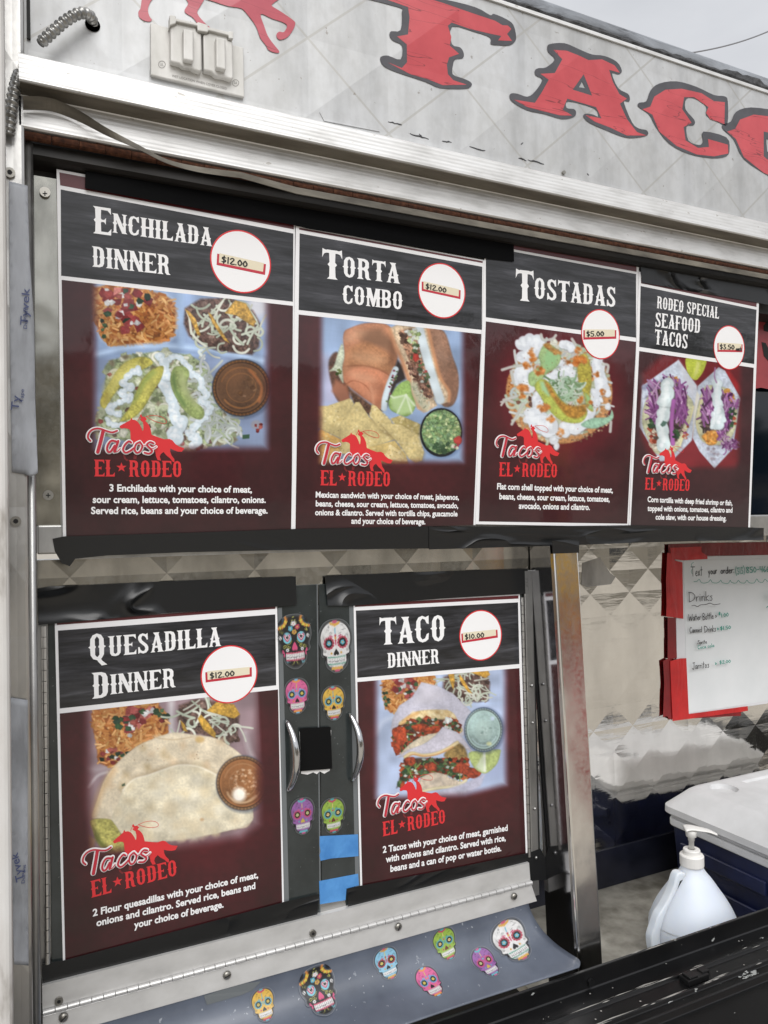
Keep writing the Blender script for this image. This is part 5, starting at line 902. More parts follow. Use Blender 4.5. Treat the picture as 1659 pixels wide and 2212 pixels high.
# right upright of the cabinet, mirror fin and polished post
XF = .803; XO = .868
mb = MB(); zt_ = ZC-.037; zb_ = ZC-.80
mb.slab([(XF,1.088,zt_),(XF,1.032,zt_),(XF,.985,zb_),(XF,1.06,zb_)], [(XF+.012,1.088,zt_),(XF+.012,1.032,zt_),(XF+.012,.985,zb_),(XF+.012,1.06,zb_)]); mb.build('mirror_side_panel', M['steel_fin'], truck)
mb = MB(); xt0 = atx(1196, 1.03, -.05); xt1 = atx(1249, 1.03, -.05); xb0 = atx(1250, .984, -.68); xb1 = atx(1301, .984, -.68); e = .10/.66
mb.slab([(xt0,1.030,zt_),(xt1,1.030,zt_),(xb1+(xb1-xt1)*e,.977,zb_),(xb0+(xb0-xt0)*e,.977,zb_)], [(xt0,1.05,zt_),(xt1,1.05,zt_),(xb1+(xb1-xt1)*e,1.0,zb_),(xb0+(xb0-xt0)*e,1.0,zb_)]); mb.build('polished_post', M['steel_post'], truck, bevel=.0035, seg=3)
mb = MB(); pslab(mb, [(1129,1232),(1147,1231),(1162,1890),(1146,1893)], DOOR, .004, .006); up = mb.build('door_jamb', M['steel_dull'], truck, bevel=.0015)
mb = MB(); pslab(mb, [(1147,1231),(1151,1231),(1167,1890),(1162,1890)], DOOR, .001, .004); mb.build('dark_seam', M['slot'], up)
random.seed(4)
for y in (1480,1560,1745,1850): x = 1139+(y-1240)*.024; mb = MB(); mb.lathe((0,0,0), [(.0001,.003),(.003,.0025),(.0042,0)], 10); k = mb.v[-30:]; c = DOOR.P(x, y, .005); mb.v[-30:] = [(c.x+v[0]*.7, c.y-v[2], c.z+v[1]*.7) for v in k]; mb.build('jamb_rivet', M['steel_dull'], up, smooth=True)
# sill strips with the long hinge
zs = lambda px, py, y: Plane(y).P(px, py).z-ZC
h0 = .5*(zs(94,2185,1.052)+zs(1144,1909,1.052)); xs0 = atx(92,1.05,h0); xs1 = atx(1150,1.05,h0)
mb = MB(); mb.slab([(xs0,1.055,ZC+h0),(xs1,1.055,ZC+h0),(xs1,1.058,ZC+h0+.030),(xs0,1.058,ZC+h0+.030)], [(xs0,1.075,ZC+h0),(xs1,1.075,ZC+h0),(xs1,1.075,ZC+h0+.03),(xs0,1.075,ZC+h0+.03)]); s1 = mb.build('sill_upper_strip', M['sill'], truck)
piano((xs0,1.0515,ZC+h0), (xs1,1.0515,ZC+h0), 52, .0034, 'sill_hinge', s1)
mb = MB(); mb.slab([(xs0,1.052,ZC+h0-.004),(xs1,1.052,ZC+h0-.004),(xs1+.006,1.046,ZC+h0-.030),(xs0,1.046,ZC+h0-.030)][::-1], [(xs0,1.056,ZC+h0-.004),(xs1,1.056,ZC+h0-.004),(xs1+.006,1.05,ZC+h0-.03),(xs0,1.05,ZC+h0-.03)][::-1]); s2 = mb.build('sill_lower_strip', M['sill'], truck, bevel=.0008)
SL = Plane(1.048, .15, ZC+h0-.017)
for px, py in ((137,2197),(490,2106),(860,2001.5),(1110,1936)):
    p = SL.P(px, py, .0015); mb = MB(); mb.lathe((0,0,0), [(.0001,.0028),(.0035,.0024),(.0055,.0008),(.0058,-.001)], 16); mb.v = [(p.x+v[0], p.y-v[2], p.z+v[1]) for v in mb.v]; a = random.uniform(0, 3); c, s_ = math.cos(a), math.sin(a)
    o = mb.build('sill_screw', M['screw'], s2, smooth=True); mb = MB(); mb.add([(p.x+c*u-s_*v, p.y-.0030, p.z+s_*u+c*v) for u, v in ((-.0045,-.0006),(.0045,-.0006),(.0045,.0006),(-.0045,.0006))], [(0,1,2,3)]); mb.build('screw_slot', M['slot'], s2)
SU = Plane(1.0555)
for px, py in ((127,2161),(675,2015)):
    p = SU.P(px, py); mb = MB(); mb.tube([p, p+Vector((0,-.003,0))], .005, 14); mb.tube([p, p+Vector((0,-.0034,0))], .0022, 10, 1); mb.build('sill_rivet', [M['screw'], M['slot']], s1)
# cloudy vinyl flap hanging from the sill and flaring out over the black rail
class Flap:
    def __init__(s, prof):
        s.p = smooth(prof, 8); s.l = [0]
        for i in range(1, len(s.p)): s.l.append(s.l[-1]+math.dist(s.p[i], s.p[i-1]))
    def at(s, b):
        b = min(max(b, 0), s.l[-1]-1e-6); i = max(j for j in range(len(s.l)-1) if s.l[j] <= b); t = (b-s.l[i])/(s.l[i+1]-s.l[i]); p, q = s.p[i], s.p[i+1]; d = (q[0]-p[0], q[1]-p[1]); l = math.hypot(*d)
        return p[0]+d[0]*t, p[1]+d[1]*t, (d[1]/l, -d[0]/l)
    def pt(s, a, b, off=0):                 # b runs upward like a plane's second axis: 0 at the foot
        y, z, n_ = s.at(s.l[-1]-b); return Vector((a, y+n_[0]*off, ZC+z+n_[1]*off)) if n_[0] < 0 else Vector((a, y-n_[0]*off, ZC+z-n_[1]*off))
    def P(s, px, py, off=0): return s.pt(*s.st(px, py), off)
    def st(s, px, py):
        best = None
        for k in range(120):
            b = s.l[-1]*k/119; y, z, _ = s.at(s.l[-1]-b); x = atx(px, y, z); q = proj((x, y, ZC+z)); e_ = abs(q[1]-py)
            if best is None or e_ < best[0]: best = (e_, x, b)
        return best[1], best[2]
FL = Flap([(1.0475, h0-.024), (1.046, h0-.045), (1.036, h0-.066), (1.016, h0-.082), (.990, h0-.092), (.962, h0-.0985)])
vs = []; fs = []; nx_, nv_ = 60, 28; Lf = FL.l[-1]; xa0 = atx(60, 1.0, h0-.06)
def xedge(b): t = 1-b/Lf; return xs1-.012+.052*t**1.2-(.018*max(0, (t-.86)/.14)**2)
for j in range(nv_+1):
    b = Lf*j/nv_; xe_ = xedge(b)
    for i in range(nx_+1):
        x = xa0+(xe_-xa0)*i/nx_; vs.append(FL.pt(x, b, .0012*math.sin(x*14)*(1-b/Lf)))
for j in range(nv_):
    for i in range(nx_): a = j*(nx_+1)+i; fs.append((a, a+1, a+nx_+2, a+nx_+1))
fo = mk('vinyl_flap', vs, fs, M['vinyl'], truck, smooth=True); so_ = fo.modifiers.new('thickness', 'SOLIDIFY'); so_.thickness = .0015; so_.offset = -1
sh = Sheet(FL, .0006, [M['film']]); sh.px([(440,2150),(520,2124),(565,2118),(545,2138),(520,2150),(447,2170)]); sh.build('tape_residue', fo)
# black counter rail in front
R0 = -.697
prof = [(.957,R0-.02), (.957,R0), (.951,R0+.0005), (.950,R0-.026), (.948,R0-.0275), (.918,R0-.0295), (.916,R0-.026), (.911,R0-.026), (.909,R0-.030), (.884,R0-.0325), (.882,R0-.028), (.877,R0-.028), (.875,R0-.033), (.862,R0-.035), (.860,R0-.031), (.856,R0-.031), (.853,R0-.040), (.70,R0-.060), (.50,R0-.085), (.50,R0-.12), (.957,R0-.12)]
mb = MB(); extrude_x(mb, prof, -.5, XR, True); cr_ = mb.build('counter_rail', M['black_paint'], truck, bevel=.0008)
mb = MB(); random.seed(21)
TOPY = lambda y: (R0-.0275-(.948-y)*.067+.0006)
for (y0, y1, n, xr) in ((.9165,.9105,34,(.7,1.6)), (.8825,.8765,40,(.55,1.6)), (.9565,.9515,16,(.8,1.6))):
    for k in range(n):
        x = random.uniform(*xr)+random.random()**2*.2; l = random.uniform(.004,.03) if random.random() < .6 else random.uniform(.03,.07); zz_ = {.9165: R0-.0257, .8825: R0-.0277, .9565: R0+.0009}[y0]; ya = random.uniform(y1, y0); w_ = random.uniform(.0006,.0016)
        mb.add([(x,ya,ZC+zz_),(x+l*.5,ya-w_*.6,ZC+zz_),(x+l,ya,ZC+zz_),(x+l*.6,ya+w_,ZC+zz_)], [(0,1,2,3)])
def slope(y): return R0-.040-(.853-y)*(.020/.153) if y > .70 else R0-.060-(.70-y)*.125
for k in range(70):
    x = random.uniform(.35,1.3); y = random.uniform(.56,.845); a = random.gauss(.5,.6); l = abs(random.gauss(.008,.009)); w_ = random.uniform(.0003,.0009); dx, dy = math.cos(a)*l, math.sin(a)*l
    mb.add([(x,y,ZC+slope(y)+.0006),(x+dx,y+dy,ZC+slope(y+dy)+.0006),(x+dx+w_,y+dy+w_,ZC+slope(y+dy+w_)+.0006),(x+w_,y+w_*2,ZC+slope(y+w_*2)+.0006)], [(0,1,2,3)])
for k in range(60):
    x = random.uniform(.2,1.4); y = random.uniform(.887,.945) if k % 2 else random.uniform(.86,.905); 
    if .908 < y < .919 or y < .886: continue
    r_ = random.uniform(.0005,.0015); zz_ = R0-.0268-(.948-y)*.067 if y > .918 else R0-.0294-(.909-y)*.1; mb.add([(x+r_*math.cos(t)*random.uniform(.7,1.6), y+r_*math.sin(t), ZC+zz_+.0004) for t in [i*1.047 for i in range(6)]], [tuple(range(6))])
mb.build('paint_scratch', M['scratch'], cr_)
mb = MB(); p = proj; xc = atx(1478,.896,R0-.03); mb.box(xc,xc+.045,.887,.906,ZC+R0-.031,ZC+R0-.022); mb.box(xc+.004,xc+.022,.888,.905,ZC+R0-.022,ZC+R0-.0185); mb.box(xc+.036,xc+.052,.892,.904,ZC+R0-.031,ZC+R0-.020); mb.build('plastic_latch', M['plastic_black'], cr_, bevel=.001)
mb = MB(); q = Plane(.9495).P(1275,2121); mb.tube([q, q+Vector((0,-.004,0))], .006, 12); mb.build('rail_bolt', M['plastic_black'], cr_)
# niche on the right: quilted mirror back, steel shelf
ZS = -.83
mb = MB(); mb.box(XF+.02, XR, 1.37, 1.39, ZC+ZS-.02, ZC-.036); mb.build('niche_back', M['steel_mirror'], truck)
mb = MB(); mb.box(XF+.02, XR, 1.366, 1.3696, ZC+ZS+.0005, ZC+ZS+.085); mb.build('reflection_strip', M['dark_strip'], truck)  # added dark strip, carries the cooler's dark reflection down to the shelf
mb = MB(); mb.box(XF+.014, XR, .96, 1.3695, ZC+ZS-.02, ZC+ZS); mb.build('niche_shelf', M['shelf'], truck)
mb = MB(); mb.box(XF+.014, XR, 1.40, 1.42, ZC-1.2, ZC+.0); mb.box(XL, XF-.01, 1.14, 1.16, .35, ZC-.04); mb.box(XL, XR, 1.14, 1.16, ZC-.028, ztop); mb.build('body_back', M['slot'], truck)
sh = Sheet(Plane(1.3695), 0, [M['steel_dull']]); sh.px([(1258,1216),(1296,1204),(1318,1238),(1330,1246),(1320,1262),(1268,1268),(1256,1262)]); sh.build('dull_patch', truck)

# ================================================================== posters
def frame_quad(pl, tl, tr, br, bl, d):      # shrink a quad by d on the plane
    P = [Vector(pl.st(*p)) for p in (tl, tr, br, bl)]; c = sum(P, Vector((0, 0)))/4; return P, c
def poster(label, pl, off, quad, headq, bodyq, bandq, pic, titles, circle, tagq, price, lines, capd, lg, each=None):
    cx = sum(p[0] for p in quad)/4; cy = sum(p[1] for p in quad)/4
    root = thing('menu_poster', label, 'poster', pl.P(cx, cy, off), 'laminated menu posters taped to the truck')
    mb = MB(); pslab(mb, quad, pl, off, .0007); mb.build('laminated_sheet', M['white_paper'], root)
    sh = Sheet(pl, off+.0002, [M['plank']]); sh.px(headq); sh.build('header_panel', root)
    if bandq: sh = Sheet(pl, off+.0002, [M['maroon']]); sh.px(bandq); sh.build('top_band', root)
    picture_grid('food_picture', pic, pl, off+.0002, bodyq, M['picture'], root)
    o = off+.0003
    sh = Sheet(pl, o, [M['print_white'], M['slot']])
    for t in titles: title(sh, *t[:4], *(t[4:] if len(t) > 4 else ()))
    sh.build('title_lettering', root)
    (px, py), ry = circle; c = pl.st(px, py); r_ = pl.st(px, py-ry)[1]-c[1]
    sh = Sheet(pl, o+.0003, [M['print_red'], M['print_white']], 3e-5); sh.put([disc(c[0], c[1], r_, r_, 64)], ident, 0); sh.put([disc(c[0], c[1], r_*.955, r_*.955, 64)], ident, 1); pc = sh.build('price_circle', root)
    a, b, cc, d = [Vector(p) for p in tagq]; u = (b-a); v = (d-a)
    sh = Sheet(pl, o+.0005, [M['print_crimson'], M['masking']], 3e-5); e = .05; sh.px([tuple(a), tuple(b), tuple(cc), tuple(d)], 0); sh.px([tuple(a+u*.045-v*.08), tuple(b-u*.045-v*.06), tuple(cc-u*.045-v*.24), tuple(d+u*.045-v*.24)], 1); pt = sh.build('price_tag', pc)
    sh = Sheet(pl, o+.0007, [M['ink']]); A = a+u*.10+v*.66; B = a+u*(.62 if not each else .66)+v*.62+Vector((0, (b-a).y*0)); scrawl(sh, price, tuple(A), tuple(B), abs(v.y)*.62, 0, .13)
    if each: scrawl(sh, each, tuple(a+u*.72+v*.72), tuple(a+u*.93+v*.72), abs(v.y)*.42, 0, .2)
    sh.build('price_writing', pc)
    logo(pl, o, *lg, root)
    sh = Sheet(pl, o, [M['print_white']])
    for tx, A, B in lines: write(sh, tx, A, B, capd, 0, .030)
    sh.build('description_lettering', root); return root
P_ = Plane
poster('Enchilada Dinner menu poster with rice, beans and avocado topped enchiladas', UPP, .0012, [(122,366),(637,462),(631,1150),(136,1168)], [(131,410),(633,505),(632,652),(132,596)], [(133,605),(632,661),(629,1150),(143,1166)], [(128,373),(634,468),(634,496),(130,401)],
  pic_enchilada(), [('ENCHILADA', (203,497), (457.7,533), 42, 1.4, .18), ('DINNER', (200,576.5), (368,594.7), 44)], ((520,566), 68), [(468.5,548.6),(573.7,571.6),(571.6,594.7),(467,573)], '$12.00',
  [('3 Enchiladas with your choice of meat,', (236,1061), (543.7,1064)), ('sour cream, lettuce, tomatoes, cilantro, onions.', (200,1086), (573.4,1086)), ('Served rice, beans and your choice of beverage.', (196.4,1110), (577.4,1109))], 15, ((203.2,1029), (392.4,1030.6)))
poster('Torta Combo menu poster showing a cut sandwich with tortilla chips and guacamole', UPP, .0022, [(638,489),(1046,563),(1026,1134),(628,1144)], [(646,505),(1040,577),(1039,713),(644,670)], [(644,680),(1038,722),(1021,1134),(637,1144)], [(645,493),(1041,565),(1041,569),(645,497)],
  pic_torta(), [('TORTA', (695.5,593.4), (862,613.5), 45, 1.4, .18), ('COMBO', (739,656), (869,669.8), 40)], ((953,629), 59.7), [(909,609),(993,628),(992.4,647),(909,629)], '$12.00',
  [('Mexican sandwich with your choice of meat, jalapenos,', (680.6,1074.3), (989.6,1079.5)), ('beans, cheese, sour cream, lettuce, tomatoes, avocado,', (680.6,1093.4), (987.9,1097.5)), ('onions & cilantro. Served with tortilla chips, guacamole', (679.2,1112.5), (986.5,1115.2)), ('and your choice of beverage.', (757.3,1130.9), (917,1132.3))], 12.5, ((690.3,1048.2), (841.3,1050.7)))
poster('Tostadas menu poster showing one round tostada with avocado and white cream', UPP, .0032, [(1046,505),(1378,566),(1355,1138),(1025,1132)], [(1047,534),(1371,593),(1371,730),(1047,686)], [(1047,695),(1371,739),(1352,1131),(1032,1126)], [(1048,512),(1372,571),(1372,588),(1048,529)],
  pic_tostada(), [('TOSTADAS', (1112,641), (1327.4,664.5), 45.8, 1.45, .18)], ((1294.4,723), 54), [(1256.8,714),(1327.8,714),(1327.8,732.5),(1256.8,734.4)], '$5.00',
  [('Flat corn shell topped with your choice of meat,', (1071,1056.6), (1320.8,1064.4)), ('beans, cheese, sour cream, lettuce, tomatoes,', (1075.8,1078), (1313.8,1083.8)), ('avocado, onions and cilantro.', (1117.8,1098.5), (1271,1101.3))], 13, ((1075,1028.7), (1200.5,1031.4)))
poster('Rodeo Special Seafood Tacos menu poster with two cabbage topped tacos on paper', UPP, .0042, [(1377,588),(1636,640),(1616,1146),(1355,1142)], [(1380,619),(1630,670),(1625,787),(1377,750)], [(1377,759),(1624,795),(1612,1146),(1358,1142)], [(1381,601),(1630,650),(1630,664),(1381,613)],
  pic_seafood(), [('RODEO SPECIAL', (1414.8,666.5), (1548.7,689.7), 26), ('SEAFOOD', (1411,706.4), (1508,720.8), 31), ('TACOS', (1409.7,744), (1480.8,754.6), 32)], ((1570.8,752), 48), [(1545,742),(1599.5,745),(1598.8,761.6),(1545,760.8)], '$3.50',
  [('Corn tortilla with deep fried shrimp or fish,', (1394.6,1083.8), (1577.8,1091.6)), ('topped with onions, tomatoes, cilantro and', (1394.6,1103.2), (1577.8,1107)), ('cole slaw, with our house dressing.', (1412,1121.8), (1564.6,1124.6))], 11.5, ((1388.8,1057.4), (1485.4,1060.5)), 'each')
poster('Quesadilla Dinner menu poster on the left cabinet door with folded flour tortillas', DOOR, .0012, [(118,1338),(598,1306),(613,1950),(136,2082)], [(125,1362),(594,1327),(596,1480),(129,1530)], [(129,1541),(600,1489),(609,1950),(141,2080)], [(122,1342),(594,1309),(594,1315),(123,1350)],
  pic_quesadilla(), [('QUESADILLA', (193,1422), (477,1395), 44, 1.3, .12), ('DINNER', (200,1504), (379.6,1483.4), 43, 1.3, .12)], ((495,1456), 62.5), [(442.6,1452),(543,1441),(543.3,1461),(443.5,1474)], '$12.00',
  [('2 Flour quesadillas with your choice of meat,', (200.3,1978.3), (557.2,1895)), ('onions and cilantro. Served rice, beans and', (208.2,2000), (551.1,1918.4)), ('your choice of beverage.', (289.3,2004.4), (482.5,1958.8))], 15, ((197.3,1938.4), (382.7,1889.3)))
poster('Taco Dinner menu poster on the right cabinet door with two meat tacos', DOOR, .0012, [(763,1302),(1122,1282),(1139,1850),(778,1925)], [(768,1319),(1118,1301),(1121,1434),(771,1464)], [(771,1473),(1121,1443),(1135,1850),(782,1924)], [(766,1305),(1119,1286),(1119,1293),(766,1311)],
  pic_taco(), [('TACO', (820,1393), (962.7,1383.7), 58), ('DINNER', (836.7,1442.7), (948.5,1432), 32)], ((1037.5,1372), 54.6), [(995,1368.7),(1073,1360),(1074,1377),(996,1389)], '$10.00',
  [('2 Tacos with your choice of meat, garnished', (826,1841.7), (1095.6,1793.5)), ('with onions and cilantro. Served with rice,', (832.4,1862.3), (1091.3,1815)), ('beans and a can of pop or water bottle.', (842.3,1882.6), (1081.8,1837.4))], 14, ((826,1806), (961.4,1777)))
# a red sheet with a black mark, mostly outside the picture
WR = Plane(1.080); o = thing('menu_poster', 'plain red sheet with black curved marks beside the seafood poster', 'poster', WR.P(1650,750)); mb = MB(); pslab(mb, [(1634,640),(1760,668),(1760,845),(1660,842),(1640,838),(1628,840)], WR, .004, .0007); mb.build('red_sheet', M['poster_red'], o)
sh = Sheet(WR, .0045, [M['slot']]); sh.px([(1645,705),(1651,698),(1672,694),(1690,708),(1690,722),(1668,716),(1655,718),(1646,716)]); sh.px([(1641,740),(1650,742),(1660,762),(1690,770),(1690,790),(1660,786),(1646,770)]); sh.build('black_mark', o)

# ================================================================== tape
def tape(pts, pl, off, t, label, mat, name='tape_strip', group=None, sub=1, wr=0.0, seed=1, cat='tape'):
    """a strip with rounded relief: the outline is meshed finely and lifted a little by smooth noise"""
    P = [pl.st(*p) for p in pts]; bm = bmesh.new(); vs = [bm.verts.new((a, b, 0)) for a, b in P]; bm.faces.new(vs)
    bmesh.ops.triangulate(bm, faces=bm.faces[:]); 
    for _ in range(12):
        es = [e for e in bm.edges if e.calc_length() > .009]
        if not es: break
        bmesh.ops.subdivide_edges(bm, edges=es, cuts=1, use_grid_fill=False); bmesh.ops.triangulate(bm, faces=bm.faces[:])
    rg = random.Random(seed); ph = [(rg.uniform(30, 140), rg.uniform(-60, 260), rg.uniform(0, 6)) for _ in range(7)]
    bl_ = {v for e in bm.edges if e.is_boundary for v in e.verts}
    verts = []; bm.verts.index_update()
    for v in bm.verts:
        h = sum(math.sin(a*v.co.x+b*v.co.y+c) for a, b, c in ph)/7; verts.append(pl.pt(v.co.x, v.co.y, off+(0 if v in bl_ else wr*(.5+.9*h))))
    faces = [tuple(v.index for v in f.verts) for f in bm.faces]; bm.free()
    f0 = faces[0]; nrm = (Vector(verts[f0[1]])-Vector(verts[f0[0]])).cross(Vector(verts[f0[2]])-Vector(verts[f0[0]]))
    if nrm.dot(pl.n) < 0: faces = [f[::-1] for f in faces]
    o = mk(name, verts, faces, mat, None, wr > 0); s_ = o.modifiers.new('thickness', 'SOLIDIFY'); s_.thickness = t; s_.offset = -1
    tag(o, label, cat, group); return o
G1 = 'black tape strips holding the posters'
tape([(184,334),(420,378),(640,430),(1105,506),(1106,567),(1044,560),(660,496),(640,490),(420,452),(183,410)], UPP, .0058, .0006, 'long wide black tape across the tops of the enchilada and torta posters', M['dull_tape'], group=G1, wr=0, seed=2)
tape([(1376,556),(1520,586),(1675,618),(1675,664),(1635,656),(1520,636),(1382,612)], UPP, .0060, .0006, 'short black tape over the top of the seafood tacos poster', M['wrinkled_tape'], group=G1, wr=0, seed=3)
tape([(113,1163),(136,1158),(400,1150),(632,1142),(926,1136),(927,1184),(640,1187),(400,1192),(230,1199),(162,1206),(150,1222),(133,1216),(118,1190)], UPP, .0062, .0006, 'black tape along the bottom of the enchilada and torta posters, curled at its left end', M['black_tape'], group=G1, wr=0, seed=4)
tape([(922,1137),(1100,1137),(1357,1134),(1616,1139),(1643,1140),(1643,1166),(1500,1168),(1357,1172),(1200,1178),(922,1186)], UPP, .0072, .0006, 'black tape along the bottom of the tostadas and seafood posters', M['black_tape'], group=G1, wr=0, seed=5)
tape([(80,1272),(106,1267),(400,1254),(637,1245),(639,1306),(598,1310),(350,1325),(112,1347),(83,1350)], DOOR, .0040, .0006, 'crinkled black tape across the top of the quesadilla poster', M['wrinkled_tape'], group=G1, wr=0, seed=6)
tape([(700,1244),(900,1236),(1137,1228),(1139,1282),(950,1293),(762,1308),(706,1308)], DOOR, .0040, .0006, 'crinkled black tape across the top of the taco dinner poster', M['wrinkled_tape'], group=G1, wr=0, seed=7)
tape([(91,2078),(136,2072),(400,2003),(612,1946),(687,1929),(681,2003),(600,2019),(350,2082),(110,2146),(92,2152)], DOOR, .0042, .0006, 'black tape under the quesadilla poster, rumpled at its left corner', M['black_tape'], group=G1, wr=0, seed=8)
tape([(748,1918),(778,1911),(1000,1869),(1140,1840),(1164,1831),(1174,1850),(1183,1898),(1152,1900),(950,1944),(751,1991)], DOOR, .0042, .0006, 'black tape under the taco dinner poster with a flap sticking out at its right end', M['black_tape'], group=G1, wr=0, seed=9)
tape([(1193,1168),(1251,1166),(1251,1194),(1194,1196)], Plane(1.027), .0, .0006, 'small black tape piece capping the polished post', M['black_tape'], group=G1, wr=0, seed=10)
G2 = 'blue painter tape pieces on the right cabinet door'
tape([(690.5,1806),(773,1802),(774,1849),(715,1854),(692,1859),(690,1848),(692,1838),(690,1825)], DOOR, .0008, .0003, 'upper blue painter tape piece below the green skull sticker', M['blue_tape'], group=G2, wr=0, seed=11)
tape([(689,1903),(773,1887),(775,1912),(748,1919),(746,1944),(691,1953)], DOOR, .0008, .0003, 'lower blue painter tape piece above the black tape under the taco poster', M['blue_tape'], group=G2, wr=0, seed=12)
o = thing('lock_patch', 'black square patch with torn white paper edge between the two chrome door handles', 'patch', DOOR.P(680,1618)); sh = Sheet(DOOR, .0007, [M['torn']], 2e-4); sh.px([(646,1580),(715,1577),(712,1664),(700,1671),(690,1666),(684,1672),(676,1668),(664,1673),(650,1671)]); sh.build('torn_paper', o); sh = Sheet(DOOR, .0042, [M['patch']]); sh.px([(645,1572),(712,1568.6),(715.5,1659),(648,1664.5)]); b = sh.build('black_square', o)
# house wrap tape on the corner channel
CHN = Plane(.983)
for pts, lab, wr_ in (([(19,392),(60,402),(64,560),(74,700),(76,860),(82,1022),(66,1030),(52,1024),(26,1020),(22,760)], 'upper grey house wrap tape with blue print on the corner channel', [('Tyvek', (60,705), (64,625), 15), ('DuPont', (58,712), (60,668), 7), ('Ty', (40,888), (43,856), 15), ('Tape', (50,870), (52,842), 7)]), ([(20,1506),(60,1512),(60,1760),(62,2085),(30,2082),(26,1900)], 'lower grey house wrap tape with blue print on the corner channel', [('Tyvek', (52,1898), (38,1838), 15), ('DuPont', (53,1905), (56,1865), 6)])):
    o = tape(pts, CHN, .001, .0005, lab, M['wrap_tape'], 'house_wrap_tape', 'house wrap tape strips', wr=.0012, seed=len(pts))
    for tx, A, B, h in wr_:
        vs, fs, wd = plain(tx, .01); a = Vector(CHN.st(*A)); b_ = Vector(CHN.st(*B)); u = (b_-a); l = u.length; u /= l; v = Vector((-u.y, u.x)); hh = h*.00055
        mk('blue_print', [CHN.pt(*(a+u*(x*l/wd)+v*(y*hh)), .0034) for x, y in vs], fs, M['navy_print'], None).parent = o

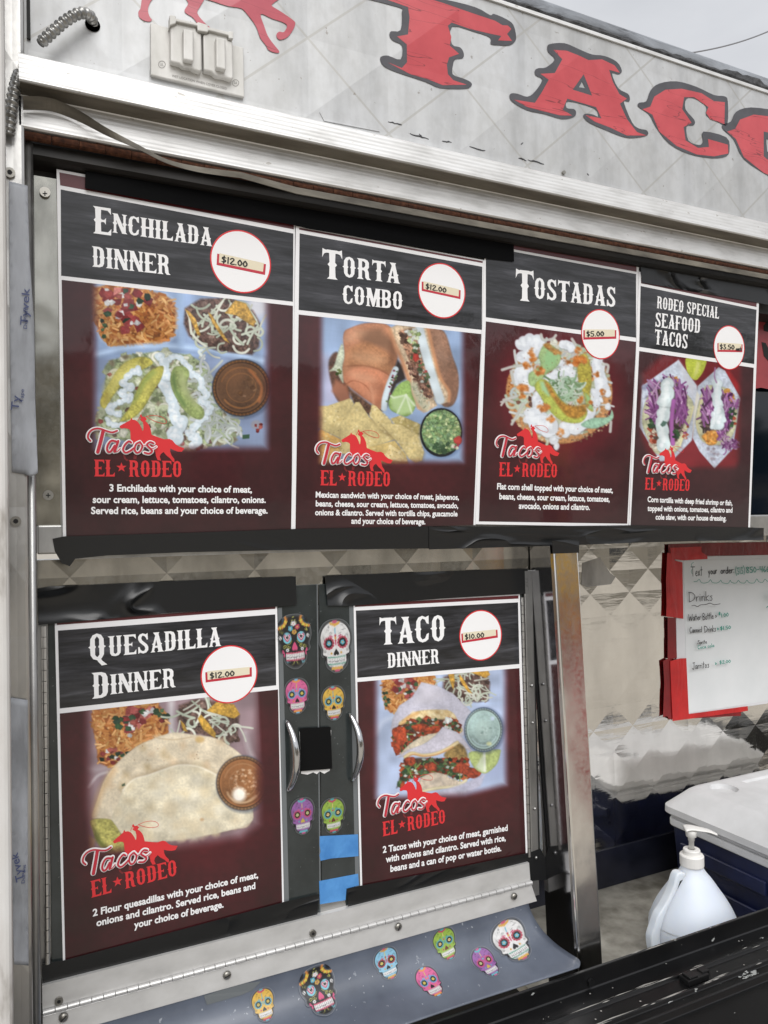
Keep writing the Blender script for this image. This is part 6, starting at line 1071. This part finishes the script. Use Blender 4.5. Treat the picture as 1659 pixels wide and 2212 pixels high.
# ================================================================== sugar skull stickers
SK = [(50,2),(68,4),(84,14),(94,32),(97,52),(94,68),(90,78),(92,88),(88,96),(80,98),(82,108),(78,122),(68,132),(58,138),(50,139),(42,138),(32,132),(22,122),(18,108),(20,98),(12,96),(8,88),(10,78),(6,68),(3,52),(6,32),(16,14),(32,4)]
def flower(r, x, y, s_, c, cc, n=5):
    for i in range(n): t = 2*math.pi*i/n+.3; r.ell(x+s_*.6*math.cos(t), y+s_*.6*math.sin(t), s_*.46, s_*.46, c, .35)
    r.ell(x, y, s_*.32, s_*.32, cc, .35)
def swirl(r, x, y, s_, c, w_=1.3, d=1): r.line([(x+s_*(1-t/14)*math.cos(d*t*.62), y+s_*(1-t/14)*math.sin(d*t*.62)) for t in range(13)], w_, c, .4)
def skull_pic(kind, halo=(84,88,90)):
    base, ring, fl, acc, acc2 = {'white': ((222,221,220), (196,70,92), (88,180,206), (226,170,70), (206,80,120)), 'pink': ((222,92,150), (110,160,206), (206,196,84), (236,150,60), (110,180,214)), 'yellow': ((226,178,62), (96,170,190), (206,196,70), (206,70,96), (96,170,190)), 'purple': ((150,90,164), (206,70,120), (206,190,110), (88,180,190), (206,80,140)), 'green': ((150,186,62), (88,170,180), (226,206,120), (200,60,90), (60,160,170)), 'blue': ((132,192,222), (176,60,60), (214,200,96), (214,160,60), (206,80,110)), 'black': ((27,25,27), (88,180,206), (206,70,110), (226,206,70), (226,140,50))}[kind]
    r = Ras(-12, -12, 112, 154, (0, 0, 1), 1.3, (92,96,98) if kind else base, 70+len(kind)); r.a[:] = np.array(halo)/255.0
    r.line(SK+[SK[0]], 15, tuple(v+22 for v in halo), .8); r.line(SK+[SK[0]], 9, tuple(v*.8 for v in halo), .8); r.poly(SK, (22,22,24), .6, sm=True); c_ = [(50+(x-50)*.965, 70+(y-70)*.97) for x, y in SK]; r.poly(c_, base, .6, 1, .06, 0, .04, True)
    dk = tuple(v*.55 for v in base) if kind != 'black' else (190,190,80)
    if kind != 'black':
        r.line([(12,40),(10,60),(16,84)], 6, tuple(v*.86 for v in base), 2, .8); r.line([(88,40),(90,60),(84,84)], 6, tuple(v*.86 for v in base), 2, .8)
        for x, y, s_, d in ((24,26,6,1),(76,26,6,-1),(36,36,5,-1),(64,36,5,1),(17,46,5,1),(83,46,5,-1),(16,84,4,-1),(84,84,4,1),(30,16,4,1),(70,16,4,-1),(32,124,4,1),(68,124,4,-1)): swirl(r, x, y, s_, dk, 1.1, d)
        for t in range(-2, 3): r.ell(50+t*6, 10-abs(t)*2.4+3, 3.4, 5.6, acc, .4, 1, t*.5); r.ell(50+t*6.4, 133-abs(t)*1.0, 3.4, 5.4, acc, .4, 1, -t*.5)
        r.ell(50, 4, 8, 4, acc2, .4); r.ell(50, 138, 8, 3.4, acc2, .4); r.ell(50, 30, 2.2, 9, fl if kind != 'yellow' else acc2, .4); r.ell(50, 42, 3.6, 3.6, ring, .4); r.ell(50, 49, 3.4, 3.4, acc, .4); r.ell(50, 56, 3.4, 3.4, ring, .4); r.ell(50, 64, 2, 6, acc2, .4); r.ell(36, 43, 7, 2, acc2, .4, 1, .35); r.ell(64, 43, 7, 2, acc2, .4, 1, -.35)
        for sx in (-1, 1):
            x = 50+sx*21
            for i in range(12): t = 2*math.pi*i/12; r.ell(x+13*math.cos(t), 62+14*math.sin(t), 4.2, 4.2, ring, .4); r.ell(x+13*math.cos(t), 62+14*math.sin(t), 1.6, 1.6, tuple(v*.7 for v in ring), .4)
            r.ell(x, 62, 11, 12, (26,24,26), .5); flower(r, x, 62, 6.6, fl, acc); flower(r, 50+sx*15, 90, 3.4, acc, dk); r.ell(50+sx*34, 102, 3, 9, (26,24,26), .5, 1, sx*.3)
        r.poly([(50,78),(58,90),(58,96),(53,97),(50,94),(47,97),(42,96),(42,90)], (26,24,26) if kind not in ('green','purple') else ((110,50,30) if kind == 'green' else (206,180,60)), .5)
        gum = {'white': (112,170,150), 'blue': (120,170,190), 'green': (170,190,120), 'purple': (170,150,180)}.get(kind, (190,186,176))
    else:
        for sx in (-1, 1):
            for i in range(7): t = math.pi*(.5+.5*i/6)+(0 if sx > 0 else math.pi*.0); a = math.pi*.5*i/6; ex, ey = 50+sx*(44-20*math.sin(a)), 14+22*math.cos(a)-6; r.ell(ex-sx*2, ey, 4.2, 7, acc if i % 2 else acc2, .4, 1, -sx*(1.3-a))
            r.ell(50+sx*44, 12, 15, 15, (40,70,96), .5); r.ell(50+sx*45, 11, 12.5, 12.5, (27,25,27), .5)
            r.ell(50+sx*21, 60, 12.5, 15, (116,196,214), .5); r.poly([(50+sx*21+10*q[0], 59+11*q[1]) for q in ((0,1),(.9,0),(.95,-.5),(.5,-.85),(0,-.5),(-.5,-.85),(-.95,-.5),(-.9,0))], (206,70,110), .5, sm=True); r.poly([(50+sx*21+6.6*q[0], 58.5+7.4*q[1]) for q in ((0,1),(.9,0),(.95,-.5),(.5,-.85),(0,-.5),(-.5,-.85),(-.95,-.5),(-.9,0))], (236,226,226), .4, sm=True); r.poly([(50+sx*21+4.4*q[0], 58.3+5*q[1]) for q in ((0,1),(.9,0),(.95,-.5),(.5,-.85),(0,-.5),(-.5,-.85),(-.95,-.5),(-.9,0))], (40,24,30), .4, sm=True)
            swirl(r, 50+sx*30, 84, 6, dk, 1.5, sx); swirl(r, 50+sx*18, 84, 5, dk, 1.5, -sx); r.line([(50+sx*8,68),(50+sx*14,76),(50+sx*24,78)], 1.5, dk, .4); swirl(r, 50+sx*38, 42, 5, dk, 1.5, -sx); flower(r, 50+sx*22, 92, 4.6, (226,226,226), (60,60,60)); flower(r, 50+sx*42, 58, 4.4, (226,226,226), (60,60,60)); r.ell(50+sx*34, 100, 3, 10, (216,70,120), .5, 1, sx*.25); swirl(r, 50+sx*22, 124, 5, (110,190,206), 1.6, sx); r.line([(50+sx*3,123),(50+sx*6,130),(50+sx*12,134)], 1.6, dk, .4)
        r.line([(42,22),(48,8),(50,4),(52,8),(58,22)], 1.4, dk, .4); flower(r, 50, 22, 7, (230,230,230), (226,150,130)); flower(r, 40, 35, 7, (88,180,206), (226,200,120)); flower(r, 61, 32, 7, (206,70,96), (226,200,70)); flower(r, 51, 45, 7, (206,160,60), (150,60,90))
        r.poly([(50,72),(57,84),(58,92),(54,95),(50,93),(46,95),(42,92),(43,84)], (222,72,124), .5, sm=True); gum = (206,80,110)
    for i in range(11):
        x = 50+(i-5)*5.3*(1-.012*abs(i-5)); yy = 104-abs(i-5)*.35; r.ell(x, yy-1, 3, 3.4, gum, .4); r.ell(x, yy+16, 3, 3, gum, .4); r.poly([(x-2.5,yy),(x+2.5,yy),(x+2.5,yy+15),(x-2.5,yy+15)], (228,228,226), .4); 
    r.line([(25,111),(50,113),(75,111)], .9, (70,60,70), .4)
    for i in range(12): r.line([(50+(i-5.5)*5.3,103),(50+(i-5.5)*5.3,119)], .7, (70,60,70), .3, .8, False)
    r.a *= .92; g = r.a.mean(2, keepdims=True); r.a = g+(r.a-g)*.86; return r
def skull(kind, pl, off, cx, cy, hw, hh, lean, label, group):
    r = skull_pic(kind, (84,88,90) if isinstance(pl, Plane) else (112,118,130)); c = pl.st(cx, cy); 
    up_ = pl.st(cx, cy-hh)[1]-c[1] if isinstance(pl, Plane) else pl.st(cx, cy-hh*.8)[1]-c[1]; up_ = abs(up_)/(1 if isinstance(pl, Plane) else .8); sx = abs(pl.st(cx+hw, cy)[0]-pl.st(cx-hw, cy)[0])/2
    OUT = [(50+(x-50)*1.13, 70+(y-70)*1.09) for x, y in smooth(SK, 4, True)]; rad = 9; lo = math.radians(lean); ca, sa = math.cos(lo), math.sin(lo)
    n = len(OUT); pts = [(50.0, 70.0)]; rings = 26
    for k in range(1, rings+1): pts += [(50+(x-50)*k/rings, 70+(y-70)*k/rings) for x, y in OUT]
    fs = [(0, 1+(i+1) % n, 1+i) for i in range(n)]
    for k in range(rings-1):
        for i in range(n): a, b = 1+k*n+i, 1+k*n+(i+1) % n; fs.append((a, b, b+n, a+n))
    vs = []
    for x, y in pts:
        u, v = (x-50)/50*sx, (70-y)/70*up_; vs.append(pl.pt(c[0]+u*ca-v*sa, c[1]+u*sa+v*ca, off))
    P = np.array(pts); col = to_lin(r.sample(P[:, 0], P[:, 1])); col = np.concatenate([np.clip(col*.97, .002, 1), np.ones((len(P), 1))], 1)
    o = mk('skull_sticker', vs, fs, M['sticker'], None, False, col); tag(o, label, 'sticker', group)
G3, G4 = 'sugar skull stickers on the cabinet doors', 'sugar skull stickers on the vinyl flap'
for k, x, y, hw, hh, lab in (('black', 635.5, 1385, 36, 56, 'large black sugar skull sticker at the top of the left cabinet door'), ('white', 725, 1394.5, 35, 55, 'large white sugar skull sticker at the top of the right cabinet door'), ('pink', 641, 1503, 26, 37, 'small pink sugar skull sticker above the left door handle'), ('yellow', 720, 1518, 25, 36, 'small yellow sugar skull sticker above the right door handle'), ('purple', 653, 1762, 26, 38, 'small purple sugar skull sticker below the black square patch on the left door'), ('green', 719, 1761, 26, 37, 'small green sugar skull sticker above the blue painter tape')):
    skull(k, DOOR, .0012, x, y, hw, hh, 2, lab, G3)
for k, x, y, hw, hh, le, lab in (('yellow', 569, 2171, 26, 38, 5, 'yellow sugar skull sticker at the left end of the vinyl flap'), ('black', 689, 2140, 39, 56, 7, 'large black sugar skull sticker on the vinyl flap'), ('blue', 835.5, 2081, 27, 36, 8, 'light blue sugar skull sticker on the vinyl flap'), ('green', 961, 2038, 26, 34, 9, 'green sugar skull sticker high on the vinyl flap'), ('pink', 928, 2123, 28, 37, 8, 'pink sugar skull sticker near the lower edge of the vinyl flap'), ('purple', 1049, 2081, 27, 37, 10, 'purple sugar skull sticker on the right half of the vinyl flap'), ('white', 1105, 2034, 42, 52, 11, 'large white sugar skull sticker at the right end of the vinyl flap')):
    skull(k, FL, .0010, x, y, hw, hh, le, lab, G4)

# ================================================================== whiteboard with red tape
WB = Plane(1.3685); wb = thing('whiteboard', 'white dry erase board listing drinks, held up with red tape in the niche', 'whiteboard', WB.P(1600,1370))
mb = MB(); pslab(mb, [(1457,1203),(1800,1195),(1800,1498),(1461,1548)], WB, .0035, .003); mb.build('board_frame', M['board_frame'], wb, bevel=.001)
mb = MB(); pslab(mb, [(1474,1211),(1800,1206),(1800,1490),(1482,1541)], WB, .0042, .0015); mb.build('writing_surface', M['board'], wb)
zw = lambda x, y: (1426.4+.1836*x, 1163+.1836*y)
sh = Sheet(WB, .0045, [M['ink'], M['teal']]); H = .1836
for tx, a, b, h, mi, pen in (('Text', (345,445), (478,435), 110, 0, .09), ('your', (545,425), (648,412), 80, 0, .12), ('order:', (690,415), (848,405), 80, 0, .12), ('(313)', (862,425), (968,410), 90, 1, .1), ('850-4660', (985,405), (1290,388), 80, 1, .11), ('Drinks', (300,745), (580,725), 110, 0, .07), ('Water', (302,968), (440,952), 75, 0, .13), ('Bottle', (462,955), (585,938), 75, 0, .13), ('>', (608,930), (622,928), 50, 0, .16), ('$', (645,895), (668,893), 34, 1, .2), ('1.00', (676,925), (760,910), 52, 1, .14), ('Canned', (304,1108), (440,1094), 66, 0, .14), ('Drinks', (470,1100), (602,1086), 72, 0, .13), ('>', (618,1075), (634,1074), 44, 1, .18), ('$1.50', (655,1072), (776,1056), 46, 1, .16), ('Sprite', (388,1236), (490,1226), 42, 0, .17), ('Coca cola', (385,1294), (572,1266), 42, 1, .15), ('Jarritos', (315,1530), (508,1504), 76, 0, .12), ('>', (580,1478), (596,1476), 44, 1, .18), ('$2.00', (632,1466), (758,1450), 44, 1, .16), ('N', (1210,735), (1262,730), 96, 1, .12)):
    scrawl(sh, tx, zw(*a), zw(*b), h*H, mi, pen*.9)
for q, w_, mi in (([(325,503),(360,500),(390,478),(410,510),(450,522),(500,505),(520,480),(540,512),(590,520),(625,505),(640,486),(660,515),(715,526),(740,510),(750,488),(770,515),(820,520),(845,488),(870,515),(920,520),(945,486),(970,515),(1030,518),(1060,472),(1085,505),(1130,512),(1155,476),(1190,500),(1240,480),(1262,452)], 6, 1), ([(298,785),(330,780),(365,795),(400,775),(460,770),(510,755),(560,772),(630,762)], 7, 0), ([(1175,805),(1205,785),(1270,802)], 9, 1), ([(318,278),(292,300),(300,330)], 5, 1), ([(298,360),(290,385),(300,410)], 5, 1)):
    for quad in ribbon(smooth(q, 4), w_): sh.px([zw(*p) for p in quad], mi)
sh.px([zw(*p) for p in disc(364,1220,5,5,10)], 0); sh.px([zw(*p) for p in disc(376,1284,6,6,10)], 1); sh.build('marker_writing', wb)
G5 = 'red tape strips holding the whiteboard'
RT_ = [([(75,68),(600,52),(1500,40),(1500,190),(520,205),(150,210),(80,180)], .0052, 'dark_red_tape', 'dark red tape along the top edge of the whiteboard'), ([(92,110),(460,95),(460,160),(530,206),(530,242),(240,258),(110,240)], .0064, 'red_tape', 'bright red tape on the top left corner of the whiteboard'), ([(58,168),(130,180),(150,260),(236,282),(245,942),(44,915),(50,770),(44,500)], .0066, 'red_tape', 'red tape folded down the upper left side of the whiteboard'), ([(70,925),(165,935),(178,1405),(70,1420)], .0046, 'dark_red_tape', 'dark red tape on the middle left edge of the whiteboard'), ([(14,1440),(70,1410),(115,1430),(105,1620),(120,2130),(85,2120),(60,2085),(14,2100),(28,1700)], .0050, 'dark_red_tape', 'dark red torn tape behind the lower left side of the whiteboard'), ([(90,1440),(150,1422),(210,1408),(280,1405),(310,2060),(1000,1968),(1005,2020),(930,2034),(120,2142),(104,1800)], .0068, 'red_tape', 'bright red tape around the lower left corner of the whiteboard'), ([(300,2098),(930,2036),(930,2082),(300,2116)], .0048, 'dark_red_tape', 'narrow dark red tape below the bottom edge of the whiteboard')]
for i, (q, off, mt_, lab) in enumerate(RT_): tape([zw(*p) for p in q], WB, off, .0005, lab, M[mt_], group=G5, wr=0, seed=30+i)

# ================================================================== cooler and pump jug on the shelf
ZF = ZC+ZS; X0 = 1.322; YB, YF = 1.29, 1.0
cl = thing('cooler', 'dark blue picnic cooler with a grey white lid on the steel shelf', 'cooler', (X0+.25, 1.145, ZF))
def rbox(x0, x1, y0, y1, z0, z1, taper=0.0, r=.02):
    mb = MB(); c = [(x0,y0),(x1,y0),(x1,y1),(x0,y1)]; vs = []; fs = []; rows = [(z0, taper), (z1, 0)]
    for z, t in rows:
        for k, (cx_, cy_, a0) in enumerate(((x0+r+t, y0+r+t, 180), (x1-r-t, y0+r+t, 270), (x1-r-t, y1-r-t, 0), (x0+r+t, y1-r-t, 90))):
            for i in range(6): a = math.radians(a0+i*18); vs.append((cx_+r*math.cos(a), cy_+r*math.sin(a), z))
    n = 24
    for i in range(n): fs.append((i, (i+1) % n, (i+1) % n+n, i+n))
    fs += [tuple(range(n-1, -1, -1)), tuple(range(n, 2*n))]; mb.add(vs, fs); return mb
mb = rbox(X0, X0+.5, YF, YB, ZF, ZF+.148, .008, .018); body_ = mb.build('cooler_body', M['cooler_blue'], cl, bevel=.003)
for q in ((YF+.045, YB-.03, ZF+.088, ZF+.118), (YF+.02, YB-.02, ZF+.020, ZF+.052)): mb = MB(); mb.box(X0-.004, X0+.003, *q); mb.build('molded_rib', M['cooler_blue'], body_, bevel=.004, seg=3)
rbox(X0-.006, X0+.506, YF-.006, YB+.006, ZF+.148, ZF+.165, 0, .02).build('white_rim', M['lid'], cl, bevel=.004, seg=3)
rbox(X0-.002, X0+.502, YF-.002, YB+.002, ZF+.1652, ZF+.1732, 0, .02).build('rim_groove', M['lid'], cl, bevel=.002)
mb = MB(); rows = [(ZF+.1735, -.008, .022), (ZF+.178, -.014, .024), (ZF+.192, -.014, .026), (ZF+.214, .006, .032), (ZF+.226, .016, .036), (ZF+.233, .026, .036), (ZF+.2355, .036, .034)]; vs = []; fs = []
for z, t, r in rows:
    for cx_, cy_, a0 in ((X0+r+t, YF+r+t, 180), (X0+.5-r-t, YF+r+t, 270), (X0+.5-r-t, YB-r-t, 0), (X0+r+t, YB-r-t, 90)):
        for i in range(7): a = math.radians(a0+i*15); vs.append((cx_+r*math.cos(a), cy_+r*math.sin(a), z))
n = 28
for k in range(len(rows)-1):
    for i in range(n): fs.append((k*n+i, k*n+(i+1) % n, (k+1)*n+(i+1) % n, (k+1)*n+i))
fs += [tuple(range(n-1, -1, -1))]; mb.add(vs, fs); zt_l = ZF+.2355; chx, chy = X0+.088, YB-.074
ring = [(v[0], v[1]) for v in vs[-n:]]; pan = [(X0+.16,YF+.06),(X0+.44,YF+.06),(X0+.44,YB-.06),(X0+.16,YB-.06)]
mb.loops([ring, disc(chx, chy, .030, .030, 36)[::-1], pan[::-1]], lambda a_, b_: (a_, b_, zt_l))
c0 = [(x, y, zt_l) for x, y in disc(chx, chy, .030, .030, 36)]; c1_ = [(x, y, zt_l-.010) for x, y in disc(chx, chy, .0275, .0275, 36)]
mb.add(c0+c1_, [(i, (i+1) % 36, (i+1) % 36+36, i+36) for i in range(36)]+[tuple(range(71, 35, -1))])
p0 = [(x, y, zt_l) for x, y in pan]; p1 = [(x+(.006 if i in (0, 3) else -.006), y+(.006 if i < 2 else -.006), zt_l-.004) for i, (x, y) in enumerate(pan)]; mb.add(p0+p1, [(i, (i+1) % 4, (i+1) % 4+4, i+4) for i in range(4)]+[(4,5,6,7)])
lid = mb.build('cooler_lid', M['lid'], cl); 
for pp_ in lid.data.polygons: pp_.use_smooth = len(pp_.vertices) == 4 and pp_.index < n*(len(rows)-1)
lid.data.set_sharp_from_angle(angle=R(24))
px_ = atx(1630, 1.04, -.78); sp = MB(); sc_ = Vector((X0, 1.06, ZF+.034)); sp.tube([sc_, sc_+Vector((-.016,0,0))], .0085, 12); sp.tube([sc_+Vector((-.016,0,0)), sc_+Vector((-.03,-.003,0))], .007, 8); sp.tube([sc_+Vector((-.022,0,.004)), sc_+Vector((-.026,-.004,-.026))], .006, 10); sp.build('drain_spigot', M['spigot'], cl, smooth=False, bevel=.001)

JY = 1.10; JX = atx(1495, JY, -.68)
jg = thing('pump_jug', 'milky white jug with a white pump dispenser in front of the cooler', 'jug', (JX, JY, ZF))
mb = MB(); prof = [(.068,0),(.077,.004),(.080,.016),(.081,.044),(.078,.058),(.070,.078),(.060,.096),(.048,.114),(.036,.132),(.027,.146),(.0215,.156),(.0195,.164)]
prof = [(r_*(1.07 if r_ > .03 else 1), h) for r_, h in prof]; ps = smooth(prof, 4); mb.lathe((JX, JY, ZF), ps, 40, 1.0, .92); jb = mb.build('jug_body', M['jug'], jg, smooth=True)
d = Vector((-.80,-.28,0)).normalized(); d = Vector((-.86,.10,0)).normalized()
hp = [(.020,.150),(.033,.153),(.042,.146),(.054,.118),(.070,.094),(.082,.080),(.090,.060),(.096,.040),(.090,.012),(.074,.004)]; hs_ = smooth(hp, 5)
inn = [(.070,.006),(.076,.020),(.076,.046),(.070,.062),(.062,.080),(.050,.100),(.036,.120),(.024,.138),(.018,.150)]
outl = [(r_+.003+.010*max(0, 1-h/.13), h) for r_, h in hs_]+inn; sdv = d.cross(Vector((0,0,1))); P0 = Vector((JX,JY,ZF)); mb = MB()
mb.slab([P0+d*r_+Vector((0,0,h))+sdv*.0095 for r_, h in outl], [P0+d*r_+Vector((0,0,h))-sdv*.0095 for r_, h in outl]); mb.build('jug_handle', M['jug'], jg, bevel=.0065, seg=4)
mb = MB(); sl_ = [(.030,.139),(.037,.138),(.044,.122),(.039,.122)]; mb.slab([P0+d*r_+Vector((0,0,h))-sdv*.0098 for r_, h in sl_], [P0+d*r_+Vector((0,0,h))+sdv*.0098 for r_, h in sl_]); mb.build('handle_slit', M['slot'], jg)
mb = MB(); mb.lathe((JX, JY, ZF), [(.0845,.0560),(.0860,.0545),(.0845,.0530)], 40, 1.0, .92); mb.f = mb.f[:-2]; mb.m = mb.m[:-2]; mb.build('mould_seam', M['jug'], jg, smooth=True)
mb = MB(); mb.lathe((JX, JY, ZF), [(.0215,.158),(.0225,.160),(.0225,.178),(.021,.180),(.016,.180),(.016,.188),(.015,.190),(.0075,.190),(.0075,.187),(.0055,.187)], 32); mb.build('screw_cap', M['cap'], jg)
mb = MB(); mb.lathe((JX, JY, ZF), [(.005,.186),(.005,.206),(.0062,.206),(.0062,.212),(.0098,.214),(.0105,.222),(.0105,.226)], 24); mb.build('pump_stem', M['cap'], jg, smooth=True)
e = Vector((.80,-.55,0)).normalized(); mb = MB(); pts = [(-.013,.2285),(-.006,.2305),(.004,.2305),(.018,.2285),(.034,.2255),(.048,.2195)]; pp = smooth(pts, 5); sd = e.cross(Vector((0,0,1))); vs = []; fs = []; n = len(pp)
for i, (r_, h) in enumerate(pp):
    t = i/(n-1); wd = .0125*(1-t)**.6+.0042; th = .0065*(1-.45*t)
    if i == 0: wd *= .5
    c = Vector((JX, JY, ZF+h))+e*r_
    for k in range(12): a = 2*math.pi*k/12; vs.append(c+sd*(wd*math.cos(a))+Vector((0,0,th*.5*math.sin(a))))
for i in range(n-1):
    for k in range(12): fs.append((12*i+k, 12*i+(k+1) % 12, 12*i+12+(k+1) % 12, 12*i+12+k))
fs += [tuple(range(11,-1,-1)), tuple(range(12*(n-1), 12*n))]; mb.add(vs, fs); mb.build('pump_head', M['cap'], jg, smooth=True)

# ================================================================== what stands around: wire overhead, trees, and an unseen flag and building added for reflections
Wp = Plane(14.0); a, b = Wp.P(1440, 122), Wp.P(1760, 18); mb = MB(); pts = [a.lerp(b, i/24)+Vector((0,0,-.25*math.sin(math.pi*i/24))) for i in range(25)]; mb.tube([pts[0]+(pts[0]-pts[1])*30]+pts+[pts[-1]+(pts[-1]-pts[-2])*60], .018, 6)
tag(mb.build('overhead_wire', M['wire']), 'thin dark overhead wire crossing the cloudy sky above the roof edge', 'wire')
ff = thing('unseen_flag', 'unseen yellow and red feather flag added for its reflection in the post', 'flag', (3.15, -1.7, 0))  # out of view, added to put yellow and red into the post's reflection
mb = MB(); mb.tube([(3.15,-1.7,.02),(3.15,-1.7,2.05),(3.11,-1.7,2.3),(2.95,-1.7,2.42)], .012, 8); mb.build('unseen_flag_pole', M['conduit'], ff); mb = MB(); mb.box(2.95,3.35,-1.9,-1.5,0,.03); mb.build('unseen_flag_base', M['unseen_roofing'], ff, bevel=.005)
fl_ = [(i/24*2.0+.25, .25*math.sin(min(1, (i+2)/9)*1.57)*(1-(i/24)**5)) for i in range(25)]; vs = []; fs = []
for z, wd in fl_:
    for k in range(7): vs.append((3.15-wd*k/6*.98, -1.7+.05*math.sin(k*.9+z*3), z))
for i in range(24):
    for k in range(6): fs.append((i*7+k, i*7+k+1, i*7+k+8, i*7+k+7))
ob = mk('unseen_flag_sail', vs, fs, [M['unseen_flag_red'], M['unseen_flag_yellow']], ff, True, mids=[0 if (i*1.0/24+.12*math.sin(k*1.3)) < .55 else 1 for i in range(24) for k in range(6)])
bd = thing('unseen_building', 'unseen plain tan building added across the yard for the steel to reflect', 'building', (6, -17, 0))  # out of view, added so the polished steel mirrors beige
def part(name, mat, *bx): mb = MB(); [mb.box(*b) for b in bx]; return mb.build(name, mat, bd)
part('unseen_building_wall', M['tan'], (-16, 30, -21, -17, 0, 3.0)); part('roof', M['unseen_roofing'], (-16.3, 30.3, -21.3, -16.7, 3.0, 3.25))  # wall and roof of the unseen building added for reflections
for xx in (-10, -3, 9, 16, 23): part('unseen_building_window', M['glazing'], (xx, xx+1.8, -16.99, -16.9, 1.1, 2.4))
part('door', M['glazing'], (4, 5.1, -16.99, -16.9, 0, 2.1))
rg = random.Random(77); mb = MB()
for k in range(46):
    cx_ = rg.uniform(-26, 40); cy_ = rg.uniform(-30, -22); hgt = rg.uniform(4.2, 7.2)
    for j in range(110):
        a = rg.uniform(0, 6.28); b_ = rg.uniform(-1, 1); rr = rg.random()**.4*hgt*.36; p = Vector((cx_+rr*math.cos(a)*math.sqrt(1-b_*b_), cy_+rr*math.sin(a)*math.sqrt(1-b_*b_), hgt*.60+rr*b_*1.1)); u = Vector((rg.gauss(0,1), rg.gauss(0,1), rg.gauss(0,1))).normalized(); v = u.orthogonal().normalized(); s_ = rg.uniform(.3,.7)
        mb.add([p+u*s_, p+v*s_*.6, p-u*s_, p-v*s_*.6], [(0,1,2,3)])
    mb.tube([(cx_,cy_,0),(cx_+rg.uniform(-.3,.3),cy_,hgt*.4),(cx_,cy_,hgt*.8)], [.22,.15,.05], 6, 1)
tag(mb.build('far_trees', [M['leaf'], M['bark']]), 'row of leafy trees standing across the yard from the truck', 'trees', None, 'stuff')
